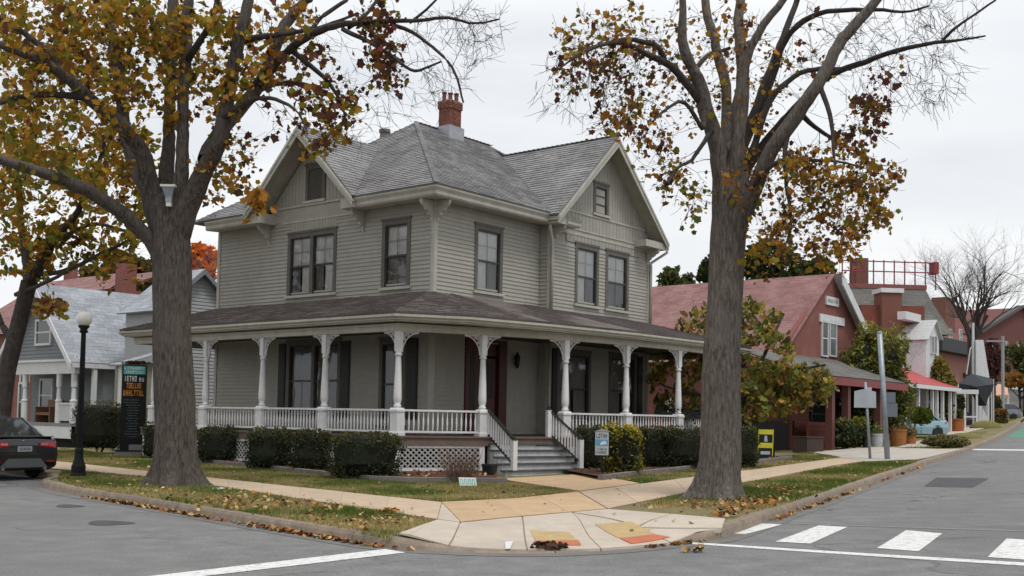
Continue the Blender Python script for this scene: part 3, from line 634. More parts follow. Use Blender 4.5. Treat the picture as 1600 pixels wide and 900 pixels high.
# wing gable (ridge along v) and left gable (ridge along u)
gx, gz, gh, gf = 7.69, 11.0, 3.25, -1.02
roof_plane('wing_roof', [(gx-gh, gf, 7.9), (gx, gf, gz), (gx, 4.0, gz), (gx-gh, -ov, 7.9)], MT['sh_main'], house)
roof_plane('wing_roof', [(gx+gh, gf, 7.9), (gx+gh, 1.2, 7.9), (gx, 4.0, gz), (gx, gf, gz)], MT['sh_main'], house)
lx, lz, lh, lf = 5.12, 10.47, 2.52, -.78
roof_plane('gable_roof', [(lf, lx-lh, 8.0), (lf, lx, lz), (2.66, lx, lz), (-ov, lx-lh, 8.0)], MT['sh_main'], house)
roof_plane('gable_roof', [(lf, lx+lh, 8.0), (lf, lx, lz), (2.66, lx, lz), (-ov, lx+lh, 8.0)], MT['sh_main'], house)
def rake(P, Q, fwd, soff, lo):     # barge board and soffit below a rake from foot P to apex Q
    P, Q = np.array(P), np.array(Q); f = np.array(fwd); dn = np.array([0, 0, -1.])
    a = P+dn*.07; b = Q+dn*.07
    obj('barge_board', MB().prism([a+f*.03, b+f*.03, b+f*.03+dn*.30, a+f*.03+dn*.22], -f*.05), MT['trim'], house)
    obj('rake_mould', MB().prism([a+f*.055, b+f*.055, b+f*.055+dn*.11, a+f*.055+dn*.10], -f*.03), MT['trim'], house)
    obj('rake_soffit', MB().prism([a+dn*.08, b+dn*.08, b+dn*.08-f*soff, a+dn*.08-f*soff], (0, 0, -.03)), MT['soffit'], house)
rake((gx-gh, gf, 7.9), (gx, gf, gz), (0, -1, 0), .62, 0); rake((gx+gh, gf, 7.9), (gx, gf, gz), (0, -1, 0), .62, 0)
rake((lf, lx-lh, 8.0), (lf, lx, lz), (-1, 0, 0), .8, 0); rake((lf, lx+lh, 8.0), (lf, lx, lz), (-1, 0, 0), .8, 0)
# gable walls of vertical boards
def gable_wall(mp, c, half, zb, za, ops, o0=0.):
    step = .16; n = int(2*half/step); k = 0; sl = (za-zb)/half
    for i in range(n):
        a, b = c-half+i*step+.006, c-half+(i+1)*step-.006
        za_, zb_ = zb+(half-abs(a-c))*sl, zb+(half-abs(b-c))*sl
        segs = [(zb, None)]
        for o in ops:
            if o['a0'] < (a+b)/2 < o['a1']: segs = [(zb, o['z0']), (o['z1'], None)]
        for s0, s1 in segs:
            ta, tb = (s1, s1) if s1 else (za_, zb_)
            if min(ta, tb) <= s0+.02 and max(ta, tb) <= s0+.05: continue
            f = [np.array(mp(a, o0+.022, s0)), np.array(mp(b, o0+.022, s0)), np.array(mp(b, o0+.022, max(tb, s0))), np.array(mp(a, o0+.022, max(ta, s0)))]
            obj('gable_board', MB().prism(f, np.array(mp(0, -.02, 0))-np.array(mp(0, 0, 0))), MT['siding'], house)
    back = [mp(c-half, o0, zb), mp(c+half, o0, zb), mp(c, o0, za)]; obj('gable_wall', MB().prism(back, np.array(mp(0, -.1, 0))-np.array(mp(0, 0, 0))), MT['siding'], house)
gable_wall(mapL, lx, 2.12, 8.13, 10.2, gl); gable_wall(mapW, gx, 2.8, 8.28, 10.95, gw)
def band(mp, a0, a1, z0, z1, o, name='frieze_board', mt='trim'): return obj(name, abox(MB(), mp, a0, a1, -.01, o, z0, z1), MT[mt], house)
band(mapL, 3.02, 7.2, 7.68, 8.13, .03, mt='siding'); band(mapL, 3.02, 7.2, 8.10, 8.16, .07); band(mapL, 3.3, 6.7, 7.62, 7.68, .05)
band(mapW, UW+.5, U1-.3, 8.24, 8.30, .06); band(mapW, UW+.3, U1-.1, 7.52, 7.72, .05); band(mapW, UW+.3, U1-.1, 7.68, 7.73, .08)
def vboards(mp, a0, a1, z0, z1, step=.13):
    n = int((a1-a0)/step)
    for i in range(n): obj('frieze_slat', abox(MB(), mp, a0+i*step+.008, a0+(i+1)*step-.008, .0, .035, z0, z1), MT['siding'], house)
vboards(mapL, 4.05, 6.2, 7.30, 7.62); vboards(mapW, UW+.45, U1-.15, 7.74, 8.24, .2); vboards(mapW, UW+.8, U1-.4, 7.27, 7.52, .2)
# eave returns of the wing gable, with a gutter profile
ret = [(0, 7.62), (.0, 7.60), (.06, 7.66), (.06, 7.74), (.13, 7.86), (-.3, 7.86), (-.3, 7.62)]
obj('eave_return', MB().sweep([(UW+.1, WV-.5), (5.62, WV-.5)], [(o+.05, z) for o, z in ret]), MT['trim'], house)
obj('eave_return', MB().box(gx-gh+.05, 5.6, gf+.06, WV+.0, 7.63, 7.85), MT['trim'], house)
obj('eave_return', MB().box(8.98+.6, gx+gh-.02, gf+.06, WV+.0, 7.60, 7.83), MT['trim'], house)
obj('cornice', MB().sweep([(U1+.0, WV-.3), (U1, V1)], corn), MT['trim'], house)
obj('eave_return', MB().box(-ov+.02, -.02, 6.95, 7.62, ZS-.05, ZE-.03), MT['trim'], house)
obj('eave_return', MB().box(-ov+.02, -.02, 2.62, 3.2, ZS-.02, ZE-.03), MT['trim'], house)
def bracket(mp, a, h=.66, d=.52, th=.09, z=ZS-.03, name='eave_bracket'):   # scroll-cut solid bracket
    n = 8; pts = [(0.03, z), (d, z), (d, z-.09)]
    for i in range(1, n): t = i/n; pts.append((d*(1-t)**1.5+.05+.028*math.sin(t*22), z-.09-(h-.15)*t))
    pts += [(.05, z-h+.05), (.03, z-h)]
    f = [mp(a-th/2, o, zz) for o, zz in pts]; return obj(name, MB().prism(f, np.array(mp(th, 0, 0))-np.array(mp(0, 0, 0))), MT['trim'], house)
bracket(mapL, .06); bracket(mapL, 2.88); bracket(mapL, 7.28); bracket(mapM, .06); bracket(mapW, UW+.1, h=.6); bracket(mapW, U1-.1, h=.55, z=7.6)
# downspouts
for (x, y, x1, y1) in ((UW-.02, WV-.10, UW-.28, -.62), (U1+.05, WV-.10, U1+.5, -.9)):
    d = obj('downspout', MB().tube([(x1, y1, 7.74), (x1, y1, 7.55), (x+.0, y, 7.15), (x, y, 7.05), (x, y, 4.9)], .05, 8), MT['trim'], house, smooth=True)
obj('downspout', MB().tube([(UW-.02, WV-.06, 3.9), (UW-.02, WV-.06, 1.1)], .045, 8), MT['trim'], house, smooth=True)
# ---- chimney of single bricks
def chimney(x0, x1, y0, y1, z0, z1, parent, pots=3, name='chimney', corbel=True):
    c = obj(name, MB().box(x0+.012, x1-.012, y0+.012, y1-.012, z0, z1), MT['mortar'], parent)
    bl, bh = .21, .078; shared = {}
    k = 0; z = z0
    while z < z1-.01:
        out = .0 if not corbel or z < z1-.26 else .035
        for side in range(4):
            a0, a1 = (x0, x1) if side % 2 == 0 else (y0, y1); nb = max(2, int(round((a1-a0+2*out)/bl))); st = (a1-a0+2*out)/nb
            for i in range(nb+(k % 2)):
                s = a0-out+st*(i-(.5 if k % 2 else 0)); e = s+st; s = max(s, a0-out); e = min(e, a1+out)
                if e-s < .03: continue
                ln_ = round(e-s-.012, 3); key = (ln_, side % 2)
                if key not in shared: shared[key] = (MB().box(-ln_/2, ln_/2, -.05, .05, 0, bh-.012) if side % 2 == 0 else MB().box(-.05, .05, -ln_/2, ln_/2, 0, bh-.012)).mesh('brick')
                m = (s+e)/2; cc = [(m, y0-out+.05), (x1+out-.05, m), (m, y1+out-.05), (x0-out+.05, m)][side]
                if side in (1, 2): continue
                b = obj('brick', shared[key], MT['brick'], c, loc=(cc[0], cc[1], z+.006))
        z += bh; k += 1
    obj('chimney_cap', MB().box(x0-.03, x1+.03, y0-.03, y1+.03, z, z+.05), MT['mortar'], c)
    for i in range(pots):
        px = x0+(x1-x0)*(.2+.3*i); obj('chimney_pot', MB().lathe([(.085, 0), (.085, .05), (.075, .08), (.07, .26), (.09, .29), (.09, .33), (.05, .33), (.05, .2)], 10, (px, (y0+y1)/2-.12*(i-1), z+.05)), MT['pot'], c)
    return c
ch = chimney(5.35, 5.96, 4.45, 4.97, 11.25, 12.55, house)
obj('flashing', MB().prism([(5.27, 4.37, 11.05), (6.04, 4.37, 11.05), (6.04, 5.05, 11.05), (5.27, 5.05, 11.05)], (0, 0, .66)), MT['flash'], ch)
c2 = HF.onV(601, 213, 7.4); obj('vent_stack', MB().lathe([(.17, c2[2]-1.2), (.17, c2[2]+.12), (.21, c2[2]+.13), (.21, c2[2]+.24), (.12, c2[2]+.26)], 12, (c2[0], 7.4, 0)), flat('vent_grey', (.16,.14,.13)), house)

# ================================================================== THE PORCH
colpos = [(-2.71, 9.35), (-2.71, 6.65), (-2.71, 3.98), (-2.71, 1.34), (-2.70, -1.40), (-.67, -2.47), (1.75, -3.36), (4.15, -3.76), (6.71, -3.97), (9.1, -3.9), (10.95, -3.72)]
EV = [(-3.15, 10.75, 4.18), (-3.15, -1.69, 4.19), (-1.65, -2.9, 4.17), (-.5, -3.32, 4.15), (.7, -3.66, 4.14), (4.1, -4.25, 4.12), (7.6, -4.36, 4.12), (11.35, -4.06, 4.10)]
wl = [(0, V1, ZP), (0, 0, ZP)]
roof_plane('porch_roof', [EV[0], EV[1], (0, 0.12, ZP), (0, V1, ZP)], MT['sh_porch'], house)
roof_plane('porch_roof', [EV[1], EV[2], (0, 0, ZP)], MT['sh_porch'], house); roof_plane('porch_roof', [EV[2], EV[3], (0, 0, ZP)], MT['sh_porch'], house)
roof_plane('porch_roof', [EV[3], EV[4], (.9, 0, ZP), (0, 0, ZP)], MT['sh_porch'], house); roof_plane('porch_roof', [EV[4], EV[5], (UW, 0, ZP), (.9, 0, ZP)], MT['sh_porch'], house)
roof_plane('porch_roof', [EV[5], EV[6], (8.2, WV+.2, ZP-.03), (UW, 0, ZP)], MT['sh_porch'], house); roof_plane('porch_roof', [EV[6], EV[7], (U1, WV+.2, ZP-.05), (8.2, WV+.2, ZP-.03)], MT['sh_porch'], house)
roof_plane('porch_roof', [EV[7], (11.35, 3, 4.1), (U1, 3, ZP-.05), (U1, WV+.2, ZP-.05)], MT['sh_porch'], house)
roof_plane('porch_roof', [EV[0], (0, V1, ZP), (1.5, V1, ZP), (1.5, 10.75, 4.18)], MT['sh_porch'], house)
epath = [(x, y, z-4.15) for x, y, z in EV]+[(11.35, 3, -.05)]; epath = [(1.5, 10.75, .03)]+epath
obj('porch_cornice', MB().sweep(epath, [(0.0, 4.09), (.015, 4.085), (.015, 4.03), (-.04, 3.99), (-.05, 3.955), (-.10, 3.95), (-.10, 3.92), (-.5, 3.92), (-.5, 3.97), (-.12, 4.09)]), MT['trim'], house)
bp = [(1.2, 10.3)]+[(-2.71, 10.3)]+[colpos[i] for i in (4, 5, 6, 7, 8, 9, 10)]+[(10.95, 3)]
obj('porch_beam', MB().sweep(bp, [(.10, 3.73), (.10, 3.93), (-.10, 3.93), (-.10, 3.73)]), MT['trim'], house)
obj('beam_mould', MB().sweep(bp, [(.101, 3.86), (.13, 3.86), (.13, 3.92), (.101, 3.92)]), MT['trim'], house)
ceil = [(0, 10.5), (-2.8, 10.5), (-2.8, -1.4), (-.7, -2.55), (1.75, -3.45), (4.15, -3.85), (6.7, -4.05), (11, -3.9), (11, 0), (10.5, 0)]
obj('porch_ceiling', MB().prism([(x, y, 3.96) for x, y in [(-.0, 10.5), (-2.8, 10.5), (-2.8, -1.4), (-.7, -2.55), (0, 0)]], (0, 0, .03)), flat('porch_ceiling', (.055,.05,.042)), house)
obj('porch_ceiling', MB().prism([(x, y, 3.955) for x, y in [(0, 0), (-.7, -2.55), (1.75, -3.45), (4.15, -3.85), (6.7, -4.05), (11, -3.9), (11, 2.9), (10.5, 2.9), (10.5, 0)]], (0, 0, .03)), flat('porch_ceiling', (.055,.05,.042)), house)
FE = [(-2.92, 9.7), (-2.92, -1.53), (-.77, -2.70), (1.72, -3.60), (4.12, -3.99), (6.70, -4.2), (11.15, -3.95), (11.15, 3)]
for i, P in enumerate(([(0, 9.7), (-2.92, 9.7), (-2.92, -1.53), (-.77, -2.70), (0, 0)], [(0, 0), (-.77, -2.70), (1.72, -3.60), (4.12, -3.99), (6.70, -4.2), (11.15, -3.95), (11.15, 3), (10.5, 3), (10.5, 0)])):
    obj('porch_floor', MB().prism([(x, y, 1.055-.002*i) for x, y in P], (0, 0, .045)), MT['floor'], house)
obj('porch_skirt', MB().sweep(FE, [(-.03, .86), (-.005, .86), (-.005, 1.05), (-.03, 1.05)]), MT['skirt'], house)
obj('floor_nosing', MB().sweep(FE, [(-.02, 1.055), (.03, 1.055), (.03, 1.098), (-.02, 1.098)]), MT['skirt'], house)
# lattice panels below the floor, white frames
def lattice(a, b, z0, z1):
    a, b = np.array(a), np.array(b); d = b-a; Ln = np.linalg.norm(d); d /= Ln; n = np.array([d[1], -d[0]])
    p3 = lambda s, z, o=0: (a[0]+d[0]*s+n[0]*o, a[1]+d[1]*s+n[1]*o, z)
    fr = MB(); 
    for z_a, z_b in ((z0, z0+.07), (z1-.06, z1)): fr.prism([p3(.0, z_a), p3(Ln, z_a), p3(Ln, z_b), p3(.0, z_b)], (n[0]*.03, n[1]*.03, 0))
    for s0 in (0, Ln-.14): fr.prism([p3(s0, z0, .002), p3(s0+.14, z0, .002), p3(s0+.14, z1, .002), p3(s0, z1, .002)], (n[0]*.032, n[1]*.032, 0))
    f = obj('lattice_panel', fr, MT['white'], house); la = MB(); H = z1-z0; st = .15
    for sg in (1, -1):
        k = -H
        while k < Ln:
            s0, s1 = (k, k+H) if sg > 0 else (k+H, k)
            # line from (s0,z0) to (s1,z1) clipped to 0..Ln
            t0 = 0; t1 = 1; ds = s1-s0
            lo_, hi_ = sorted(((0.1-s0)/ds, (Ln-.1-s0)/ds)); t0 = max(0, lo_); t1 = min(1, hi_)
            if t1-t0 > .03: la.bar(p3(s0+ds*t0, z0+.03+(H-.06)*t0, .008 if sg > 0 else .018), p3(s0+ds*t1, z0+.03+(H-.06)*t1, .008 if sg > 0 else .018), .034 if True else 0, .008, up=(n[0], n[1], 0))
            k += st
    obj('lattice', la, flat('lattice_white', (.42,.42,.41)), f, stuff=True)
ins = lambda p, q, s: (p[0]+(q[0]-p[0])*s, p[1]+(q[1]-p[1])*s)
F2 = [(-2.87, 9.6), (-2.87, -1.49), (-.75, -2.64), (1.70, -3.53), (4.11, -3.93), (6.70, -4.14), (11.1, -3.9)]
for s in range(5): lattice(ins(F2[0], F2[1], s/5), ins(F2[0], F2[1], (s+1)/5), .22, .86)
lattice(F2[1], F2[2], .22, .86)
for i in (3, 4, 5): lattice(F2[i], F2[i+1], .25, .86)
obj('underfloor_dark', MB().sweep([(-2.6, 9.4), (-2.6, -1.2), (-.5, -2.3), (1.7, -3.1), (6.7, -3.6), (10.8, -3.4), (10.8, 3)], [(-.02, .0), (0, .0), (0, 1.05), (-.02, 1.05)]), MT['dark'], house)  # thin near-black sheet: the shade behind the lattice put into its colour
# turned columns
shaft = [(.085, 1.80), (.10, 1.82), (.10, 1.86), (.075, 1.88), (.095, 1.95), (.108, 2.03), (.106, 2.15), (.095, 2.45), (.080, 2.8), (.068, 3.08), (.066, 3.10), (.095, 3.12), (.095, 3.16), (.07, 3.18), (.088, 3.22), (.088, 3.25)]
def spandrel(d, parent):      # openwork fretted bracket towards direction d (plan)
    mb = MB(); n = 9; p = lambda o, z: (d[0]*o, d[1]*o, z)
    mb.bar(p(.08, 3.715), p(.52, 3.715), .03, .03); mb.bar(p(.095, 3.71), p(.095, 3.2), .03, .03)
    arc = [(.10+.42*(1-math.cos(t)), 3.2+.50*math.sin(t)) for t in np.linspace(0, math.pi/2, n)]
    mb.tube([p(a, z) for a, z in arc], .014, 4)
    for k, (a, z) in enumerate(arc[1:-1]):
        for q in ((.45,) if k % 2 else (.3, .72)):
            x = .10+(a-.10)*q+.0; zz = z+(3.70-z)*(1-q)*.9
            ring = [p(x+.036*math.cos(t), zz+.036*math.sin(t)) for t in np.linspace(0, 2*math.pi, 7)]; mb.tube(ring, .008, 3, cap=False)
        mb.tube([p(a, z), p(.10+(a-.1)*.3, 3.70)], .006, 3) if k % 2 == 0 else None
    return obj('spandrel_bracket', mb, MT['white'], parent)
for i, (x, y) in enumerate(colpos):
    b = MB().lathe([(.15, 1.10), (.15, 1.18), (.125, 1.20), (.125, 1.68), (.145, 1.70), (.145, 1.75), (.11, 1.80)], 4, sq=True)
    if i < 5: rz = 0
    else: rz = math.atan2(-.35, 1)*(1 if i in (5, 6) else .3)
    c = obj('porch_column', b, MT['white'], house, loc=(x, y, 0), rz=rz)
    obj('shaft', MB().lathe(shaft, 14), MT['white'], c, smooth=True); obj('capital', MB().lathe([(.078, 3.24), (.078, 3.729)], 4, sq=True), MT['white'], c)
    P = np.array(colpos)
    for j in (i-1, i+1):
        if 0 <= j < len(P):
            d = P[j]-P[i]; d /= np.linalg.norm(d); d = (d[0]*math.cos(-rz)-d[1]*math.sin(-rz), d[0]*math.sin(-rz)+d[1]*math.cos(-rz)); spandrel(d, c)
# railings with turned balusters
bal = MB().lathe([(.018, 0), (.02, .06), (.016, .08), (.026, .14), (.028, .24), (.016, .36), (.014, .40), (.02, .42), (.018, .50)], 6).mesh('baluster', True)
def railing(a, b, z0=1.22, z1=1.74):
    a, b = np.array(a), np.array(b); d = b-a; Ln = np.linalg.norm(d); d /= Ln; a = a+d*.12; b = b-d*.12; Ln -= .24
    r = obj('railing', MB().bar((*a, z1), (*b, z1), .09, .05).bar((*a, z0-.02), (*b, z0-.02), .06, .05), MT['white'], house)
    n = int(Ln/.125); 
    for k in range(n): 
        t = (k+.5)/n; o = obj('baluster', bal, MT['white'], r, loc=(a[0]+d[0]*Ln*t, a[1]+d[1]*Ln*t, z0)); o.scale = (1, 1, (z1-z0-.02)/.5)
for i in (0, 1, 2, 3, 4, 6, 7, 8): railing(colpos[i], colpos[i+1])
# front steps, splayed from the porch edge to the walk
T0, T1 = np.array((-.62, -2.62)), np.array((1.42, -3.42)); B0 = np.array(HF.onZ(791, 734, .30)[:2]); B1 = np.array(HF.onZ(918, 729, .32)[:2])
NS = 5
for k in range(NS):
    zt = 1.1-.165*(k+1); t = (k+1)/NS; tb = k/NS
    wide = .0 if k > 1 else 0
    a, b = T0*(1-t)+B0*t, T1*(1-t)+B1*t; a_, b_ = T0*(1-tb)+B0*tb, T1*(1-tb)+B1*tb; d = (b-a)/np.linalg.norm(b-a); n = np.array([d[1], -d[0]])
    ext = .02
    quad = [a-d*ext, b+d*ext, b_+d*ext-n*.05, a_-d*ext-n*.05]
    obj('tread', MB().prism([(*p, zt-.04) for p in quad], (0, 0, .04)), MT['tread'], house)
    rs = [a+d*.03-n*.035, b-d*.03-n*.035]; obj('riser', MB().prism([(*rs[0], zt-.165), (*rs[1], zt-.165), (*rs[1], zt-.041), (*rs[0], zt-.041)], (*(-n*.03), 0)), MT['riser'], house)
    for e, q in ((a, a_), (b, b_)):
        s_ = 1 if e is a else -1; obj('step_side', MB().prism([(*(e+d*.035*s_-n*.05), 0.02), (*(q+d*.035*s_-n*.05), 0.02), (*(q+d*.035*s_-n*.05), zt-.041), (*(e+d*.035*s_-n*.05), zt-.041)], (*(d*.03*s_), 0)), MT['riser'], house)
def newel(p, z0, z1): 
    n = obj('newel_post', MB().lathe([(.06, z0), (.06, z1)], 4, (*p, 0), sq=True, rz=-.35), MT['white'], house); obj('newel_cap', MB().lathe([(.075, z1), (.075, z1+.03), (.04, z1+.05), (.045, z1+.08), (.01, z1+.11)], 8, (*p, 0)), MT['rail_black'], n)
NL = np.array(HF.onZ(803, 733, .32)[:2]); NR = np.array(HF.onZ(907, 728.5, .34)[:2]); NT = np.array(HF.onZ(857, 683, 1.1)[:2]); 
newel(NL, .29, 1.03); newel(NR, .29, 1.05); newel(NT, 1.1, 1.82)
def stair_rail(a, za, b, zb):
    a3 = np.array([*a, za]); b3 = np.array([*b, zb]); r = obj('handrail', MB().bar(a3+(0, 0, .0), b3, .07, .06).bar(a3-(0, 0, .62), b3-(0, 0, .62), .05, .05), MT['rail_black'], house)
    n = 11
    for k in range(n): p = a3+(b3-a3)*((k+.6)/n); obj('baluster', MB().box(p[0]-.017, p[0]+.017, p[1]-.017, p[1]+.017, p[2]-.61, p[2]-.03), MT['white'], r)
stair_rail(np.array(colpos[5])+(.08, -.12), 1.80, NL, 1.04); stair_rail(NT, 1.83, NR, 1.06)

# ================================================================== PLANTS
MAPLE = np.array([(0,-.48),(.13,-.34),(.36,-.34),(.36,-.10),(.50,.12),(.27,.24),(.03,.52),(-.24,.25),(-.47,.17),(-.34,-.08),(-.38,-.30),(-.12,-.33)])
OVAL = np.array([(0,-.5),(.26,-.1),(.18,.3),(0,.5),(-.18,.3),(-.26,-.1)]); DIAM = np.array([(0,-.5),(.28,0),(0,.5),(-.28,0)])
def fast_mesh(name, V, k, tint=None):              # V: (n,k,3) polygons of k corners
    n = len(V); me = bpy.data.meshes.new(name); me.vertices.add(n*k); me.vertices.foreach_set('co', V.reshape(-1).astype(np.float32))
    me.loops.add(n*k); me.loops.foreach_set('vertex_index', np.arange(n*k, dtype=np.int32)); me.polygons.add(n)
    me.polygons.foreach_set('loop_start', np.arange(0, n*k, k, dtype=np.int32)); me.update()
    if tint is not None:
        ca = me.color_attributes.new('tint', 'FLOAT_COLOR', 'CORNER'); c = np.ones((n, k, 4), np.float32); c[..., :3] = tint[:, None, :]; ca.data.foreach_set('color', c.ravel())
    me.validate(); return me
def rot_frames(n, updir=.0):                       # random orthonormal frames; updir biases the leaf normal upward
    a = rng.normal(size=(n, 3)); a[:, 2] += updir*np.sign(a[:, 2]+.001)*2; a /= np.linalg.norm(a, axis=1)[:, None]
    b = rng.normal(size=(n, 3)); b -= (b*a).sum(1)[:, None]*a; b /= np.linalg.norm(b, axis=1)[:, None]
    return a, b, np.cross(a, b)
def leaf_polys(P, size, tmpl, updir=.0, fold=.18):
    n = len(P); nrm, x, y = rot_frames(n, updir); t = tmpl
    V = P[:, None, :]+size[:, None, None]*(x[:, None, :]*t[None, :, :1]+y[:, None, :]*t[None, :, 1:2]+nrm[:, None, :]*(fold*(np.abs(t[None, :, :1])-.2)))
    return V
def pick(pal, n, jit=.18):
    pal = np.array(pal, float); c = pal[rng.integers(0, len(pal), n)]*(1+rng.normal(0, jit, (n, 1))); return np.clip(c*(1+rng.normal(0, .06, (n, 3))), .004, .9)
YEL, OLV, ORG, BRN, GRN, RED = (.37,.205,.024), (.20,.175,.02), (.33,.145,.024), (.11,.05,.03), (.10,.12,.02), (.14,.04,.03)
def noise_ring(mb, pts, rads, n, amp=.05, flare=None, freq=2.2):      # bark-ridged tube, optional root flare
    m = len(pts); vs = []; fs = []; pts = [Vector(p) for p in pts]
    for i in range(m):
        d = (pts[min(i+1, m-1)]-pts[max(i-1, 0)]).normalized(); r = Vector((0, 1, 0)) if abs(d.z) > .7 else Vector((0, 0, 1))
        x = d.cross(r).normalized(); y = d.cross(x).normalized()
        for k in range(n):
            a = 2*math.pi*k/n; c, s = math.cos(a), math.sin(a); rr = rads[i]
            q = pts[i]; ridge = noise.noise((c*freq*3.2, s*freq*3.2, q.z*.9+q.x))*amp*.7+(.35-abs(noise.noise((c*11, s*11, q.z*1.6+q.x)))*2)*amp*.55*(n > 60)+noise.noise((c*1.2, s*1.2, q.z*.6))*amp*1.2
            rr *= 1+ridge
            if flare: rr *= 1+flare(i/(m-1), a)
            vs.append(q+(x*c+y*s)*rr)
    for i in range(m-1):
        for k in range(n): a, b = i*n+k, i*n+(k+1) % n; fs.append((a, a+n, b+n, b))
    fs.append(tuple(range((m-1)*n, m*n))); mb.add(vs, fs)
def smooth_path(P, step):                          # Catmull-Rom through rows [x,y,z,r]
    P = np.array(P, float); out = []
    for i in range(len(P)-1):
        p0, p1, p2, p3 = P[max(i-1, 0)], P[i], P[i+1], P[min(i+2, len(P)-1)]
        n = max(2, int(np.linalg.norm((p2-p1)[:3])/step))
        for k in range(n):
            t = k/n; out.append(.5*((2*p1)+(-p0+p2)*t+(2*p0-5*p1+4*p2-p3)*t*t+(-p0+3*p1-3*p2+p3)*t**3))
    out.append(P[-1]); out = np.array(out); out[:, 3] = np.maximum(out[:, 3], .003); return out
def big_tree(name, label, cat, base_px, Yt, trunk, limbs, clusters, bark, leafparts, leaf_size, group=None, flare_amt=1.0, droop=.25, bare=(), twr=.015, tmpl=MAPLE, dz=.13, ntr=110):
    """limb rows are (x, y, width_px, depth offset); clusters (x, y, rx, ry, tips, leaves, palette, d0, d1)"""
    gx_, gy_ = GP(*base_px, dz); Yt = Yt or gy_; base = np.array([gx_*Yt/gy_, Yt, float(Lc(gx_*Yt/gy_, Yt))])
    root = thing(name, label, cat, base, group=group)
    W3 = lambda x, y, d: at(x, y, Yt+d)-base
    def rows(L_): return [np.array([*W3(x, y, d), w_/2*(Yt+d)/F]) for x, y, w_, d in L_]
    tr = smooth_path(rows(trunk), .16); tr[0, 2] = min(tr[0, 2], -.05)
    mb = MB(); H = tr[-1, 2]-tr[0, 2]; fl = lambda t, a: flare_amt*(math.exp(-t*H/.36)*(.50+.46*math.sin(4*a+1)+.22*math.sin(7*a+2.)+.10*math.sin(11*a)))
    noise_ring(mb, tr[:, :3], tr[:, 3], ntr, .07, fl); obj('trunk', mb, bark, root, smooth=False if ntr > 30 else True)
    nodes = [tr[len(tr)//2:]]
    for L_ in limbs:
        p = smooth_path(rows(L_), .14); mb = MB(); n = 20 if p[0, 3] > .06 else 10 if p[0, 3] > .02 else 6
        j = np.cumsum(rng.normal(0, .012, (len(p), 3)), axis=0); j -= np.linspace(0, 1, len(p))[:, None]*j[-1]; p[:, :3] += j*min(1, 5*p[0, 3]+.3)
        noise_ring(mb, p[:, :3], p[:, 3], n, .09); obj('limb', mb, bark if p[0, 3] > .125 else MT['bark_dark'], root, smooth=True); nodes.append(p)
    net = np.concatenate(nodes); tips = []
    for x, y, rx, ry, nt_, nl, pal, d0, d1 in list(clusters)+[(*b[:5], 0, None, *b[5:]) for b in bare]:
        for _ in range(nt_):
            r = math.sqrt(rng.random()); a = rng.random()*2*math.pi; d = d0+(d1-d0)*rng.random()
            tips.append((W3(x+rx*r*math.cos(a), y+ry*r*math.sin(a), d), nl, pal))
    dist = [np.min(((net[:, :3]-t[0])**2).sum(1)) for t in tips]; order = np.argsort(dist)
    cap = 60000; buf = np.zeros((cap, 4)); cnt = len(net); buf[:cnt] = net
    tw = MB(); LP = []; LC = []; ctr = tr[-1, :3]
    for oi in order:
        tip, nl, pal = tips[oi]; D = buf[:cnt, :3]-tip; dd = np.sqrt((D**2).sum(1)); 
        outw = np.linalg.norm(buf[:cnt, :3]-ctr, axis=1) > np.linalg.norm(tip-ctr)+.1
        j = int(np.argmin(dd+outw*.5)); s = buf[j, :3]; Ln = dd[j]
        if Ln < .05: continue
        r0_ = min(buf[j, 3]*.75, .004+twr*Ln**.8*.6); n = max(3, min(9, int(Ln/.16)+2)); t = np.linspace(0, 1, n)[:, None]
        mid = (s+tip)/2+np.array([0, 0, droop*Ln*(.6 if rng.random() < .8 else -.4)])+rng.normal(0, .045*Ln, 3)
        p = s*(1-t)**2+mid*2*t*(1-t)+tip*t*t; wob = rng.normal(0, .010*Ln, p.shape); wob[0] = 0; p = p+wob
        rr = r0_*(1-t[:, 0])*1.1+.0034*t[:, 0]; tw.tube(p, rr, 3 if r0_ < .012 else 5, cap=False)
        if cnt+n < cap: buf[cnt:cnt+n-1, :3] = p[1:]; buf[cnt:cnt+n-1, 3] = rr[1:]; cnt += n-1
        for _ in range(rng.integers(1, 4) if nl == 0 else rng.integers(1, 3)):          # side shoots
            i_ = rng.integers(1, n); q = p[i_]; dv = p[i_]-p[i_-1]; dv = dv/(np.linalg.norm(dv)+1e-6)+rng.normal(0, .38, 3); e = q+dv*(.12+.22*rng.random()); tw.tube([q, q*.66+e*.34+rng.normal(0, .008, 3), q*.33+e*.67+rng.normal(0, .012, 3)-(0, 0, .01), e], [.0045, .004, .0034, .0025], 3, cap=False)
        if nl:
            k = max(1, int(nl*(.5+rng.random()))); u = rng.random(k)**.6; i0 = np.minimum((u*(n-1)).astype(int), n-2); f = u*(n-1)-i0
            lp = p[i0]*(1-f[:, None])+p[i0+1]*f[:, None]+rng.normal(0, .10, (k, 3)); lp[:, 2] -= .04
            LP.append(lp); LC.append(pick(pal, k))
    obj('twigs', tw, MT['bark_dark'], root, stuff=True)
    LP = np.concatenate(LP); LC = np.concatenate(LC); sz = leaf_size*np.clip(rng.normal(1, .42, len(LP)), .35, 2.0)
    V = leaf_polys(LP, sz, tmpl, fold=.38); ordr = np.argsort(-sz); big, rest = ordr[:leafparts], ordr[leafparts:]
    obj('foliage', fast_mesh('foliage', V[rest], len(tmpl), LC[rest]), MT['leaf'], root, stuff=True)
    for i in big:
        c = LP[i]; me = fast_mesh('leaf', (V[i]-c)[None], len(tmpl), LC[i][None]); obj('leaf', me, MT['leaf'], root, loc=tuple(c))
    return root
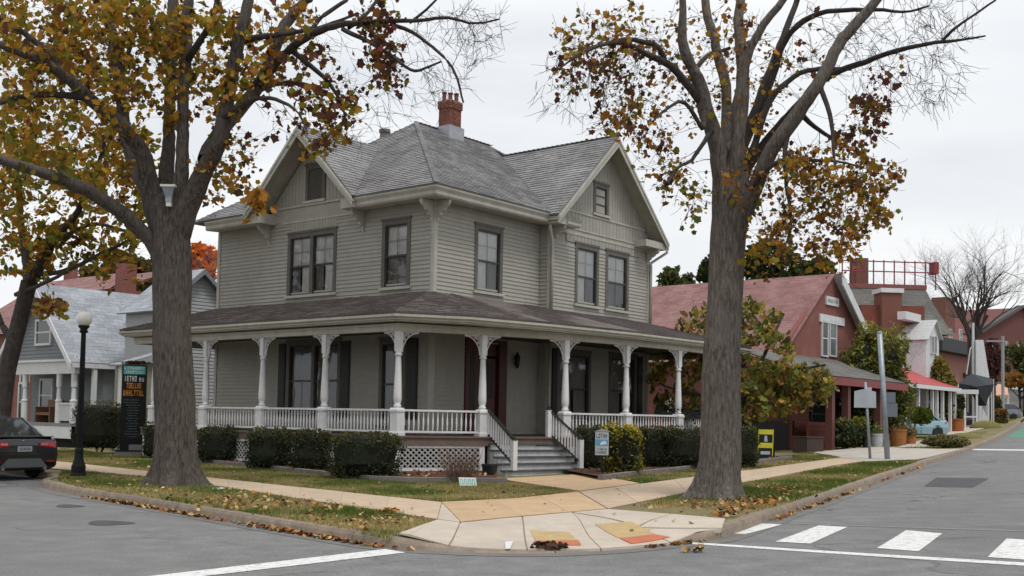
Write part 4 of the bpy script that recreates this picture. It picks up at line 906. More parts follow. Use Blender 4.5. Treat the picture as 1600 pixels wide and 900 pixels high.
# --- the left street tree
PY = [YEL, YEL, OLV, OLV, YEL, ORG, BRN]; PO = [ORG, YEL, ORG, BRN, OLV]; PD = [BRN, BRN, (.07,.032,.024), (.22,.09,.025), RED, OLV]; PG = [YEL, OLV, OLV, YEL, GRN, ORG]
big_tree('street_tree', 'big forked maple with yellow leaves on the left verge beside the lamp post', 'tree', (272, 760), None,
 [(272,762,66,0),(272,745,64,0),(272,700,60,0),(272,600,60,0),(269,500,57,0),(269,440,58,0),(268,400,60,0),(266,365,60,0),(266,330,60,0),(266,308,36,.1),(266,294,8,.1)],
 [[(255,405,34,0),(236,380,24,-.1),(200,347,23,-.5),(160,318,21,-.9),(100,286,20,-1.6),(50,268,16,-2),(0,251,15,-2.4),(-60,240,12,-3)],
  [(258,370,40,0),(240,310,34,0),(222,240,26,-.2),(200,208,24,-.4),(175,182,22,-.6),(130,148,20,-1),(100,118,17,-1.3),(60,90,14,-1.7),(0,67,12,-2.2),(-60,50,9,-2.6)],
  [(130,150,14,-1),(110,149,11,-1.1),(70,147,10,-1.4),(30,153,9,-1.7),(0,161,8,-2),(-50,175,7,-2.3)],
  [(97,118,12,-1.3),(80,86,10,-1),(50,60,9,-1),(20,38,8,-1),(-10,22,6,-1)],
  [(252,345,36,.2),(228,290,26,.4),(206,245,21,.6),(196,190,19,.8),(190,120,18,.9),(182,60,18,1.1),(168,10,15,1.3),(160,-60,12,1.5)],
  [(190,115,9,.9),(205,70,7,1),(215,35,6,1.2),(220,0,5,1.3)], [(185,150,9,.9),(160,115,8,1.4),(130,85,7,1.8),(110,60,6,2)],
  [(262,345,40,.1),(264,280,26,.3),(266,220,20,.5),(267,150,18,.6),(268,80,17,.7),(270,0,16,.8),(272,-70,13,.8)],
  [(272,340,34,-.1),(283,270,22,-.3),(286,200,19,-.4),(288,130,18,-.5),(293,50,17,-.5),(298,-5,15,-.6),(302,-70,12,-.6)],
  [(266,110,12,.7),(252,75,10,.6),(238,35,9,.5),(224,0,8,.4),(215,-40,7,.4)], [(290,100,12,-.5),(305,75,11,-.8),(325,40,10,-1),(342,-10,8,-1.2)],
  [(274,370,44,0),(296,310,34,-.2),(315,262,28,-.4),(334,222,26,-.6),(345,180,23,-.7),(358,115,21,-.8),(370,60,20,-.9),(384,0,17,-1),(395,-60,14,-1.1)],
  [(322,250,26,-.4),(350,205,23,-.1),(378,165,22,.2),(400,138,21,.3),(418,100,20,.4),(438,55,19,.4),(460,20,17,.5),(482,-5,15,.5),(510,-50,11,.6)],
  [(402,136,17,.3),(425,110,15,0),(450,84,13,-.3),(478,62,13,-.6),(510,48,11,-.9),(550,40,9,-1.2),(600,36,8,-1.5),(645,34,6,-1.8),(690,30,5,-2),(740,38,3.5,-2.3),(780,30,2.5,-2.5)],
  [(535,46,8,-1.1),(570,62,7,-1.4),(610,86,6,-1.7),(635,104,5,-1.9),(648,111,5,-2),(664,107,4,-2.1),(690,96,3,-2.2)],
  [(610,37,7,-1.5),(645,50,6,-1.6),(675,72,5,-1.7),(700,96,4.5,-1.9),(715,125,4,-2),(724,160,3,-2.1)],
  [(360,70,13,-.8),(400,60,10,-.5),(440,55,8,-.3),(470,50,7,-.1),(510,40,5,.2),(560,20,4,.4)], [(455,80,9,-.3),(480,100,8,-.2),(505,120,7,0),(520,140,6,.1),(535,165,4,.2),(540,200,3,.3)],
  [(398,142,11,.3),(425,130,9,.6),(450,126,8,.9),(475,129,7,1.1),(500,138,6,1.3),(515,150,5,1.4),(524,175,3,1.5)], [(345,185,12,-.7),(385,160,8,-1.2),(410,152,7,-1.5),(440,160,6,-1.8),(465,178,4,-2),(480,210,3,-2.1)],
  [(545,44,6,-1.1),(570,25,6,-.8),(590,0,5,-.6),(620,-30,4,-.4)], [(480,60,8,-.6),(500,30,7,-.4),(540,0,6,-.2),(570,-30,5,0)], [(640,35,5,-1.8),(665,15,4,-1.9),(690,-10,3,-2)]],
 [(60,40,90,60,110,10,PY,-2.5,2),(200,60,90,80,140,10,PY,-2,2),(330,90,80,70,95,9,PY,-2,2),(120,150,120,70,120,9,PY,-2.5,2.5),(250,20,120,40,50,9,PY,-2,2),(300,140,80,60,45,7,PY,-1.5,2),(60,240,80,60,40,8,PG,-2.5,2),(170,250,70,60,40,8,PY,-1,3),
  (360,240,40,50,30,7,PO,-1,2),(330,290,30,40,16,6,PO,-1,2),(405,315,18,25,10,9,[YEL,ORG],-2,-1),(430,30,60,40,40,6,PO,-1.5,1.5),(400,110,50,50,30,6,PO,-1.5,1.5),(480,110,45,50,36,6,PD,-1.5,1.5),(590,30,30,35,26,8,PD,-2,0),(600,85,24,35,26,7,PD,-2,0),(510,180,50,45,46,5,[YEL,OLV,BRN,BRN],-1.5,1.5),(540,160,60,40,30,4,PD,-1.5,1),(610,125,26,25,14,5,PD,-2,-1),(440,190,30,40,12,3,PD,-1,1),(500,225,40,25,18,5,[YEL,OLV,BRN],-1,1)],
 MT['bark'], 280, .122, bare=[(700,70,70,60,110,-2.8,-1.2),(740,40,50,40,60,-2.8,-1.2),(640,150,60,60,30,-2.4,-1),(560,90,60,60,40,-1.5,1),(450,60,70,50,40,-1,1.5),(690,140,50,40,24,-2.6,-1.5),(560,200,60,30,30,-1.5,1),(120,60,120,60,40,-2,2)])
# --- the right street tree
big_tree('street_tree', 'tall maple with thin orange and brown leaves standing on the right verge by the crossing', 'tree', (1122, 780), None,
 [(1120,782,72,0),(1120,770,68,0),(1122,740,62,0),(1125,700,62,0),(1127,600,60,0),(1131,500,55,0),(1136,400,54,0),(1140,340,56,0),(1141,300,58,0),(1142,262,54,0),(1143,238,34,.1),(1143,222,8,.15)],
 [[(1150,350,34,0),(1170,310,27,-.3),(1192,262,24,-.6),(1215,222,24,-.8),(1244,180,23,-1),(1270,145,21,-1.2),(1290,108,19,-1.3),(1318,60,18,-1.4),(1345,28,17,-1.5),(1372,-2,15,-1.6),(1410,-45,12,-1.7)],
  [(1152,305,14,.1),(1162,282,15,.2),(1172,262,15,.3),(1192,228,13,.3),(1215,200,12,.2),(1245,165,12,0),(1280,130,11,-.2),(1310,112,10,-.4),(1350,95,9,-.6),(1385,82,8,-.8),(1420,73,7,-1),(1460,67,6,-1.2),(1505,63,4,-1.4),(1540,56,2.6,-1.6)],
  [(1470,66,5,-1.2),(1488,48,5,-1.3),(1505,36,4,-1.4),(1530,18,3.5,-1.5),(1556,0,3,-1.6)],
  [(1142,290,40,0),(1148,225,27,.2),(1154,150,22,.4),(1155,80,18,.5),(1153,35,16,.6),(1158,-5,14,.7),(1160,-60,11,.8)],
  [(1146,305,28,-.05),(1148,268,27,-.25),(1150,215,18,-.4),(1153,150,15,-.5),(1168,92,14,-.6),(1185,55,13,-.7),(1205,25,12,-.8),(1226,-3,11,-.9),(1250,-50,8,-1)],
  [(1134,300,38,0),(1122,240,28,-.2),(1112,200,25,-.3),(1100,168,24,-.5),(1084,125,20,-.7),(1066,88,17,-.9),(1062,50,14,-1),(1065,20,12,-1.1),(1066,-20,10,-1.2)],
  [(1141,295,24,.1),(1140,250,25,.25),(1140,190,17,.4),(1134,125,16,.6),(1124,82,15,.7),(1112,40,14,.8),(1103,0,13,.9),(1095,-50,10,1)],
  [(1100,165,16,-.5),(1080,140,13,-.7),(1052,108,12,-1),(1022,92,10,-1.3),(990,76,8,-1.6),(970,69,7,-1.8),(940,72,6,-2),(905,90,4,-2.2),(870,110,2.6,-2.4)],
  [(1040,98,9,-1.1),(1030,74,9,-1.2),(1005,66,8,-1.4),(975,61,7,-1.6),(945,68,6,-1.8),(920,77,5,-2),(890,96,3.5,-2.2)],
  [(1146,290,14,.1),(1149,262,15,.2),(1157,228,15,.4),(1178,180,13,.6),(1200,122,12,.8),(1216,82,11,.9),(1230,45,10,1),(1246,-2,9,1.1)],
  [(1148,285,15,.1),(1155,250,16,.1),(1166,215,16,.2),(1190,160,14,.1),(1210,105,13,0),(1222,68,11,-.1),(1245,38,10,-.3),(1280,20,8,-.5),(1320,14,7,-.7),(1365,14,6,-.9),(1410,20,4,-1.1),(1450,10,3,-1.3)],
  [(1152,285,10,-.1),(1163,258,11,-.2),(1176,233,11,-.2),(1200,162,11,-.2),(1228,130,9,-.1),(1260,113,8,0),(1300,108,7,.2),(1330,108,5,.3)],
  [(1080,122,8,-.5),(1091,104,8,0),(1112,84,7,.6),(1140,75,5,1)], [(1158,312,9,-.1),(1178,290,9,-.5),(1200,262,8,-.9),(1230,248,7,-1.2),(1270,249,6,-1.5),(1310,252,4,-1.8),(1350,262,3,-2)],
  [(1232,200,9,-.9),(1225,250,7,-1),(1230,300,6,-1.1),(1235,345,5,-1.2),(1230,380,4,-1.3)], [(1280,130,9,-1.2),(1300,190,7,-1.5),(1302,230,5,-1.7),(1305,262,4,-1.8)],
  [(1100,170,9,-.5),(1098,200,8,-1.2),(1070,160,6,-1.5),(1045,170,5,-1.8),(1020,190,4,-2)], [(1112,205,8,-.4),(1080,250,6,-1),(1060,262,5,-1.3),(1040,290,4,-1.6)],
  [(1246,170,10,-1),(1262,190,8,-.8),(1300,215,6,-.6),(1335,235,4,-.4),(1370,262,3,-.2)]],
 [(930,60,70,45,46,8,PO,-2.5,0),(910,110,60,40,36,7,PD,-2.5,-.5),(980,110,60,50,38,6,PD,-2,0),(1010,40,60,50,34,6,PO,-2,1),(1000,190,60,40,40,7,PO,-2.2,0),(960,160,50,50,22,5,PD,-2.2,-.5),(1060,150,40,60,24,6,PY,-1.5,1),(1110,120,50,80,24,5,PO,-1,1.5),
  (1030,250,40,40,24,5,[OLV,BRN,ORG],-1.6,0),(1070,300,45,45,28,6,[OLV,GRN,YEL,BRN],-1.6,0),(1010,215,30,30,12,6,PD,-1.6,0),(1150,290,20,30,8,7,[ORG],-1.2,-.6),(1180,120,60,70,26,6,PO,-1,1.5),(1140,40,60,50,22,6,PO,-1,1.5),(1210,160,50,60,18,5,PO,-1,1),
  (1230,290,50,60,56,7,PO,-1.8,.5),(1300,270,60,50,70,8,PO,-2,.5),(1330,320,50,50,60,8,[ORG,OLV,YEL,BRN],-2,.5),(1240,370,50,50,50,7,PO,-1.8,.5),(1200,400,30,40,24,7,[OLV,YEL,ORG],-1.5,.5),(1310,385,40,40,36,7,PO,-2,0),(1375,275,32,24,18,8,PO,-2,0),(1370,340,26,14,14,8,[ORG,OLV],-2,0),(1190,240,40,40,14,6,[YEL,ORG],-1,1),
  (1365,165,30,26,26,8,PD,-2,-1),(1385,120,26,20,9,7,PD,-2,-1),(1270,100,30,30,8,4,[ORG,BRN],-1.5,0),(1240,60,60,50,10,4,PD,-1,0),(1340,215,40,30,22,7,PD,-2,0),(1175,330,30,40,16,6,PY,-1,.5)],
 MT['bark_pale'], 200, .086, bare=[(970,110,90,60,70,-2.4,0),(1290,310,80,80,50,-2,0),(1180,90,80,70,50,-1,1.5),(1400,60,90,70,120,-2,-.4),(1460,100,60,70,70,-2,-.4),(1480,30,60,40,36,-2.2,-.6),(1330,120,90,80,60,-2,1),(1300,60,80,60,50,-1.5,1),(1440,150,50,40,26,-2,-.6),(870,130,40,50,18,-2.4,-1.4),(1080,60,80,60,30,-1.5,1.5),(930,170,60,40,20,-2.4,-1)])
# --- the darker tree further left, behind the parked car
big_tree('street_tree', 'dark-trunked tree with olive yellow leaves at the left edge behind the parked car', 'tree', (2, 716), 33.,
 [(-6,745,30,0),(-2,700,26,0),(4,640,25,0),(12,580,25,0),(26,520,24,0),(38,470,24,0),(46,440,25,0)],
 [[(46,445,18,0),(42,400,15,.5),(35,350,12,1),(30,280,10,1.5),(20,200,8,2)],[(50,440,18,0),(68,405,15,-.3),(85,375,13,-.6),(120,330,10,-1),(150,270,8,-1.4),(165,210,6,-2)],
  [(85,375,9,-.6),(105,368,7,-1),(145,350,6,-1.5),(200,362,5,-2)],[(52,430,9,0),(100,425,7,-.6),(150,400,6,-1.2),(200,375,5,-1.6),(215,365,3,-2)],[(20,540,12,0),(0,500,10,.5),(-20,450,9,1)],
  [(25,460,7,.2),(75,440,6,-.8),(105,425,5,-1)]],
 [(60,300,90,70,120,11,PG,-3,2),(180,330,70,70,90,10,PG,-3,1),(50,390,60,50,70,10,PG,-2,2),(130,220,110,60,90,10,PG,-3,2),(220,270,50,80,46,9,PY,-3,0),(30,220,60,60,44,10,PG,-2,2),(80,480,26,14,24,12,[BRN,ORG,OLV],-2.5,-1),(180,420,60,30,20,6,PG,-2,0),(110,380,50,30,26,8,[BRN,OLV],-1,1),(20,130,60,80,50,9,PY,-2,2),(120,120,80,60,50,9,PY,-2,2)],
 MT['bark_dark'], 0, .20, bare=[(150,400,80,40,24,-2,0),(80,150,100,80,40,-1,2)], ntr=24, flare_amt=.5, tmpl=OVAL)

# ---- shrubs
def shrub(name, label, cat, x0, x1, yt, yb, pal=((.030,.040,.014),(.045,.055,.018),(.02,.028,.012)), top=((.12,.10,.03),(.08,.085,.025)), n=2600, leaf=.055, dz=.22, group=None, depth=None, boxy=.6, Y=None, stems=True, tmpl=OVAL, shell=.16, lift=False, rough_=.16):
    cx, cy = GP((x0+x1)/2, yb, dz); 
    if Y: cx, cy = cx*Y/cy, Y
    z0 = float(Lc(cx, cy)) if not lift else float(at((x0+x1)/2, yb, cy)[2]); wd = (x1-x0)/F*cy; ht = at((x0+x1)/2, yt, cy)[2]-z0; dp = depth or wd*.85; ht = max(ht, .3)
    root = thing(name, label, cat, (cx, cy+dp*.35, z0), group=group)
    mb = MB(); vs = []; A, B = 18, 9; sd = rng.random()*50
    def surf(th, ph, k=1.):
        c, s = math.cos(th), math.sin(th); e = boxy; f = lambda t: math.copysign(abs(t)**e, t)
        x = f(c)*f(math.cos(ph)); y = f(s)*f(math.cos(ph)); z = f(math.sin(ph))
        b = 1+rough_*noise.noise((x*1.7+sd, y*1.7, z*1.7))+rough_*.45*noise.noise((x*5+sd, y*5, z*5))
        return np.array([x*wd/2*b*k, y*dp/2*b*k, ht*.5+z*ht*.5*(b*.5+.5)*k])
    for j in range(B+1):
        for i in range(A): vs.append(surf(2*math.pi*i/A, -math.pi/2+math.pi*j/B, .84))
    mb.add(vs, [(j*A+i, j*A+(i+1) % A, (j+1)*A+(i+1) % A, (j+1)*A+i) for j in range(B) for i in range(A)])
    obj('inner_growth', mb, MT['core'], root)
    P = []; C = []
    pal, top = np.array(pal), np.array(top)
    for _ in range(n):
        th = rng.random()*2*math.pi; ph = math.asin(rng.random()*1.85-.85); p = surf(th, ph, 1-shell*rng.random()**1.5+.03*rng.random()+(.10*rng.random() if rng.random() < .06 else 0)); P.append(p)
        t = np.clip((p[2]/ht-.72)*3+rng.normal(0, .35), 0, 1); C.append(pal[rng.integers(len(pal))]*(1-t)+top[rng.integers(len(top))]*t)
    P = np.array(P); C = np.array(C)*(1+rng.normal(0, .22, (n, 1))); V = leaf_polys(P, leaf*np.clip(rng.normal(1, .3, n), .4, 1.9), tmpl)
    obj('foliage', fast_mesh('foliage', V, len(tmpl), np.clip(C, .004, .9)), MT['hedge'], root, stuff=True)
    if stems:
        st = MB()
        for k in range(6): a = rng.random()*6.28; st.tube([(.06*math.cos(a), .06*math.sin(a), -.04), (.2*wd*math.cos(a), .2*dp*math.sin(a), ht*.4)], [.02, .008], 4)
        obj('stem', st, MT['bark_dark'], root, stuff=True)
    return root
gl_ = 'clipped hedge shrubs along the porch'
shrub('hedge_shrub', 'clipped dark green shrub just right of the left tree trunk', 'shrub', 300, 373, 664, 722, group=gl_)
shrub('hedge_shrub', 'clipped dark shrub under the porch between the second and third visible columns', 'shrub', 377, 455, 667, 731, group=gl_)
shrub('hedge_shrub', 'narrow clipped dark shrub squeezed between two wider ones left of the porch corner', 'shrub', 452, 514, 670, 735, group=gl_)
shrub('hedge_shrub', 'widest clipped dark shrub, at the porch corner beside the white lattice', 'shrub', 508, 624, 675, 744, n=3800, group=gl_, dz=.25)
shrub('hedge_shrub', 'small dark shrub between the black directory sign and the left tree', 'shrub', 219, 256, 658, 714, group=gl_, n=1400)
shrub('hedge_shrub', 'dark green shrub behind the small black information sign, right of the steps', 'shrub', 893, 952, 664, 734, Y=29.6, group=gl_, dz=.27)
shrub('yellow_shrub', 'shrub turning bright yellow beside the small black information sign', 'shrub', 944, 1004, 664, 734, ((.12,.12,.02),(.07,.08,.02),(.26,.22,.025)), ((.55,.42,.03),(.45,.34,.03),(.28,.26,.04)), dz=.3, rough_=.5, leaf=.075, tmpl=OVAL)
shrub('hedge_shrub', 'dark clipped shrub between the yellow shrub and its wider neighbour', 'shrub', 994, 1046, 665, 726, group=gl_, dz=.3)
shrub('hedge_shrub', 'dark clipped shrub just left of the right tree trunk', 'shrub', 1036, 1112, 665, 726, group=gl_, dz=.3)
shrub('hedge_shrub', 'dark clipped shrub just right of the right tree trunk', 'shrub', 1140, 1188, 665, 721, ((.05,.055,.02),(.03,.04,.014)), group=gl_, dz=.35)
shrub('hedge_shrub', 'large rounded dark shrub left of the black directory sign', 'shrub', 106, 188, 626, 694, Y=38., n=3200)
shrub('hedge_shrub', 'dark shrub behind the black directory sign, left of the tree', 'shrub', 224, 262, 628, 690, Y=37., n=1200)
# dead twiggy bush in front of the lattice
bx, by = GP(718, 744, .3); tb = thing('dead_bush', 'leafless brown twiggy bush in front of the white lattice', 'bush', (bx, by, float(Lc(bx, by))))
mb = MB()
for k in range(260):
    a = rng.random()*6.28; r = rng.random()**.5*.55; h = .35+.45*rng.random(); p0 = np.array([r*.3*math.cos(a), r*.3*math.sin(a), 0]); p2 = np.array([r*math.cos(a), r*math.sin(a)*.5, h]); mb.tube([p0, (p0+p2)/2+rng.normal(0, .04, 3), p2], [.005, .004, .002], 3, cap=False)
obj('twigs', mb, M('dead_twig', (.17,.10,.07), (.10,.06,.045), 9, .9), tb, stuff=True)

# ---- garden bed and edging
BF = [g2(250, 716, .2), g2(330, 722.5, .2), g2(400, 729, .2), g2(500, 740, .2), g2(580, 748.5, .2), g2(640, 750.5, .2), g2(700, 751, .2), g2(792, 752.5, .2)]
BR = [g2(938, 746, .22), g2(985, 740, .22), g2(1080, 729, .24), g2(1200, 717.5, .25), g2(1235, 713, .25)]
HW = lambda u_, v_: HF.w(u_, v_)[:2]
def on_ground(P): return [np.array(p) for p in P]
bk = [HW(-2.5, 9.5), HW(-2.5, 5.5), HW(-2.5, 3.5), HW(-2.5, .5), HW(-2.5, -1.2), HW(-2.0, -1.6), HW(-1.4, -2.1), HW(-.7, -2.5)]
bk2 = [HW(1.5, -3.3), HW(2.5, -3.4), HW(5.5, -3.7), HW(9, -3.6), HW(11, -3.4)]
structure('garden_bed', sheet(resample(BF, n=40), resample(bk, n=40), lambda X, Y: Lc(X, Y)+.10, 0, 12), MT['mulch'])
structure('garden_bed', sheet(resample(BR, n=40), resample(bk2, n=40), lambda X, Y: Lc(X, Y)+.10, 0, 12), MT['mulch'])
for E_, lab in ((BF, 'low grey stone edging curving round the garden bed left of the steps'), (BR, 'low grey stone edging along the garden bed right of the steps')):
    r = resample(E_, .11); root = thing('bed_edging', lab, 'edging', (*r[0], float(Lc(*r[0])))); n = 8
    for i in range(0, len(r)-1, n):
        p = r[i:i+n+1]
        if len(p) < 2: continue
        pth = [(a[0]-r[0][0], a[1]-r[0][1], float(Lc(*a))-float(Lc(*r[0]))) for a in p]; q = np.array(pth[1])-np.array(pth[0]); pth[0] = tuple(np.array(pth[0])+q*.08)
        obj('edging_stone', MB().sweep(pth, [(-.07, -.05), (-.065, .125), (-.05, .135), (.05, .135), (.065, .125), (.07, -.05)]), MT['edging'], root)

# ---- grass blades and fallen leaves
def field(A, B, n): A, B = np.array(A, float), np.array(B, float); A = resample(A, n=40); B = resample(B, n=40); s = rng.random(n)*39; t = rng.random(n); i = np.minimum(s.astype(int), 38); f = (s-i)[:, None]; a = A[i]*(1-f)+A[i+1]*f; b = B[i]*(1-f)+B[i+1]*f; return a*(1-t[:, None])+b*t[:, None]
def area(A, B): A = resample(A, n=40); B = resample(B, n=40); return float(sum(np.hypot(*(A[i+1]-A[i]))*np.hypot(*(B[i]-A[i])) for i in range(39)))
Z = [([g2(90, 750), g2(120, 762), g2(230, 779), g2(400, 804.5), g2(520, 825), g2(606, 841)], [g2(96, 738), g2(125, 738.5), g2(245, 748.5), g2(400, 772), g2(545, 794), g2(676, 815)], 900),
     ([g2(60, 719), *LA[1:], g2(800, 780), g2(898, 770)], [g2(96, 702), g2(250, 718), *BF[1:-1], g2(785, 754)], 800),
     ([g2(1005, 757), g2(1100, 744), g2(1200, 731), g2(1312, 716)], [g2(948, 747), g2(1080, 731), g2(1200, 719), g2(1262, 707)], 700),
     ([g2(985, 795), g2(1035, 781), g2(1110, 765.5), g2(1200, 750), g2(1300, 731), g2(1350, 724), g2(1428, 720.5)], [g2(1100, 808), g2(1145, 808), g2(1170, 805), g2(1210, 795), g2(1310, 762), g2(1370, 742), g2(1432, 723)], 900),
     ([g2(1400, 706), g2(1430, 702), g2(1470, 702)], [g2(1425, 693), g2(1460, 690), g2(1500, 696)], 60), ([g2(1480, 683), g2(1530, 683)], [g2(1500, 678), g2(1545, 674)], 40), ([g2(1535, 672), g2(1590, 655)], [g2(1545, 662), g2(1570, 655)], 30)]
BP = []; BC = []; SZ = []
for A, B, dens in Z:
    n = int(area(A, B)*dens*.9); p = field(A, B, n); BP.append(p)
    g = np.array([noise.noise((x*.55, y*.55, 3.3))+.5*noise.noise((x*2, y*2, 1)) for x, y in p]); 
    for (gx1, gy1) in (g2(575, 800), g2(1238, 775), g2(1400, 727), g2(1340, 737), g2(640, 735), g2(1270, 758)): g += .8*np.exp(-((p[:, 0]-gx1)**2+(p[:, 1]-gy1)**2)/1.1)
    for (gx1, gy1) in (g2(1060, 800), g2(1100, 795), g2(640, 818)): g -= .8*np.exp(-((p[:, 0]-gx1)**2+(p[:, 1]-gy1)**2)/1.3)
    t = np.clip(.36+g*1.3+rng.normal(0, .22, n), 0, 1)[:, None]; straw = np.array([(.41,.33,.15)]); grn = np.array([(.100,.155,.030)])
    BC.append((straw*(1-t)+grn*t)*(1+rng.normal(0, .22, (n, 1)))); SZ.append(.035+.035*rng.random(n)*(.6+t[:, 0]))
bare_c = [g2(1095, 800), g2(1140, 803), g2(1010, 797)]
p = np.concatenate(BP); c = np.clip(np.concatenate(BC), .01, .6); h = np.concatenate(SZ)
keep = np.ones(len(p), bool)
for b_ in bare_c: keep &= ((p-b_)**2).sum(1) > .9*(.25+rng.random(len(p)))
p, c, h = p[keep], c[keep], h[keep]; n = len(p)
z = Lc(p[:, 0], p[:, 1]); a = rng.random(n)*6.28; wv = .006+.006*rng.random(n); ln = rng.normal(0, .022, (n, 2))
V = np.zeros((n, 3, 3)); V[:, 0] = np.c_[p[:, 0]-wv*np.cos(a), p[:, 1]-wv*np.sin(a), z-.015]; V[:, 1] = np.c_[p[:, 0]+wv*np.cos(a), p[:, 1]+wv*np.sin(a), z-.015]; V[:, 2] = np.c_[p+ln, z+h]
g_ = obj('grass', fast_mesh('grass', V, 3, c), MT['blade'], None, stuff=True); g_['label'] = 'patchy dry green and straw coloured grass on the verges and lawns'; g_['category'] = 'grass'
def litter(pts, size, pal, zoff, curl=.35):
    pts = np.array(pts); n = len(pts); z = np.where(zoff > 0, Lc(pts[:, 0], pts[:, 1])+zoff, Gc(pts[:, 0])-zoff)
    P = np.c_[pts, z+rng.random(n)*.012]; th = rng.random(n)*6.28; tl = rng.normal(0, curl, (n, 2))
    x = np.c_[np.cos(th), np.sin(th), tl[:, 0]]; y = np.c_[-np.sin(th), np.cos(th), tl[:, 1]]; s = size*np.clip(rng.normal(1, .3, n), .4, 1.7)
    V = P[:, None]+s[:, None, None]*(x[:, None]*MAPLE[None, :, :1]+y[:, None]*MAPLE[None, :, 1:2]+np.array([0, 0, .25])*(np.abs(MAPLE[None, :, :1]))); return V, pick(pal, n, .25)
TAN = (.40,.27,.13); LV = []; LCc = []
def add_l(*a): V, c = litter(*a); LV.append(V); LCc.append(c)
def near(cx, cy, sx, sy, n): c = g2(cx, cy); e = g2(cx+10, cy)-c; f = g2(cx, cy-2)-c; return c+np.outer(rng.normal(0, sx/10, n), e)+np.outer(rng.normal(0, sy/2, n), f)
kerbfoot = lambda i0, i1, n, d: (lambda idx: inset(Kd, -d)[idx]+rng.normal(0, .035, (n, 2)))(rng.integers(i0, i1, n))
kidx = lambda x, y: int(np.argmin(((Kd-g2(x, y))**2).sum(1)))
P1 = [TAN, ORG, (.30,.10,.03), TAN, BRN]; P2 = [TAN, TAN, (.3,.2,.09), ORG, BRN]
for x0, y0, x1, y1, n in ((150, 768, 250, 784, 120), (165, 772, 225, 780, 120), (230, 780, 400, 806, 110), (280, 787, 330, 794, 70), (400, 808, 560, 834, 260), (440, 815, 520, 828, 160), (1060, 845, 1110, 834, 50), (1200, 801, 1330, 760, 200), (1330, 757, 1435, 723, 70), (560, 834, 640, 848, 40)):
    add_l(kerbfoot(min(kidx(x0, y0), kidx(x1, y1)), max(kidx(x0, y0), kidx(x1, y1))+1, n, .09), .06, P1, -.02, .5)
add_l(field(Z[0][0], Z[0][1], 300), .062, P2, .03, .4); add_l(field(Z[1][0], Z[1][1], 320), .062, P2, .03, .4); add_l(field(Z[3][0], Z[3][1], 240), .06, P1, .03, .4); add_l(field(Z[2][0], Z[2][1], 130), .06, P2, .03, .4)
for cx, cy, sx, sy, n in ((605, 803, 9, 1.6, 60), (505, 800, 10, 2, 24), (450, 790, 60, 7, 130), (560, 815, 40, 5, 70), (360, 785, 40, 6, 90), (1145, 800, 14, 3, 80), (1165, 785, 30, 5, 120), (1230, 770, 26, 4, 90), (1100, 790, 40, 4, 60), (960, 745, 14, 2.5, 60), (1140, 808, 12, 2, 40), (1188, 790, 16, 3, 60)): add_l(near(cx, cy, sx, sy, n), .06, P1 if cx > 590 else P2, .035, .5)
add_l(field(BF, bk, 700), .075, [(.16,.06,.03), (.25,.10,.04), BRN, TAN], .115, .5); add_l(field(BR, bk2, 260), .075, [(.16,.06,.03), (.25,.10,.04), BRN], .115, .5)
add_l(field([g2(640, 835, .08), g2(1100, 830, .1)], [g2(690, 790), g2(1000, 760)], 26), .07, P2, .03, .3)
add_l(near(1085, 846, 8, .8, 22)+0, .07, P2, .01, .4)
LV = np.concatenate(LV); LCc = np.clip(np.concatenate(LCc), .01, .6)
fl_ = obj('fallen_leaves', fast_mesh('fallen_leaves', LV, 12, LCc), MT['litter'], None, stuff=True); fl_['label'] = 'brown and orange fallen leaves scattered over verges, gutters and garden beds'; fl_['category'] = 'leaves'
# dark leaf clump stuck on the ramp edge, white scraps
cx_, cy_ = GP(858, 855, .05); t = thing('leaf_clump', 'dark brown clump of wet leaves lying at the foot of the corner ramp', 'debris', (cx_, cy_, float(Lc(cx_, cy_))))
mb = MB(); mb.lathe([(.02, 0), (.18, .01), (.16, .05), (.08, .075), (.01, .08)], 12); m_ = obj('mound', mb, flat('wet_leaf', (.05,.028,.018)), t); m_.scale = (1, .55, 1)
n = 90; q = np.c_[rng.normal(0, .10, n), rng.normal(0, .05, n), .03+.05*rng.random(n)]; obj('leaves', fast_mesh('leaves', leaf_polys(q, np.full(n, .07), MAPLE), 12, pick([(.10,.045,.02),(.05,.03,.02)], n)), MT['litter'], t, stuff=True)
def scrap(x, y, sz, name, label, c=(.62,.64,.66)):
    a, b = GP(x, y); z = float(Lc(a, b)); mb = MB(); n = 5; vs = [(sz*(i/n-.5), sz*.6*(j/3-.5), .03+.02*math.sin(i*2+j*1.4)+.012*rng.random()) for j in range(4) for i in range(n+1)]
    fs = [(j*(n+1)+i, j*(n+1)+i+1, (j+1)*(n+1)+i+1, (j+1)*(n+1)+i) for j in range(3) for i in range(n)]; mb.add(vs, fs); mb.add([(v[0], v[1], v[2]-.008) for v in vs], [f[::-1] for f in fs])
    o = obj(name, mb, flat('scrap_white', c), None, loc=(a, b, z)); o['label'] = label; o['category'] = 'litter'
scrap(347, 767, .34, 'paper_scrap', 'crumpled white paper lying on the grass right of the left tree'); 
road_arrow = [g2(789, 846.5, .05), g2(802, 845.5, .05), g2(797, 858, .04), g2(790, 858.5, .04)]; poly_slab(road_arrow, 'survey_mark', flat('survey_white', (.7,.7,.7)), pz, off=.030, thick=.004, n=3)
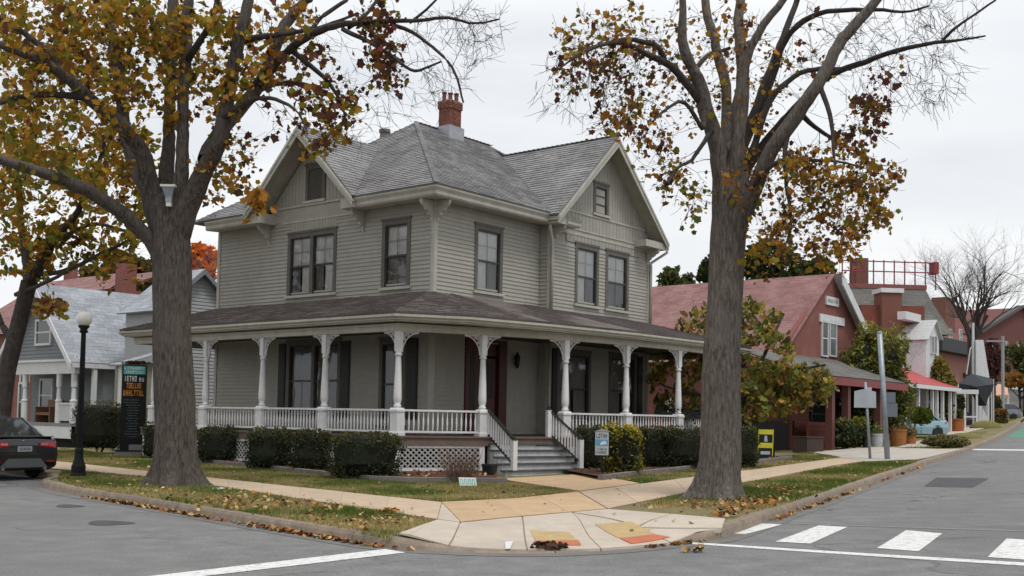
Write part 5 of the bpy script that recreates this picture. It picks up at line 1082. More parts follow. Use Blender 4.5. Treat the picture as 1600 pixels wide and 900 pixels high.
# small turquoise lettered card on a wire in the lawn
a, b = GP(731, 762); z = float(Lc(a, b)); t = thing('lawn_card', 'small turquoise and white lettered card on wires in the lawn left of the steps', 'sign', (a, b, z))
mb = MB(); mb.prism([(-.17, 0, .03), (.19, 0, .03), (.16, .04, .20), (-.20, .04, .20)], (0, .012, 0)); cd_ = obj('card', mb, flat('card_white', (.70,.74,.72)), t)
for wx in (-.12, .12): obj('wire', MB().tube([(wx, .01, -.05), (wx, .01, .05)], .004, 4), MT['metal_grey'], t)
mb = MB()
for i, (x, w_) in enumerate([(-.155,.035),(-.11,.03),(-.07,.035),(-.025,.03),(.015,.035),(.055,.03),(.095,.035),(.135,.03)]):
    mb.prism([(x, -.004, .06), (x+.010, -.004, .06), (x+.004, .029, .165), (x-.008, .029, .165)], (0, .002, 0))
    if i % 2: mb.prism([(x, -.004, .06), (x+w_-.008, -.004, .06), (x+w_-.008, .0, .078), (x, .0, .078)], (0, .002, 0))
    else: mb.prism([(x-.006, .024, .15), (x+w_-.014, .024, .15), (x+w_-.014, .029, .167), (x-.006, .029, .167)], (0, .002, 0))
obj('lettering', mb, flat('card_teal', (.05,.42,.33)), cd_, stuff=True)

# ================================================================== STREET FURNITURE
lx_, ly_ = GP(122, 747); lz_ = float(Lc(lx_, ly_)); H_ = at(122, 512, ly_)[2]-lz_
t = thing('street_lamp', 'black fluted street lamp post with a white globe on the left verge', 'street lamp', (lx_, ly_, lz_))
mb = MB().lathe([(.17, 0), (.17, .08), (.15, .10), (.15, .26), (.13, .30), (.10, .40), (.085, .55), (.09, .57), (.09, .62), (.07, .66)], 8); obj('base', mb, MT['lamp_black'], t)
mb = MB(); n = 16; prof = [(.068, .62), (.062, H_*.5), (.052, H_-.1)]
vs = []; 
for r, z in prof:
    for k in range(n*2): a = math.pi*k/n; rr = r*(1 if k % 2 else .86); vs.append((rr*math.cos(a), rr*math.sin(a), z))
mb.add(vs, [(i*n*2+k, i*n*2+(k+1) % (n*2), (i+1)*n*2+(k+1) % (n*2), (i+1)*n*2+k) for i in range(2) for k in range(n*2)]); obj('post', mb, MT['lamp_black'], t)
obj('globe_holder', MB().lathe([(.055, H_-.12), (.10, H_-.10), (.07, H_-.04), (.12, H_+.02), (.12, H_+.05), (.05, H_+.06)], 12), MT['lamp_black'], t, smooth=True)
obj('globe', MB().lathe([(.05, H_+.04)]+[(.17*math.sin(a), H_+.19-.17*math.cos(a)) for a in np.linspace(.35, 3.0, 12)], 20), MT['globe'], t, smooth=True)
# nest box like fixture strapped in the fork of the left tree
bx_ = at(265, 301, 21.6); t = thing('tree_fixture', 'small grey tapered metal fixture strapped in the fork of the left tree', 'fixture', bx_)
obj('housing', MB().lathe([(.06, -.20), (.065, -.10), (.12, .09), (.12, .10)], 4, sq=True), MT['metal_grey'], t); obj('rim', MB().lathe([(.14, .09), (.15, .10), (.15, .14), (.13, .14)], 4, sq=True), MT['globe'], t); obj('spigot', MB().lathe([(.05, -.28), (.05, -.2)], 4, sq=True), MT['globe'], t)
# black directory totem
dx, dy = GP(206, 713, .13); dz_ = float(Lc(dx, dy)); s_ = dy/F; rzf = math.atan2(dx, -dy)*-1+math.pi if False else -math.atan2(dx, dy)*.8
t = thing('directory_sign', 'tall black directory sign with turquoise header and orange lettering beside the left tree', 'sign', (dx, dy, dz_), rz=-rzf*-1 if False else math.atan2(-dx, dy)*.6)
Wp = 37*s_; Hp = at(206, 570, dy)[2]-dz_
obj('plinth', MB().box(-Wp*.62, Wp*.62, -.28, .22, -.1, .16), flat('plinth_grey', (.26,.25,.24)), t); obj('plinth_cap', MB().box(-Wp*.62-.03, Wp*.62+.03, -.31, .25, .16, .20), MT['lamp_black'], t); obj('upper_step', MB().box(-Wp*.1, Wp*.55, -.20, .2, .2, .38), flat('plinth_grey', (.26,.25,.24)), t)
pn = obj('panel', MB().box(-Wp/2, Wp/2, -.06, .06, .2, Hp), MT['lamp_black'], t); Yf = -.066
yy = lambda py: Hp-(py-570)*s_
obj('header', MB().box(-Wp*.44, Wp*.44, Yf, -.059, yy(585), yy(572)), flat('sign_teal', (.07,.33,.34)), pn)
def glyphs(mb, x0, x1, z0, z1, n, t=.5, y=Yf-.004, seed=1, gap=.28):
    r = random.Random(seed); cw = (x1-x0)/n; h = z1-z0; b = cw*.2
    for i in range(n):
        a = x0+i*cw; e = a+cw*(1-gap); k = r.choice('LTHIEUNO')
        B = lambda p, q, u, v: mb.box(p, q, y, y+.004, u, v)
        if k in 'LHEUNO': B(a, a+b, z0, z1)
        if k in 'HUNO': B(e-b, e, z0, z1)
        if k in 'IT': B((a+e-b)/2, (a+e+b)/2, z0, z1)
        if k in 'LEUO': B(a+b, e-(b if k in 'UO' else 0), z0, z0+h*.2)
        if k in 'EO': B(a+b, e-(b if k == 'O' else 0), z1-h*.2, z1)
        if k == 'T': B(a, (a+e-b)/2, z1-h*.2, z1); B((a+e+b)/2, e, z1-h*.2, z1)
        if k in 'HEN': B(a+b, e-(b if k in 'HN' else 0), (z0+z1)/2-h*.1, (z0+z1)/2+h*.1)
WH = flat('sign_white', (.62,.64,.64)); OR = flat('sign_orange', (.72,.26,.02)); GY = flat('sign_small_grey', (.16,.19,.21))
m1 = MB(); glyphs(m1, -Wp*.40, Wp*.40, yy(577.5), yy(573.5), 8, seed=2, y=Yf-.005); glyphs(m1, -Wp*.36, Wp*.42, yy(583.5), yy(579.5), 9, seed=3, y=Yf-.005); obj('header_lettering', m1, WH, pn)
m1 = MB(); glyphs(m1, -Wp*.40, Wp*.12, yy(596), yy(587.5), 5, seed=4); glyphs(m1, Wp*.2, Wp*.42, yy(596), yy(590), 2, seed=5); obj('white_lettering', m1, WH, pn)
m1 = MB(); glyphs(m1, -Wp*.30, Wp*.30, yy(607), yy(598.5), 7, seed=6); glyphs(m1, -Wp*.42, Wp*.42, yy(618.5), yy(609.5), 8, seed=7); obj('orange_lettering', m1, OR, pn)
m1 = MB()
for i in range(15): py = 624+i*4.1; hw = .2+.2*random.random(); glyphs(m1, -Wp*(.38 if i < 2 else hw*.9), Wp*hw*.8, yy(py+1.6), yy(py), int(12*hw/.3), seed=10+i)
obj('small_lettering', m1, GY, pn, stuff=True)
wv_ = thing('leaf_wreath', 'dark wreath of dry leaves on top of the black directory sign', 'wreath', (dx, dy, dz_+Hp)); q = np.c_[rng.normal(0, Wp*.3, 120), rng.normal(0, .05, 120), .04+.07*rng.random(120)]; obj('leaves', fast_mesh('leaves', leaf_polys(q, np.full(120, .09), MAPLE), 12, pick([(.05,.02,.015),(.09,.03,.02)], 120)), MT['litter'], wv_, stuff=True)
# small information sign by the steps
ix, iy = GP(940, 742, .2); iz = float(Lc(ix, iy)); s_ = iy/F
t = thing('information_sign', 'small dark framed information sign with a blue picture on a post right of the steps', 'sign', (ix, iy, iz), rz=-.15)
zz = lambda py: (742-py)*s_
obj('post', MB().box(-.03, .03, -.03, .03, -.1, zz(706)), MT['lamp_black'], t); bd = obj('board', MB().box(-.19, .19, -.03, .03, zz(709), zz(671)), MT['lamp_black'], t)
obj('pediment', MB().prism([(-.2, -.03, zz(671)), (.2, -.03, zz(671)), (.08, -.03, zz(668.3)), (0, -.03, zz(667)), (-.08, -.03, zz(668.3))], (0, .06, 0)), flat('sign_frame_grey', (.30,.33,.35)), bd)
obj('poster', MB().box(-.165, .165, -.036, -.031, zz(707.5), zz(672)), flat('poster_grey', (.42,.46,.48)), bd)
m1 = MB(); glyphs(m1, -.14, .14, zz(681), zz(674), 5, y=-.041, seed=31); glyphs(m1, -.13, .13, zz(700), zz(696.5), 6, y=-.041, seed=32); glyphs(m1, -.14, .12, zz(705), zz(701.5), 7, y=-.041, seed=33); obj('lettering', m1, flat('poster_dark', (.06,.08,.10)), bd, stuff=True)
obj('picture', MB().box(-.15, .15, -.0415, -.037, zz(693), zz(683)), flat('poster_blue', (.10,.30,.50)), bd)
obj('picture_highlight', MB().prism([(-.05, -.0425, zz(692)), (.12, -.0425, zz(690)), (.08, -.0425, zz(685)), (-.02, -.0425, zz(687))], (0, .001, 0)), WH, bd)
# black plant pot left of the steps
px_, py_ = GP(765, 741, .25); t = thing('black_pot', 'round black plastic pot on the ground left of the porch steps', 'pot', (px_, py_, float(Lc(px_, py_))))
obj('bowl', MB().lathe([(.15, 0), (.19, .30), (.205, .31), (.205, .35), (.18, .35), (.17, .2), (.01, .2)], 18), flat('pot_black', (.012,.013,.014), .4), t, smooth=False)
# dark planter and plant on the porch rail at the right
P_ = HF.w(*HF.onV(1065, 655, -3.95)[:2], 1.78); t = thing('rail_planter', 'dark planter with trailing leaves and pale flowers on the right end of the porch rail', 'planter', P_)
obj('trough', MB().box(-.75, .95, -.13, .13, -.12, .1), flat('pot_black', (.012,.013,.014)), t)
n = 700; q = np.c_[rng.uniform(-.85, 1.0, n), rng.normal(0, .16, n), rng.normal(.08, .13, n)]; obj('foliage', fast_mesh('foliage', leaf_polys(q, np.full(n, .09), OVAL), 6, pick([(.02,.03,.015),(.015,.02,.012)], n)), MT['hedge'], t, stuff=True)
n = 46; q = np.c_[rng.normal(-.35, .14, n), rng.normal(-.1, .1, n), rng.normal(.34, .09, n)]; obj('flowers', fast_mesh('flowers', leaf_polys(q, np.full(n, .075), OVAL), 6, pick([(.45,.42,.38),(.35,.3,.25)], n)), MT['litter'], t, stuff=True)
# poles on the right verge
def pole(xb, yb, xt, yt, r, name, label, cat):
    a, b = GP(xb, yb); z = float(Lc(a, b)); top = at(xt, yt, b); t = thing(name, label, cat, (a, b, z)); T = top-np.array([a, b, z])
    obj('post', MB().tube([(0, 0, -.1), tuple(T)], r, 10), MT['metal_grey'], t, smooth=True); return t, T, b/F
t, T, s_ = pole(1387, 719, 1374.5, 521, .085, 'sign_pole', 'tall leaning grey metal pole on the right verge with two grey sign backs', 'pole')
obj('cap', MB().lathe([(.088, 0), (.088, .04), (.04, .07)], 10, tuple(T)), MT['metal_grey'], t)
for (x0, x1, y0, y1) in ((1383, 1399, 613, 630), (1385, 1402, 630, 652)): obj('sign_back', MB().box((x0-1387)*s_, (x1-1387)*s_, -.0-.02, .01, (719-y1)*s_, (719-y0-.7)*s_), flat('sign_back', (.14,.165,.19), .5, metal=.3), t)
t, T, s_ = pole(1360, 718, 1352, 597, .045, 'sign_pole', 'thin leaning metal post carrying the back of a white sign', 'pole')
obj('sign_back', MB().prism([((x-1360)*s_, -.06, (718-y)*s_) for x, y in ((1333.5, 638), (1368, 638), (1367.5, 613), (1361, 611.5), (1361, 606), (1355, 606), (1352, 609), (1346, 609.5), (1334, 612.5))], (0, .015, 0)), flat('sign_pale', (.42,.46,.50)), t)
# yellow and black sandwich board
a, b = GP(1197, 717, .2); s_ = b/F; t = thing('sandwich_board', 'black and yellow sandwich board sign standing on the grass past the right tree', 'sign', (a, b, float(Lc(a, b))), rz=-.35)
wd_, ht_ = 24*s_, 50*s_
for sg in (-1, 1):
    fr = MB().prism([(-wd_/2, sg*.28, 0), (wd_/2, sg*.28, 0), (wd_/2, sg*.03, ht_), (-wd_/2, sg*.03, ht_)], (0, -.025*sg, 0)); f = obj('board', fr, MT['lamp_black'], t)
    if sg < 0:
        Pb = lambda x, q, o: (x*wd_/2, -.28+.25*q-o, ht_*q)
        for q0, q1 in ((.82, .97), (.40, .56)): obj('yellow_panel', MB().prism([Pb(-.86, q0, .004), Pb(.86, q0, .004), Pb(.86, q1, .004), Pb(-.86, q1, .004)], (0, -.004, 0)), flat('sign_yellow', (.50,.46,.03)), f)
        for x0, x1 in ((-.97, -.87), (.87, .97)): obj('yellow_edge', MB().prism([Pb(x0, .1, .004), Pb(x1, .1, .004), Pb(x1, .98, .004), Pb(x0, .98, .004)], (0, -.004, 0)), flat('sign_yellow', (.50,.46,.03)), f)
        obj('emblem', MB().prism([Pb(-.2, .6, .004), Pb(.25, .6, .004), Pb(.15, .78, .004), Pb(-.15, .78, .004)], (0, -.004, 0)), flat('emblem_grey', (.35,.38,.42)), f); obj('lettering_block', MB().prism([Pb(-.6, .20, .004), Pb(.6, .20, .004), Pb(.6, .30, .004), Pb(-.6, .30, .004)], (0, -.004, 0)), flat('emblem_grey', (.35,.38,.42)), f)

# ================================================================== CARS
def car(name, label, loc, rz, paint, L_=4.7, W_=1.82, H_=1.45, hatch=False, plate=True, group=None):
    """nose towards +x, rear at x=0; built from lofted sections"""
    t = thing(name, label, 'car', loc, rz, group)
    sec = lambda x, w, zb, zm, zt, cr_=.06: [(x, -w*.80, zb), (x, -w*.97, zb+.07), (x, -w, zm), (x, -w*.96, zt-cr_), (x, -w*.86, zt), (x, -w*.4, zt+.02), (x, w*.4, zt+.02), (x, w*.86, zt), (x, w*.96, zt-cr_), (x, w, zm), (x, w*.97, zb+.07), (x, w*.80, zb)]
    def loft(S, name, mat, parent):
        mb = MB(); k = len(S[0]); vs = [p for s in S for p in s]; fs = []
        for i in range(len(S)-1):
            for j in range(k): a, b = i*k+j, i*k+(j+1) % k; fs.append((a, b, b+k, a+k))
        fs.append(tuple(range(k-1, -1, -1))); fs.append(tuple(range((len(S)-1)*k, len(S)*k))); mb.add(vs, fs)
        me = mb.mesh(name); me.materials.append(mat); o = obj(name, me, None, parent); m = o.modifiers.new('b', 'BEVEL'); m.width = .025; m.segments = 2; m.limit_method = 'ANGLE'; m.angle_limit = R_(28); return o
    w = W_/2; belt = H_*.655
    tail = [(0.0, .86, .42, .62, .78), (.04, .93, .26, .62, .93 if not hatch else .9), (.16, .97, .22, .62, belt+.03 if not hatch else belt), (.75, 1, .2, .62, belt+.02), (L_*.5, 1, .2, .62, belt-.02), (L_*.70, 1, .2, .62, belt-.05), (L_*.86, .97, .2, .6, belt-.16), (L_*.965, .88, .22, .55, belt-.30), (L_, .74, .3, .5, belt-.38)]
    body = loft([sec(x, w*k, zb, zm, zt) for x, k, zb, zm, zt in tail], 'body', paint, t)
    cab = lambda x, k, z, zt: [(x, -w*k, z), (x, -w*(k-.0), z+.02), (x, -w*(k-.16*(zt-z)/.45), zt-.03), (x, -w*(k-.24*(zt-z)/.45), zt), (x, w*(k-.24*(zt-z)/.45), zt), (x, w*(k-.16*(zt-z)/.45), zt-.03), (x, w*(k-.0), z+.02), (x, w*k, z)]
    r0 = .62 if not hatch else .10
    g = loft([cab(r0-.05, .80, belt-.02, belt+.05), cab(r0+.62 if not hatch else .55, .88, belt-.02, H_-.035), cab(L_*.42, .9, belt-.02, H_), cab(L_*.55, .9, belt-.02, H_-.03), cab(L_*.73, .84, belt-.08, belt+.0)], 'glasshouse', MT.get('car_glass') or MT.setdefault('car_glass', M('car_glass', (.02,.025,.03), (.03,.035,.04), 2, .05, spec=.8)), t)
    loft([[(x, -w*k, z-.03), (x, -w*k*.9, z+.012), (x, w*k*.9, z+.012), (x, w*k, z-.03)] for x, k, z in ((r0+.58 if not hatch else .5, .63, H_-.045), (L_*.42, .66, H_), (L_*.56, .64, H_-.03))], 'roof_panel', paint, t)
    for sg in (-1, 1):
        for x0, x1, z0, z1 in ((r0-.02, r0+.62, belt, H_-.04), (L_*.74, L_*.56, belt-.08, H_-.05), (L_*.42, L_*.42, belt, H_-.02)):
            obj('pillar', MB().bar((x0, sg*w*.885 if x0 < L_ else 0, z0), (x1, sg*w*.655, z1), .07, .05), paint, t)
        for x in (L_*.205, L_*.80):
            wh = obj('wheel', MB().lathe([(.20, -.11), (.315, -.11), (.33, -.08), (.33, .08), (.315, .11), (.20, .11)], 22), flat('tyre', (.015,.015,.016), .8), t, loc=(x, sg*(w-.10), .33)); wh.rotation_euler = (math.pi/2, 0, 0)
            rim = MB().lathe([(.05, .095), (.06, .105), (.205, .085), (.215, .10), (.215, .06), (.05, .06)], 18); ri = obj('rim', rim, flat('rim_metal', (.3,.3,.32), .35, metal=.8), wh)
            if sg > 0: ri.rotation_euler = (math.pi, 0, 0)
            obj('wheel_arch', MB().prism([(x+.40*math.cos(a), sg*(w-.005), .33+.40*math.sin(a)) for a in np.linspace(-.2, math.pi+.2, 14)], (0, -sg*.2, 0)), flat('arch_dark', (.008,.008,.009)), t)
        obj('mirror', MB().lathe([(.02, -.06), (.09, -.05), (.10, .05), (.03, .07)], 8, (L_*.66, sg*(w+.08), belt+.03)), paint, t)
        tl = MB().prism([(-.012, sg*w*.84, .74), (-.012, sg*w*.40, .78), (-.012, sg*w*.38, .86), (.03, sg*w*.86, .90)], (.10, 0, 0)).prism([(.0, sg*w*.84, .74), (.28, sg*(w*.985), .80), (.28, sg*(w*.985), .90), (.03, sg*w*.86, .90)], (0, -sg*.02, 0))
        lt = obj('tail_light', tl, MT.get('tail_red') or MT.setdefault('tail_red', M('tail_red', (.42,.012,.02), (.30,.008,.015), 30, .2, spec=.6)), t)
        obj('inner_lens', MB().box(-.018, -.010, *sorted((sg*w*.62, sg*w*.44)), .80, .85), flat('lens_pale', (.5,.25,.25), .2), lt)
        obj('headlight', MB().prism([(L_-.16, sg*w*.80, .58), (L_-.03, sg*w*.45, .57), (L_-.05, sg*w*.45, .68), (L_-.20, sg*w*.82, .72)], (.03, 0, 0)), flat('lens_clear', (.5,.52,.55), .1), t)
        obj('exhaust', MB().tube([(-.03, sg*w*.55, .27), (.15, sg*w*.55, .27)], .04, 8), flat('rim_metal', (.3,.3,.32)), t)
        obj('reflector', MB().box(-.02, .02, *sorted((sg*w*.82, sg*w*.60)), .42, .45), MT['tail_red'], t)
        obj('door_line', MB().box(L_*.48, L_*.483, *sorted((sg*w*1.001, sg*w*.985)), .3, belt-.06), flat('arch_dark', (.008,.008,.009)), t); obj('door_handle', MB().box(L_*.36, L_*.40, *sorted((sg*w*1.015, sg*w*.98)), belt-.12, belt-.09), flat('rim_metal', (.3,.3,.32)), t)
    obj('bumper', MB().prism([(-.03, -w*.62, .30), (-.03, w*.62, .30), (-.03, w*.42, .50), (-.03, -w*.42, .50)], (.06, 0, 0)), flat('bumper_grey', (.10,.105,.11), .5), t)
    obj('bumper_step', MB().box(-.035, .05, -w*.9, w*.9, .575, .60), paint, t)
    if plate:
        p = obj('number_plate', MB().box(-.03, -.005, -.17, .17, .66, .78), flat('plate', (.34,.36,.38), .5), t); m1 = MB()
        for i in range(6): m1.box(-.034, -.031, -.13+i*.045, -.13+i*.045+.025, .69, .75)
        obj('plate_characters', m1, flat('plate_text', (.12,.13,.16)), p)
    obj('badge', MB().tube([(-.0+.03, -.03, .90), (.02, 0, .92), (.03, .03, .90)], .012, 6), flat('rim_metal', (.3,.3,.32)), t); obj('boot_lip', MB().box(.04, .16, -w*.8, w*.8, belt+.035, belt+.055), paint, t)
    obj('boot_line', MB().box(-.004, .03, -w*.86, w*.86, .635, .642), flat('arch_dark', (.008,.008,.009)), t)
    return t
cpaint = lambda n, c: M(n, c, tuple(x*.85 for x in c), 3, .3, spec=.5, coat=.8)
DK = cpaint('car_black', (.004,.005,.008)); rc = HF
cz = float(Gc(-11)); near_r = np.array(GP(88, 749, .0)); hd = np.array([-.80, .60]); hd /= np.linalg.norm(hd)
side = np.array([hd[1], -hd[0]])*.80                 # to the right of travel
rear_c = near_r-side+hd*.02
car('parked_car', 'black sedan parked at the left edge, its red tail lights facing the camera', (*rear_c, cz), math.atan2(hd[1], hd[0]), DK)

# ================================================================== NEIGHBOURING BUILDINGS
BRD = M('brick_red', (.225,.085,.07), (.175,.065,.055), 14, .9, .5, 30, (1,1,4), fine=.25, fscale=30, blotch=(.26,.11,.09), bsc=.6)
BRB = M('brick_brown', (.19,.085,.06), (.13,.055,.042), 14, .9, .5, 30, (1,1,4), fine=.25, fscale=30)
SH_RED = shingle_mat('shingle_red', (.245,.122,.112), (.29,.165,.155)); SH_BLUE = shingle_mat('shingle_blue', (.30,.32,.345), (.36,.38,.405)); SH_GREY = shingle_mat('shingle_taupe', (.13,.125,.11), (.17,.165,.15))
WHT = flat('neighbour_white', (.60,.61,.62)); GWALL = M('grey_blue_siding', (.19,.205,.215), (.165,.18,.19), 3, .7, .2, 30, (1,1,6)); WWALL = M('pale_siding', (.36,.37,.38), (.31,.32,.33), 3, .7, .2, 30, (1,1,6))
DG = flat('window_dark', (.022,.026,.03), .08, spec=.8)
def building(name, label, cat, u0, v0, yaw=YAW, z=None):
    P = HF.w(u0, v0); z = float(Gc(P[0])) if z is None else z; t = thing(name, label, cat, (P[0], P[1], 0), math.pi/2-yaw); return Frame(P, yaw), t
def bx(mb, x0, x1, y0, y1, z0, z1): return mb.box(min(x0, x1), max(x0, x1), min(y0, y1), max(y0, y1), min(z0, z1), max(z0, z1))
def lapsiding(face, k, a0, a1, z0, z1, mat, parent, top=None, h=.15):   # joined lap boards on face 'u' or 'v' at k, optional gable top(a)->z
    mb = MB(); z = z0
    while z < z1-.02:
        b0, b1 = a0, a1
        if top:
            c, za, zf, half = top; 
            if z > zf: hw = half*(za-z-h)/(za-zf); b0, b1 = max(a0, c-hw), min(a1, c+hw)
        if b1-b0 > .05:
            P = [(b0, -.0, z), (b1, -.0, z), (b1, -.035, z), (b0, -.035, z), (b0, -.0, z+h), (b1, -.0, z+h), (b1, -.01, z+h), (b0, -.01, z+h)]
            Q = [(o+k, a, zz) if face == 'u' else (a, o+k, zz) for a, o, zz in P]; fs = [(0,3,2,1),(4,5,6,7),(0,1,5,4),(1,2,6,5),(2,3,7,6),(3,0,4,7)]
            if face == 'u': fs = [f[::-1] for f in fs]
            mb.add(Q, fs)
        z += h
    return obj('siding', mb, mat, parent, stuff=True)
def wfix(face, k, a0, a1, z0, z1, parent, fm=WHT, fw=.09, bars=1, gm=None, curtain=False):   # framed window standing proud of a wall
    a0, a1 = sorted((a0, a1)); z0, z1 = sorted((z0, z1)); B = lambda mb, p0, p1, o0, o1, q0, q1: bx(mb, *((k+o0, k+o1, p0, p1) if face == 'u' else (p0, p1, k+o0, k+o1)), q0, q1)
    mb = MB(); B(mb, a0-fw, a0, -.09, .02, z0-fw, z1+fw); B(mb, a1, a1+fw, -.09, .02, z0-fw, z1+fw); B(mb, a0, a1, -.088, .02, z1, z1+fw); B(mb, a0, a1, -.10, .02, z0-fw, z0)
    w_ = obj('window', mb, fm, parent); g = MB(); B(g, a0, a1, -.045, .02, z0, z1); obj('pane', g, gm or DG, w_)
    if bars: s = MB(); B(s, a0, a1, -.06, -.046, (z0+z1)/2-.03, (z0+z1)/2+.03); obj('meeting_rail', s, fm, w_)
    return w_

# --- grey-blue cottage at the left
fr, t = building('cottage', 'grey-blue cottage with white trim, a front gable and pale slate blue roof, left background', 'house', .5, 19.5)
ap = fr.onU(66, 444, 0); rf = fr.onU(121, 562, 0); vc = ap[1]; half = abs(vc-rf[1]); zf = rf[2]; za = ap[2]; z0 = .1
rend = fr.onV(262, 457, vc)[0]; fz = fr.onU(93, 661, 0)[2]; wb = 1.25
for s in (-1, 1):
    roof_plane('roof', [(-.35, vc+s*(half+.15), zf-.1), (-.35, vc, za), (rend, vc, za), (rend, vc+s*(half+.15), zf-.1)], SH_BLUE, t, .2, .5)
    P, Q = np.array((-.35, vc+s*(half+.15), zf-.12)), np.array((-.35, vc, za-.02)); obj('barge_board', MB().prism([P, Q, Q-(0, 0, .32), P-(0, 0, .26)], (-.06, 0, 0)), WHT, t)
    obj('rake_soffit', MB().prism([P-(0, 0, .03), Q-(0, 0, .03), Q+(.35, 0, -.03), P+(.35, 0, -.03)], (0, 0, -.03)), WHT, t)
g0 = MB().prism([(0, vc-half, zf), (0, vc+half, zf), (0, vc, za-.15)], (.12, 0, 0)); obj('gable_wall', g0, GWALL, t); lapsiding('u', 0, vc-half, vc+half, zf, za-.2, GWALL, t, (vc, za-.15, zf, half))
a_, b_ = fr.onU(61, 503, 0), fr.onU(81, 536, 0); wfix('u', -.03, a_[1], b_[1], a_[2], b_[2], t)
obj('beam', bx(MB(), -.12, .12, vc-half-.05, vc+half+.05, zf-.55, zf-.05), WHT, t); obj('beam_mould', bx(MB(), -.22, .14, vc-half-.1, vc+half+.1, zf-.06, zf+.03), WHT, t)
obj('wall', bx(MB(), wb, rend, vc-half+.1, vc+half-.1, 0, zf-.05), GWALL, t); lapsiding('u', wb, vc-half+.1, vc+half-.1, fz, zf-.55, GWALL, t)
a_, b_ = fr.onU(71, 500, wb), fr.onU(83, 634, wb); wfix('u', wb-.03, a_[1], b_[1], fz+.5, zf-.75, t)
wfix('u', wb-.03, fr.onU(34, 600, wb)[1], fr.onU(45, 600, wb)[1], fz+.05, zf-.9, t)
for x in (40, 93, 116): v_ = fr.onU(x, 600, 0)[1]; c = obj('porch_column', MB().lathe([(.13, fz), (.13, fz+.85), (.15, fz+.87), (.15, fz+.92), (.10, fz+.95), (.085, zf-1.1), (.12, zf-1.08), (.12, zf-.55)], 10, (0, v_, 0)), WHT, t)
obj('porch_floor', bx(MB(), -.25, wb, vc-half-.1, vc+half+.1, fz-.12, fz), flat('porch_grey', (.2,.2,.2)), t); obj('porch_skirt', bx(MB(), -.24, -.2, vc-half-.1, vc+half+.1, fz-.6, fz-.125), WHT, t)
obj('underfloor_dark', bx(MB(), .1, wb, vc-half, vc+half, -.1, fz-.13), MT['dark'], t)
b = MB()
for i in range(14): v_ = fr.onU(94, 600, 0)[1]+(fr.onU(113, 600, 0)[1]-fr.onU(94, 600, 0)[1])*(i+.5)/14; b.box(-.02, .02, v_-.02, v_+.02, fz+.1, fz+.75)
b.box(-.04, .04, *sorted((fr.onU(94, 600, 0)[1], fr.onU(114, 600, 0)[1])), fz+.75, fz+.82); obj('railing', b, WHT, t)
# side wing right of the gable: wall, eave and two posts
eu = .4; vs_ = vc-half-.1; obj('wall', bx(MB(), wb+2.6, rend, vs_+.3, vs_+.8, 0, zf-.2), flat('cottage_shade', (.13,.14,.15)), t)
obj('eave_board', bx(MB(), -.3, rend, vs_-.12, vs_-.02, zf-.32, zf-.14), WHT, t)
for x in (147, 187): u_ = fr.onV(x, 600, vs_)[0]; obj('post', bx(MB(), u_-.08, u_+.08, vs_-.08, vs_+.08, 0, zf-.2), WHT, t)
obj('chimney', bx(MB(), *[fr.onV(x, 430, vc+1.5)[0] for x in (184, 208)], vc+1.2, vc+1.7, za-2, fr.onV(195, 413, vc+1.5)[2]), BRD, t)
P_ = fr.w(-.0, fr.onU(73, 650, .5)[1], fz); w_ = thing('wicker_settee', 'brown wicker settee on the porch of the grey-blue cottage', 'settee', P_, math.pi/2-YAW); P2 = flat('wicker', (.17,.09,.05))
obj('seat', MB().box(.3, .9, -.55, .55, .3, .42), P2, w_); obj('backrest', MB().box(.85, .93, -.6, .6, .42, .95), P2, w_)
for y in (-.6, .55): obj('armrest', MB().box(.3, .93, y, y+.06, 0, .65), P2, w_)
# --- red building behind the cottage, brick chimney, red roof
fr, t = building('brick_house', 'red brick house with red roof behind the grey-blue cottage at the left edge', 'house', 8, 37)
ap = fr.onU(30, 415, 0); l_ = fr.onU(-60, 520, 0); r_ = fr.onU(62, 470, 0)
obj('wall', bx(MB(), 0, 10, r_[1]-1, l_[1], -.1, fr.onU(20, 520, 0)[2]), BRD, t); roof_plane('roof', [(-.4, r_[1]-1, fr.onU(20, 520, 0)[2]), (-.4, l_[1], fr.onU(20, 520, 0)[2]), (5, l_[1], ap[2]), (5, r_[1]-1, ap[2])], SH_RED, t, .25, .6)
for i, x in enumerate((-8, 3, 44)): v_ = fr.onU(x, 500, 0)[1]; wfix('u', -.03, v_-.4, v_+.4, 2.2, 3.8, t)
fr, t = building('brick_house', 'long low red-roofed brick house far behind the cottage roof', 'house', 10, 48)
a_ = fr.onU(50, 425, 0); b_ = fr.onU(185, 441, 0); obj('wall', bx(MB(), 0, 9, a_[1], b_[1], -.1, a_[2]-1.6), BRD, t); roof_plane('roof', [(-.4, b_[1], a_[2]-1.6), (-.4, a_[1], a_[2]-1.6), (4, a_[1], a_[2]), (4, b_[1], a_[2])], SH_RED, t, .3, .7)
obj('chimney', bx(MB(), 3, 3.4, *sorted((fr.onU(99, 440, 3)[1], fr.onU(112, 440, 3)[1])), a_[2]-1, a_[2]+.7), BRD, t)
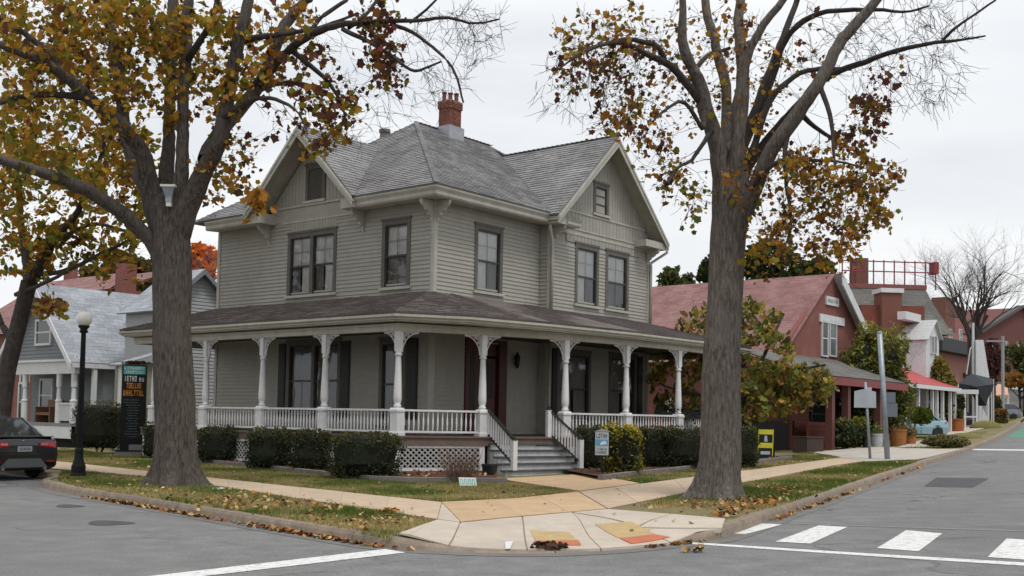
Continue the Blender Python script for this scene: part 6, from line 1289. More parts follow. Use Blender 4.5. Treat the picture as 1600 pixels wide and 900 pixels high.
# --- pale clapboard house behind the porch
fr, t = building('clapboard_house', 'pale grey clapboard house with a small gable standing behind the left end of the porch', 'house', 1.2, 16.5)
ap = fr.onV(313, 421, 0); x0, x1 = fr.onV(243, 600, 0)[0]-.6, 10.; half = 1.9; zf = ap[2]-half*.85; c = ap[0]; 
obj('wall', bx(MB(), c-half, c+half, 0.01, 2.2, 0, zf), WWALL, t); obj('gable_wall', MB().prism([(c-half, .01, zf), (c+half, .01, zf), (c, .01, ap[2]-.15)], (0, .15, 0)), WWALL, t)
lapsiding('v', 0, c-half, c+half, .6, ap[2]-.2, WWALL, t, (c, ap[2]-.15, zf, half), .14)
for s in (-1, 1):
    roof_plane('roof', [(c+s*(half+.3), -.3, zf-.25), (c, -.3, ap[2]), (c, 2.4, ap[2]), (c+s*(half+.3), 2.4, zf-.25)], SH_BLUE, t, .25, .5); P, Q = np.array((c+s*(half+.3), -.3, zf-.27)), np.array((c, -.3, ap[2]-.02)); obj('barge_board', MB().prism([P, Q, Q-(0, 0, .2), P-(0, 0, .18)], (0, -.05, 0)), GWALL, t)
l0, l1 = fr.onV(190, 600, -.5), fr.onV(243, 600, -.5); zt = fr.onV(215, 553, -.5)[2]
obj('lean_to', bx(MB(), l0[0], c-half-.01, -.5, -.02, 0, zt-.3), flat('lean_to_beige', (.27,.25,.20)), t); roof_plane('lean_to_roof', [(l0[0]-.3, -.8, zt-.45), (c-half+.3, -.8, zt+.25), (c-half+.3, -.04, zt+.25), (l0[0]-.3, -.04, zt-.45)], SH_BLUE, t, .25, .5)
obj('corner_post', bx(MB(), l0[0]-.1, l0[0]+.1, -.62, -.42, 0, zt-.4), WHT, t)

# --- red-roofed brick house on the right
fr, t = building('brick_house', 'painted red brick house with a large red gabled roof right of the grey house', 'house', 20.0, -.5)
ap = fr.onV(1301, 428, 0); lf = fr.onV(1221, 548, 0); c, za = ap[0], ap[2]; half = c-lf[0]; zf = lf[2]; vb = fr.onU(1010, 434, c)[1]; b0 = float(Gc(fr.O[0]))
obj('gable_wall', MB().prism([(c-half, 0, zf), (c+half, 0, zf), (c, 0, za-.1)], (0, .25, 0)), BRD, t); obj('wall', bx(MB(), c-half+.02, c+half-.02, 0.001, vb, b0-.3, zf), BRD, t)
for s in (-1, 1):
    roof_plane('roof', [(c+s*(half+.35), -.12 if s < 0 else -.45, zf-.4), (c, -.12 if s < 0 else -.45, za), (c, vb, za), (c+s*(half+.35), vb, zf-.4)], SH_RED, t, .2, .45)
    y = -.3 if s < 0 else -.45; P, Q = np.array((c+s*(half+.35), y, zf-.42)), np.array((c, y, za+.0)); 
    if s > 0: obj('barge_board', MB().prism([P, Q, Q-(0, 0, .55), P-(0, 0, .5)], (0, -.07, 0)), WHT, t); obj('rake_soffit', MB().prism([P-(0, 0, .05), Q-(0, 0, .05), Q+(0, .5, -.05), P+(0, .5, -.05)], (0, 0, -.03)), WHT, t)
L_ = lambda x, y: fr.onV(x, y, -.05)
for x0, x1 in ((1285, 1293), (1297, 1306)): a_, b_ = L_(x0, 501), L_(x1, 556); wfix('v', -.0, a_[0], b_[0], b_[2], a_[2], t, fw=.06, gm=flat('pane_grey', (.12,.13,.13), .15))
a_, b_ = L_(1281, 488), L_(1319, 502); obj('lintel', bx(MB(), a_[0], b_[0], -.08, 0, a_[2]-.42, a_[2]-.05), WHT, t)
a_, b_ = L_(1291, 462), L_(1310, 476); nb_ = obj('name_stone', bx(MB(), a_[0], b_[0], -.08, 0, a_[2]-.40, a_[2]), WHT, t)
m1 = MB(); glyphs(m1, a_[0]+.12, b_[0]-.1, a_[2]-.28, a_[2]-.12, 4, y=-.09, seed=41); obj('numerals', m1, flat('numeral_grey', (.16,.15,.15)), nb_)
# shed-roofed front porch
pf = -3.0; w0 = L_(1256, 563); zR = w0[2]; tip = fr.onV(1416, 598, pf); lft = fr.onV(1256, 578, pf); zE = lft[2]-.1
roof_plane('porch_roof', [(lft[0], pf, zE), (tip[0]-.1, pf, zE), (tip[0]-.8, -.02, zR+.2), (lft[0]+.1, -.02, zR+.2)], SH_GREY, t, .22, .5)
obj('porch_fascia', bx(MB(), lft[0]-.02, tip[0]+.02, pf-.08, pf+.02, zE-.36, zE-.06), flat('fascia_red', (.22,.05,.05)), t); obj('porch_end', MB().prism([(lft[0], pf, zE-.1), (lft[0], -.02, zE-.1), (lft[0], -.02, zR+.1), (lft[0], pf, zE-.05)], (.08, 0, 0)), flat('fascia_red', (.22,.05,.05)), t)
obj('porch_soffit', bx(MB(), lft[0]+.1, tip[0]-.1, pf+.1, -.02, zE-.2, zE-.15), flat('fascia_brown', (.06,.03,.03)), t)
for x in (1297, 1322, 1372): u_ = fr.onV(x, 650, pf+.3)[0]; obj('porch_post', bx(MB(), u_-.14, u_+.14, pf+.16, pf+.44, b0-.3, zE-.2), flat('post_brick', (.13,.05,.045)), t)
a_, b_ = L_(1310, 640), L_(1332, 640); obj('door', bx(MB(), a_[0], b_[0], -.06, -.0, b0+.1, b0+2.5), DG, t)
wfix('v', -.02, L_(1276, 640)[0]-.6, L_(1290, 640)[0], b0+1.0, b0+2.4, t, fm=flat('frame_brown', (.06,.035,.03)))
# dark yard fence and red timber panels
def planks(name, label, cat, a, b, h, mat, w_=.14, lean=0, rails=True, zb=.0):
    a, b = np.array(a), np.array(b); n = int(np.linalg.norm(b-a)/w_); d = (b-a)/np.linalg.norm(b-a); z = float(Gc(a[0])); t = thing(name, label, cat, (*a, z), math.atan2(d[1], d[0])); Ln = np.linalg.norm(b-a); zs = float(Gc(b[0]))-z
    bd = MB().box(.006, w_-.006, -.012, .012, 0, h).mesh('board')
    for i in range(n): o = obj('board', bd, mat, t, loc=(i*w_, 0, zs*i/n+zb+rng.normal(0, .008)))
    if rails: obj('rail', MB().box(0, Ln, .012, .05, h*.25, h*.32).box(0, Ln, .012, .05, h*.75, h*.82), mat, t)
    return t
planks('board_fence', 'dark brown board fence behind the sandwich board right of the right tree', 'fence', g2(1168, 702), g2(1244, 703), 1.35, flat('fence_dark', (.028,.024,.022)))
RT = flat('timber_red', (.20,.05,.035), .7)
for nm, lab, P0, P1, h, n_ in (('timber_panel', 'wide rust red timber panel with horizontal boards in front of the brick house', (1262, 703), (1297, 698), 1.30, 2), ('timber_panel', 'narrow rust red timber panel at the fence end under the autumn tree', (1236, 703), (1260, 700), 1.35, 3)):
    a, b = g2(*P0), g2(*P1); d = b-a; Ln = np.linalg.norm(d); tt = thing(nm, lab, 'panel', (*a, float(Gc(a[0]))), math.atan2(d[1], d[0]))
    for i in range(n_*3): obj('board', MB().box(.05, Ln-.05, -.03, .03, .06+i*(h-.08)/(n_*3)+.008, .06+(i+1)*(h-.08)/(n_*3)-.006), RT, tt)
    for x in (0, Ln): obj('post', MB().box(x-.05, x+.05, -.05, .05, 0, h+.05), RT, tt)
a, b = g2(1238, 707), g2(1261, 708); d = b-a; Ln = np.linalg.norm(d); tt = thing('planter_box', 'dark brown timber planter box in front of the rust red panels', 'planter', (*a, float(Gc(a[0]))), math.atan2(d[1], d[0]))
obj('box', MB().box(0, Ln, 0, .7, 0, .72), flat('planter_brown', (.06,.035,.03)), tt); obj('rim', MB().box(-.03, Ln+.03, -.03, .73, .72, .77), flat('planter_brown', (.06,.035,.03)), tt)

EVY = float(fr.w(*fr.onV(1385, 590, -1.9)[:2])[1])-.9
# --- big grey-roofed building with rooftop railing
fr, t = building('brick_building', 'tall brick building with a huge flared grey roof, two chimneys and a red rooftop railing', 'building', 44, 8, yaw=1.5)
V_ = lambda x, y, k=0: fr.onV(x, y, k)
tl, tr = V_(1316, 443), V_(1458, 436); bl, br = V_(1310, 480), V_(1481, 512); ed = V_(1478, 520); zt = tl[2]; zb = V_(1400, 508)[2]
prof = [(-0.6, V_(1478, 524)[2]), (.2, V_(1474, 500)[2]), (.8, V_(1468, 475)[2]), (1.3, zt)]
for i in range(3):
    (o0, z_0), (o1, z_1) = prof[i], prof[i+1]; e = [V_(1482, 520)[0], V_(1477, 497)[0], V_(1468, 470)[0], V_(1459, 440)[0]]
    roof_plane('roof', [(tl[0]-2, o0, z_0), (e[i], o0, z_0), (e[i+1], o1, z_1), (tl[0]-2, o1, z_1)], SH_GREY, t, .25, .6)
    roof_plane('roof', [(e[i], o0, z_0), (e[i]+.0, 14, z_0), (e[i+1]-.0, 14, z_1), (e[i+1], o1, z_1)], SH_GREY, t, .25, .6)
obj('roof_deck', bx(MB(), tl[0]-2, V_(1459, 440)[0], 1.3, 14, zt-.3, zt), flat('deck_grey', (.2,.19,.19)), t); obj('roof_trim', bx(MB(), tl[0]-2, V_(1459, 440)[0]+.1, 1.2, 1.32, zt-.1, zt+.2), flat('trim_rust', (.2,.07,.06)), t)
obj('wall', bx(MB(), tl[0]-2, V_(1478, 520)[0]-.5, .3, 14, 0, V_(1478, 522)[2]), BRD, t)
obj('front_block', bx(MB(), V_(1318, 480)[0], V_(1412, 480)[0], -3, .5, 0, V_(1350, 476, -3)[2]), M('brick_rust', (.19,.06,.04), (.14,.045,.03), 12, .9, .4, 30, fine=.2), t)
R2 = flat('railing_red', (.22,.04,.05)); hr = V_(1460, 411, 1.4)[2]; uu0, uu1 = V_(1316, 430, 1.4)[0], V_(1462, 430, 1.4)[0]; rl = MB()
for z in (hr, (hr+zt)/2+.2): rl.box(uu0, uu1, 1.36, 1.44, z-.04, z+.03)
rr = obj('roof_railing', rl, R2, t)
for i in range(10): u_ = uu0+(uu1-uu0)*i/9; obj('post', MB().box(u_-.035, u_+.035, 1.37, 1.43, zt-.1, hr+.1), R2, rr)
obj('red_cabinet', bx(MB(), V_(1458, 420, 1.2)[0], V_(1465, 420, 1.2)[0], 1, 1.8, V_(1460, 428, 1.2)[2], V_(1460, 410, 1.2)[2]), R2, t)
obj('chimney', bx(MB(), V_(1338, 410, 3)[0], V_(1357, 410, 3)[0], 3, 4.2, zt-.5, V_(1348, 403, 3)[2]), BRB, t)
c1, c2_ = V_(1376, 460, -3.2), V_(1407, 460, -3.2); zz = V_(1390, 454, -3.2)[2]; ck = obj('chimney', bx(MB(), c1[0], c2_[0], -3.4, -2.2, 0, zz-.15), BRB, t); obj('chimney_cap', bx(MB(), c1[0]-.1, c2_[0]+.1, -3.5, -2.1, zz-.15, zz+.12), WHT, ck)
# --- white gabled house
fr, t = building('white_house', 'small white gabled house with steep dormers between evergreen and bare tree', 'house', 40, 2)
ap = V2 = fr.onV(1429, 493, 0); V_ = lambda x, y, k=0: fr.onV(x, y, k)
obj('chimney', bx(MB(), V_(1410, 490)[0], V_(1438, 490)[0], -.2, .3, V_(1425, 497)[2]-.2, V_(1425, 490)[2]), WHT, t)
def gab(x0, xa, x1, ya, yf, k, nm='gable'): a, b, c_ = V_(x0, yf, k), V_(xa, ya, k), V_(x1, yf, k); obj(nm, MB().prism([(a[0], k, 0), (c_[0], k, 0), (c_[0], k, c_[2]), (b[0], k, b[2]), (a[0], k, a[2])], (0, 5, 0)), WHT, t); return a, b, c_
gab(1396, 1424, 1437, 505, 560, .3); a_, b_, c_ = gab(1447, 1459, 1467, 502, 528, -1.0, 'dormer')
roof_plane('dormer_roof', [(a_[0]-.2, -1.2, a_[2]-.1), (b_[0], -1.2, b_[2]+.08), (b_[0], 4, b_[2]+.08), (a_[0]-.2, 4, a_[2]-.1)], flat('pale_roof', (.5,.5,.5)), t, .3, .6); roof_plane('dormer_roof', [(c_[0]+.2, -1.2, c_[2]-.1), (b_[0], -1.2, b_[2]+.08), (b_[0], 4, b_[2]+.08), (c_[0]+.2, 4, c_[2]-.1)], flat('pale_roof', (.5,.5,.5)), t, .3, .6)
for x in (1454.5, 1459): q = V_(x, 526, -1.03); q2 = V_(x+3, 552, -1.03); wfix('v', -1.02, q[0], q2[0], q2[2], q[2], t, fw=.04, bars=0, gm=flat('pane_grey', (.12,.13,.13), .15))
# --- red-awning shop house
fr, t = building('shop_house', 'low house with a bright red sloping porch roof and white posts', 'house', 50, 3.2)
b0 = float(Gc(fr.O[0])); k = -3.5; rz_ = fr.onV(1445, 571, .3)[2]; el, er = V_(1449, 601, k), V_(1499, 602, k); wl_, wr = fr.onV(1411, 574, 0), fr.onV(1452, 572, 0)
el0 = V_(1412, 578, k)
roof_plane('porch_roof', [(el[0]-9, k, el[2]), (er[0], k, el[2]), (er[0]-.6, .3, rz_), (el[0]-8.4, .3, rz_)], M('roof_red_metal', (.42,.075,.08), (.36,.06,.065), 3, .6), t, .6, 3)
obj('gutter', bx(MB(), el[0]-9, er[0]+.05, k-.12, k+.02, el[2]-.25, el[2]-.03), WHT, t); obj('porch_end', MB().prism([(el[0]-9, k, el[2]-.05), (el[0]-9, .3, el[2]-.05), (el[0]-9, .3, rz_-.05)], (.1, 0, 0)), flat('fascia_red', (.22,.05,.05)), t)
obj('wall', bx(MB(), el[0]-9.2, er[0]-.2, .3, 7, b0-.3, rz_-.1), BRB, t)
for x in (1434, 1456, 1463, 1472, 1484, 1491): u_ = V_(x, 640, k+.2)[0]; obj('post', MB().box(u_-.08, u_+.08, k+.1, k+.26, b0-.3, el[2]-.1), WHT, t)
for x0, x1 in ((1441, 1452), (1466, 1480)): a_, b_ = fr.onV(x0, 612, .28), fr.onV(x1, 648, .28); wfix('v', .25, a_[0], b_[0], b0+.7, el[2]-.4, t)
# --- far brick buildings
fr, t = building('brick_building', 'dark red brick building with a shallow gable at the right edge', 'building', 128, 32)
a_, b_, c_ = fr.onV(1527, 520, 0), fr.onV(1592, 481, 0), fr.onV(1680, 520, 0); obj('wall', MB().prism([(a_[0], 0, 0), (c_[0], 0, 0), (c_[0], 0, c_[2]), (b_[0], 0, b_[2]), (a_[0], 0, a_[2])], (0, 12, 0)), M('brick_far', (.15,.05,.04), (.11,.04,.035), 4, .9), t)
for s, e in ((a_, b_), (c_, b_)): obj('roof', MB().bar((s[0], -.2, s[2]+.2), (e[0], -.2, e[2]+.2), 1.2, .5), flat('roof_far', (.06,.05,.05)), t)
for x in (1552, 1572, 1590): q = fr.onV(x, 545, 0); wfix('v', -.05, q[0]-.7, q[0]+.7, q[2]-1, q[2]+1.2, t, gm=DG)
fr, t = building('brick_building', 'pinkish brick building with a balcony behind the bare tree', 'building', 95, 28)
a_, b_ = fr.onV(1455, 512, 0), fr.onV(1512, 512, 0); obj('wall', bx(MB(), a_[0], b_[0], 0, 9, 0, a_[2]), M('brick_pink', (.34,.16,.13), (.28,.13,.11), 3, .9), t); zb = fr.onV(1480, 542, 0)[2]; obj('balcony', bx(MB(), a_[0], b_[0], -1.5, 0, zb-.9, zb+.9), flat('balcony_dark', (.03,.03,.035)), t)
for x in (1468, 1484, 1500): q = fr.onV(x, 526, 0); wfix('v', -.05, q[0]-.6, q[0]+.6, q[2]-1.2, q[2]+1, t)
obj('chimney', bx(MB(), fr.onV(1477, 480, 2)[0], fr.onV(1492, 480, 2)[0], 2, 4, a_[2], fr.onV(1484, 466, 2)[2]), BRB, t)
fr, t = building('pale_building', 'low pale building with dark openings behind the peach canopy', 'building', 108, 25)
a_, b_ = fr.onV(1540, 588, 0), fr.onV(1690, 588, 0); obj('wall', bx(MB(), a_[0], b_[0], 0, 9, 0, a_[2]), M('pale_wall', (.30,.29,.27), (.25,.24,.23), 2, .9), t); obj('roof', bx(MB(), a_[0]-.5, b_[0], -.8, 9.5, a_[2], a_[2]+.5), flat('roof_far', (.06,.05,.05)), t)
zb = fr.onV(1590, 607, 0)[2]; obj('fascia_board', bx(MB(), a_[0], b_[0], -.9, -.7, zb-.3, zb+.2), WHT, t)
for x in (1582, 1592, 1602): q = fr.onV(x, 598, 0); obj('window', bx(MB(), q[0]-1.4, q[0]+1.4, -.1, .1, q[2]-1, q[2]+.9), DG, t)
# --- canopies, white tapered post, cabinets at the far end of the street
def tent(name, label, px, Y, zoff, mat, leg=WHT, w_=2.2):
    P = [at(x, y, Y+d) for x, y, d in px]; c = np.mean(P, axis=0); t = thing(name, label, 'canopy', (c[0], c[1], float(Gc(c[0])))); q = [p-np.array([c[0], c[1], float(Gc(c[0]))]) for p in P]
    mb = MB(); n = len(q)-1; mb.add(q, [(0, i+1, (i+1) % n+1) for i in range(n)]); mb.add([p-(0, 0, .05) for p in q], [(0, (i+1) % n+1, i+1) for i in range(n)])
    obj('cloth', mb, mat, t); vl = MB()
    for i in range(n): a, b = q[i+1], q[(i+1) % n+1]; vl.add([a, b, b-(0, 0, zoff), a-(0, 0, zoff)], [(0, 1, 2, 3)])
    obj('valance', vl, mat, t)
    for i in range(n): obj('leg', MB().tube([(q[i+1][0], q[i+1][1], 0), tuple(q[i+1])], .05, 6), leg, t)
    return t
BK = M('canvas_black', (.022,.027,.033), (.03,.035,.04), 4, .8); PE = M('canvas_peach', (.62,.36,.26), (.55,.31,.23), 4, .8)
tent('black_canopy', 'black peaked canvas canopy beyond the red-roofed porch', [(1519, 584, 2), (1497, 599, 0), (1549, 607, -1), (1552, 592, 4), (1512, 588, 5)], 78., .5, BK)
cl = at(1540, 628, 76.); t = thing('black_drape', 'black draped cloth hanging below the corner of the black canopy', 'drape', (cl[0], cl[1], float(Gc(cl[0])))); z = float(Gc(cl[0]))
pp = [at(x, y, 76.)-np.array([cl[0], cl[1], z]) for x, y in ((1526, 604), (1553, 600), (1550, 612), (1544, 622), (1541, 634), (1536, 626), (1530, 616))]; obj('cloth', MB().prism(pp, (0, 1.2, 0)), BK, t); obj('pole', MB().tube([(0, .5, -.05), (0, .5, 1.6)], .04, 6), WHT, t)
tent('peach_canopy', 'pale peach canvas canopy near the far grey car', [(1560, 600, 1), (1548, 617, 0), (1576, 617, -1), (1574, 606, 3), (1556, 606, 4)], 112., .3, PE)
a_ = at(1530, 655, 84.); z = float(Gc(a_[0])); s_ = 84/F; t = thing('white_tower', 'tall white tapering board tower standing behind the black canopy', 'tower', (a_[0], a_[1], z)); zz = lambda y: at(1530, y, 84.)[2]-z
obj('body', MB().prism([(-4*s_, 0, 0), (16*s_, 0, 0), (16*s_, 0, zz(588)), (7*s_, 0, zz(531)), (-4.5*s_, 0, zz(531))], (0, .8, 0)), WHT, t); obj('mast', MB().tube([(-6*s_, .3, 0), (-6.5*s_, .3, zz(504))], .09, 6), WHT, t); obj('stay', MB().tube([(-17*s_, .3, zz(585)), (-11*s_, .3, zz(545)), (-6*s_, .3, zz(538))], .05, 5), WHT, t)
for lab, x0, x1, y0, y1, Y, c in (('white framed glazed stall beneath the black canopy', 1489, 1526, 609, 655, 75., WHT),):
    A_, B_ = at(x0, y1, Y), at(x1, y0, Y); z = float(Gc(A_[0])); t = thing('glazed_stall', lab, 'stall', (A_[0], Y, z)); W_, H_2 = B_[0]-A_[0], B_[2]-z
    for x in (0, W_*.5, W_): 
        for y in (0, 2): obj('post', MB().box(x-.06, x+.06, y-.06, y+.06, 0, H_2), c, t)
    obj('top_rail', MB().box(-.1, W_+.1, -.08, .08, H_2-.3, H_2), c, t); obj('counter', MB().box(0, W_, -.05, .05, .9, 1.0), c, t); obj('back', MB().box(0, W_, 1.9, 2, 0, H_2-.2), flat('stall_back', (.05,.065,.07)), t)
a_ = at(1541, 655, 80.); z = float(Gc(a_[0])); s_ = 80/F; t = thing('leaning_panel', 'pale blue-grey panel leaning beside the glazed stall', 'panel', (a_[0], a_[1], z)); zz = lambda y: at(1541, y, 80.)[2]-z
obj('sheet', MB().prism([(-13*s_, 0, zz(620)), (2*s_, 0, zz(650)), (3*s_, 0, zz(632)), (-11*s_, 0, zz(608))], (0, .08, 0)), flat('panel_blue', (.35,.40,.46)), t); obj('leg', MB().bar((-12*s_, .04, 0), (-12*s_, .04, zz(618)), .08, .08), WHT, t)
# utility pole far right
a_ = at(1567, 600, 100.); z = float(Gc(a_[0])); t = thing('utility_pole', 'grey wooden pole with a cross arm at the far right', 'pole', (a_[0], a_[1], z)); zz = lambda y: at(1567, y, 100.)[2]-z
obj('post', MB().tube([(0, 0, 0), (0, 0, zz(525))], .14, 8), flat('pole_pale', (.28,.30,.30)), t); obj('cross_arm', MB().box(-1.5, .2, -.06, .06, zz(534.5), zz(532)), flat('pole_pale', (.28,.30,.30)), t)
# cars on the right
BL = cpaint('car_pale_blue', (.20,.34,.40)); WC = cpaint('car_white', (.55,.57,.60)); GC = cpaint('car_grey', (.13,.15,.175))
def right_car(name, label, x, y, paint, dz=.1, Y=None, yaw=math.pi/2-YAW, **k): p = g2(x, y, dz) if Y is None else at(x, y, Y)[:2]; car(name, label, (p[0], p[1], float(Gc(p[0]))+.0), yaw, paint, **k)
right_car('parked_car', 'pale turquoise blue car parked on the drive behind the two poles', 1462, 683, BL, yaw=math.pi/2-YAW+2.75, L_=4.4)
right_car('parked_car', 'white car parked beside the red awning with only its tail showing', 1472, 676, WC, yaw=math.pi/2-YAW+2.2, L_=4.2, hatch=True)
right_car('parked_car', 'small black car half hidden beside the rust coloured planter', 1512, 667, DK, yaw=math.pi/2-YAW+2.3, L_=4.2, hatch=True)
right_car('parked_car', 'grey hatchback parked at the far end of the street', 1588, 655, GC, Y=106, yaw=math.pi/2-YAW+2.4, L_=4.5, hatch=True, W_=1.9, H_=1.6)
# tubs and planters on the right
def tub(name, label, x0, x1, yt, yb, mat, plant=None, n=200, ls=.1, hp=.3, taper=.8, cat='planter', square=False):
    a, b = g2((x0+x1)/2, yb, .15); s_ = b/F; r = (x1-x0)/2*s_; h = (yb-yt)*s_; t = thing(name, label, cat, (a, b, float(Gc(a))+.13))
    k = dict(sq=True) if square else {}; m_ = 4 if square else 16
    obj('tub', MB().lathe([(r*taper, 0), (r, h*.9), (r*1.06, h*.9), (r*1.06, h), (r*.9, h), (r*.88, h*.85), (.01, h*.85)], m_, **k), mat, t)
    if plant:
        q = np.c_[rng.normal(0, r*.6, n), rng.normal(0, r*.6, n), h+abs(rng.normal(0, hp, n))]; obj('foliage', fast_mesh('foliage', leaf_polys(q, np.full(n, ls), OVAL), 6, pick(plant, n)), MT['hedge'], t, stuff=True)
RU = M('rust_pot', (.30,.12,.035), (.22,.085,.03), 6, .8); WP = flat('tub_white', (.48,.52,.54), .4)
tub('white_tub', 'white plastic tub with green leaves between the two poles', 1361, 1380, 677, 698, WP, [(.10,.16,.03), (.16,.2,.04)], 90, .12, .2)
tub('rust_planter', 'large rust orange planter right of the tall grey pole', 1391, 1416, 670, 696, RU, [(.2,.1,.03), (.16,.12,.03)], 120, .08, .1, .95)
tub('rust_planter', 'smaller planter of rusty olive foliage beside the large rust planter', 1414, 1431, 680, 694, RU, [(.14,.13,.03), (.16,.1,.03)], 420, .09, .28, .95)
tub('rust_planter', 'tall rust orange planter below the clipped topiary', 1483, 1506, 654, 674, M('rust_planter', (.33,.10,.03), (.25,.08,.03), 5, .8), None, taper=.95)
tub('black_tub', 'black tub of dark plants left of the white tub', 1347, 1361, 683, 700, flat('pot_black', (.012,.013,.014)), [(.03,.04,.02)], 120, .1, .2)
SG = dict(stems=True, tmpl=OVAL, dz=.15)
shrub('topiary_ball', 'round bright green clipped ball bush by the red-roofed porch', 'shrub', 1427, 1459, 636, 664, ((.10,.14,.015),(.07,.10,.015)), ((.14,.19,.02),(.11,.15,.02)), n=2600, leaf=.10, boxy=.9, Y=53.5, shell=.05, lift=True, **SG)
shrub('topiary', 'dark green clipped cube of the two-tier topiary in the rust planter', 'shrub', 1484, 1509, 617, 641, ((.04,.06,.015),(.06,.07,.02)), ((.09,.09,.02),(.07,.08,.02)), n=900, leaf=.13, Y=66.5, lift=True, **SG)
shrub('topiary', 'olive lower tier of the topiary in the rust planter', 'shrub', 1485, 1506, 639, 656, ((.12,.13,.02),(.15,.12,.02)), ((.12,.13,.02),(.1,.11,.02)), n=700, leaf=.12, Y=66, lift=True, **SG)
shrub('shrub', 'dark green rounded shrub beside the black drape', 'shrub', 1543, 1567, 619, 656, ((.04,.06,.015),(.05,.06,.02)), n=900, leaf=.2, Y=88, **SG)
shrub('shrub', 'small orange-tinged shrub in front of the far grey car', 'shrub', 1557, 1576, 639, 660, ((.20,.14,.03),(.12,.12,.03),(.25,.11,.03)), ((.3,.14,.03),), n=700, leaf=.17, Y=86, **SG)
shrub('low_shrub', 'low spreading straw-green planting on the verge past the driveway', 'shrub', 1454, 1520, 680, 699, ((.16,.15,.05),(.12,.13,.04),(.2,.16,.07)), ((.22,.17,.07),(.14,.14,.05)), n=2200, leaf=.09, boxy=.9, depth=1.6, **SG)
shrub('shrub', 'spiky green and yellow plants at the foot of the brick house', 'shrub', 1300, 1352, 655, 706, ((.05,.07,.03),(.09,.11,.04),(.03,.04,.02)), ((.14,.15,.04),(.2,.18,.05)), n=1500, leaf=.16, boxy=.9, Y=44, tmpl=DIAM, dz=.15)
shrub('shrub', 'bright yellow-green plant above the white tub', 'shrub', 1332, 1358, 652, 684, ((.20,.20,.03),(.14,.16,.03)), ((.35,.34,.04),(.25,.27,.04)), n=700, leaf=.13, Y=46, **SG)
shrub('evergreen', 'big feathery golden green evergreen beside the red brick house', 'shrub', 1322, 1436, 508, 672, ((.13,.15,.03),(.20,.19,.035),(.07,.09,.025)), ((.32,.28,.05),(.24,.22,.045)), n=9000, leaf=.20, boxy=1.0, Y=EVY, depth=2.4, rough_=.55, tmpl=DIAM*np.array([.55, 1.3]), shell=.30, dz=.15)
shrub('shrub', 'green and gold shrub below the small white dormer', 'shrub', 1432, 1500, 555, 600, ((.10,.11,.02),(.16,.13,.025)), ((.24,.17,.03),), n=2600, leaf=.28, boxy=1, Y=66, dz=.15, depth=3)
# mounds of grass along the far verge
for lab, x0, x1, yt, yb in (('low grassy mound on the far right verge nearest the driveway', 1492, 1552, 675, 685), ('larger grassy mound on the far right verge near the drape', 1525, 1577, 656, 669)):
    a, b = g2((x0+x1)/2, yb, .15); s_ = b/F; t = thing('grass_mound', lab, 'mound', (a, b+1, float(Gc(a)))); r = (x1-x0)/2*s_; h = (yb-yt)*s_; mb = MB(); mb.lathe([(r*math.cos(q), .1+h*math.sin(q)) for q in np.linspace(0, 1.5, 8)], 24); o = obj('turf', mb, M('turf', (.14,.135,.04), (.18,.15,.06), 3, .95, .5, 20), t, smooth=True); o.scale = (1, .45, 1)
# --- trees behind
def leafy(name, label, x0, x1, yt, yb, Y, pal, n=2600, ls=.45, trunk=True, flat_=.9, bark='bark_dark', gaps=.55):
    cx, cy = (x0+x1)/2, (yt+yb)/2; c = at(cx, cy, Y); rx = (x1-x0)/2/F*Y; rz = (yb-yt)/2/F*Y; z0 = float(Gc(c[0])); t = thing(name, label, 'tree', (c[0], Y, z0)); c = c-np.array([c[0]*0+c[0], Y, z0])
    P = []; sd = rng.random()*99; lobes = [(rng.normal(0, .45), rng.normal(0, .4), rng.normal(0, .45), .35+.3*rng.random()) for _ in range(16)]
    while len(P) < n:
        lx__, ly__, lz__, lr = lobes[rng.integers(16)]; d = rng.normal(size=3); d /= np.linalg.norm(d); r = lr*(.6+.4*rng.random()); p = np.array([lx__, ly__, lz__])+d*r
        if np.linalg.norm(p) > 1.05: continue
        if noise.noise(Vector(p*2.6)+Vector((sd, 0, 0))) < -.12*gaps*2: continue
        P.append((c[0]+p[0]*rx, p[1]*rx*.8, c[2]+p[2]*rz))
    P = np.array(P); obj('crown', fast_mesh('crown', leaf_polys(P, ls*np.clip(rng.normal(1, .3, n), .4, 1.8), OVAL), 6, pick(pal, n, .25)), MT['leaf'], t, stuff=True)
    mb = MB(); mb.tube([(0, 0, -.2), (.1, 0, c[2]*.5), (0, 0, c[2])], [.03*rz+.15, .1+.02*rz, .05], 8); obj('trunk', mb, MT[bark], t, smooth=True)
    lb = MB()
    for k in range(14): q = P[rng.integers(n)]; s = np.array([0, 0, c[2]*(.35+.5*rng.random())]); lb.tube([s, (s+q)/2+(0, 0, .3), q], [.07, .05, .02], 4, cap=False)
    obj('limbs', lb, MT[bark], t, stuff=True); return t
DGN = [(.03,.05,.015), (.045,.065,.02), (.02,.035,.012), (.06,.075,.02)]
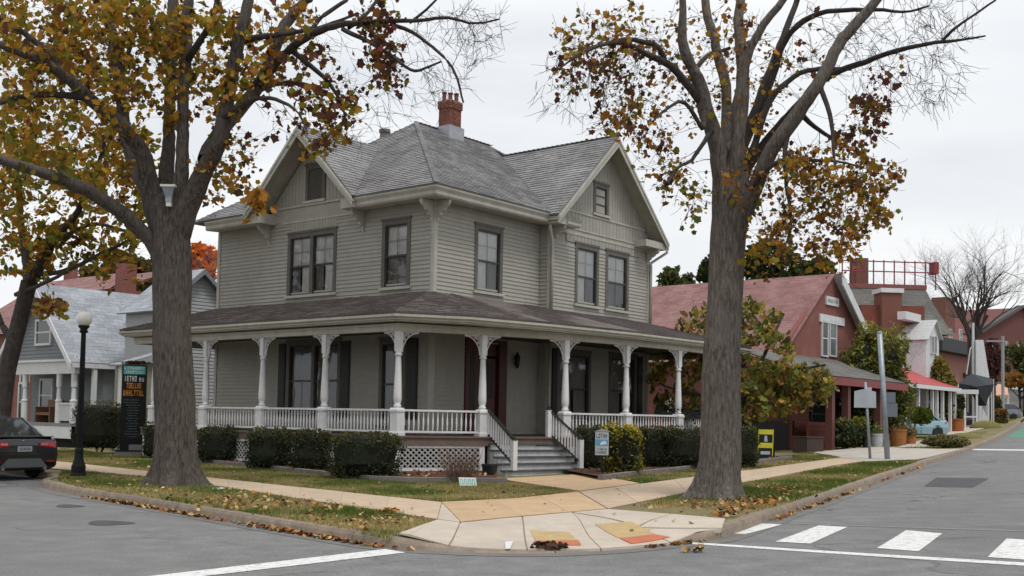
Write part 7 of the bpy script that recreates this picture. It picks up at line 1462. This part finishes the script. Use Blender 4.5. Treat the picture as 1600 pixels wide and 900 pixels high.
for lab, x0, x1, yt, yb, Y, pal, n in (('dark green tree directly behind the right tree trunk above the red roof', 1150, 1250, 375, 470, 78, DGN, 3000), ('dark green tree above the red roof, right of the trunk', 1230, 1305, 398, 470, 80, DGN, 1800), ('green tree above the red roof just left of the right trunk', 1090, 1140, 398, 460, 78, DGN, 1500), ('pale green tree above the left end of the red roof', 1022, 1085, 411, 470, 84, [(.06,.08,.025), (.09,.10,.03)], 1300),
    ('bright orange maple between the left tree and the grey house', 288, 348, 378, 450, 66, [(.75,.17,.01), (.85,.24,.015), (.6,.14,.01)], 1500), ('olive gold tree behind the brick chimney', 120, 245, 392, 480, 72, [(.14,.10,.03), (.2,.13,.03), (.07,.08,.02)], 2600), ('olive brown tree above the pale clapboard house', 200, 300, 395, 470, 74, [(.05,.07,.02), (.12,.1,.03)], 1600),
    ('hazy bushes far right beside the utility pole', 1560, 1640, 530, 585, 124, [(.10,.11,.04), (.16,.12,.05), (.07,.09,.03)], 1800), ('reddish brown shrubby tree behind the white tower', 1536, 1568, 528, 600, 108, [(.12,.05,.04), (.09,.045,.04)], 1000), ('rusty orange hedge tree far right beyond the canopies', 1545, 1640, 583, 605, 122, [(.33,.14,.02), (.2,.11,.03)], 1200), ('olive tree beyond the black canopy', 1395, 1440, 470, 560, 72, [(.2,.07,.03), (.12,.05,.03)], 700)):
    leafy('leafy_tree', lab, x0, x1, yt, yb, Y, pal, n, .5 if Y > 90 else .42)
def bare_tree(name, label, xb, yb, xt, yt, Y, spread, w_, mat, n0=7, seed=1):
    r = random.Random(seed); c = at(xb, yb, Y); z0 = float(Gc(c[0])); t = thing(name, label, 'tree', (c[0], Y, z0)); top = at(xt, yt, Y)-np.array([c[0], Y, z0]); H_ = top[2]; tr = MB(); br = MB(); fk = H_*(.46 if w_ > .3 else .3); lean = top[0]*.3
    tr.tube([(0, 0, -.3), (lean*.2, 0, fk*.6), (lean*.4, 0, fk)], [w_, w_*.8, w_*.75], 10); obj('trunk', tr, mat, t, smooth=True)
    def grow(p, d, L__, rad, lv):
        p = Vector(p); pts = [p.copy()]; n = 4
        for i in range(n): d = (d+Vector((r.gauss(0, .16), r.gauss(0, .16), r.gauss(.04, .10)))).normalized(); p = p+d*L__/n; pts.append(p.copy())
        rr = [rad*(1-.45*i/n) for i in range(n+1)]; br.tube(pts, rr, 6 if lv < 2 else 3, cap=False)
        if lv >= 5: return
        for i in range(3 if lv < 3 else 4):
            k = r.choice([2, 3, 4, 4]); q = pts[k]; dd = (pts[k]-pts[k-1]).normalized(); a = (dd+Vector((r.gauss(0, .45), r.gauss(0, .45), r.gauss(.05, .3)))).normalized(); grow(q, a, L__*(.62+.2*r.random()), rr[k]*.68, lv+1)
    for i in range(n0): a = 6.28*i/n0+r.random(); s = spread*(.35+.65*r.random()); grow((lean*.4, 0, fk*(.75+.25*r.random())), Vector((math.cos(a)*s+top[0]*.25/H_, math.sin(a)*s, 1)).normalized(), H_*(.20 if w_ > .3 else .21), w_*.5, 0)
    obj('branches', br, mat, t, stuff=True)
BT = flat('bare_bark', (.075,.060,.055), .9); BT2 = flat('bare_bark_pale', (.17,.13,.12), .9)
bare_tree('bare_tree', 'large leafless tree with a dense round twig crown at the right edge', 1517, 655, 1522, 358, 92., .8, .42, BT, 9, 3)
bare_tree('bare_tree', 'slender pale leafless tree right of the grey-roofed building chimney', 1425, 640, 1420, 362, 92., .45, .16, BT2, 6, 5); bare_tree('bare_tree', 'slender pale leafless tree above the left part of the red rooftop railing', 1375, 640, 1380, 365, 96., .45, .16, BT2, 6, 9)
bare_tree('bare_tree', 'leafless tree behind the left eave of the grey house', 350, 660, 345, 295, 60., .55, .2, BT2, 7, 12); bare_tree('bare_tree', 'leafless tree showing between the wing corner and the red roof', 1035, 660, 1030, 395, 70., .4, .12, BT2, 5, 15); bare_tree('bare_tree', 'thin leafless tree standing in front of the big chimney', 1372, 640, 1368, 455, 58., .4, .08, BT2, 5, 21)
# --- autumn tree right of the porch
PM = [(.15,.17,.04), (.11,.14,.035), (.30,.26,.04), (.36,.25,.05), (.08,.10,.03), (.36,.17,.06), (.2,.2,.04)]
big_tree('autumn_tree', 'broad tree turning green, gold and orange just right of the porch', 'tree', (1165, 700), 37.5,
 [(1165,706,16,0),(1165,690,14,0),(1163,660,12,0),(1160,630,12,0)],
 [[(1160,640,8,0),(1130,590,6,-.3),(1090,540,4,-.6),(1060,500,3,-.8)],[(1160,635,9,0),(1165,570,7,.4),(1160,500,5,.6),(1155,465,3,.8)],[(1161,640,9,0),(1195,600,6,-.6),(1240,580,5,-1),(1290,570,3,-1.4)],[(1160,640,8,0),(1190,560,6,.2),(1215,510,4,.3),(1225,490,3,.4)],[(1162,650,7,0),(1110,620,5,-.6),(1060,610,4,-1),(1030,600,3,-1.2)]],
 [(1100,520,45,45,60,12,PM,-1.5,1),(1060,590,50,60,80,12,PM,-.8,2),(1180,500,40,35,40,11,PM,-1.5,1.5),(1190,560,50,50,80,12,PM,-2,1.5),(1210,610,50,45,90,12,PM,-2,1.5),(1255,600,50,35,70,12,PM,-2,0),(1170,630,30,30,40,12,PM,-2,1),(1080,640,50,20,30,12,PM,-.5,2),(1280,590,26,14,12,10,PM,-1.5,-.5)],
 MT['bark_dark'], 0, .21, ntr=12, flare_amt=.4, tmpl=OVAL, droop=.15)
# distant woods closing the horizon
mb = MB(); n = 26000; ang = rng.uniform(-.75, .65, n); Y_ = rng.uniform(170, 200, n); X_ = np.tan(ang)*Y_; zt_ = np.array([3+2.6*noise.noise((x*.03, 3, 0))+1.2*noise.noise((x*.15, 7, 0)) for x in X_]); P = np.c_[X_, Y_, Gc(X_)+rng.random(n)*np.maximum(zt_, 1)*1.25]
w_ = obj('distant_woods', fast_mesh('distant_woods', leaf_polys(P, np.full(n, 1.3), OVAL), 6, pick([(.07,.07,.04), (.10,.08,.05), (.05,.06,.03), (.13,.08,.05)], n, .2)), MT['leaf'], None, stuff=True); w_['label'] = 'low hazy woods closing the horizon far behind the houses'; w_['category'] = 'woods'
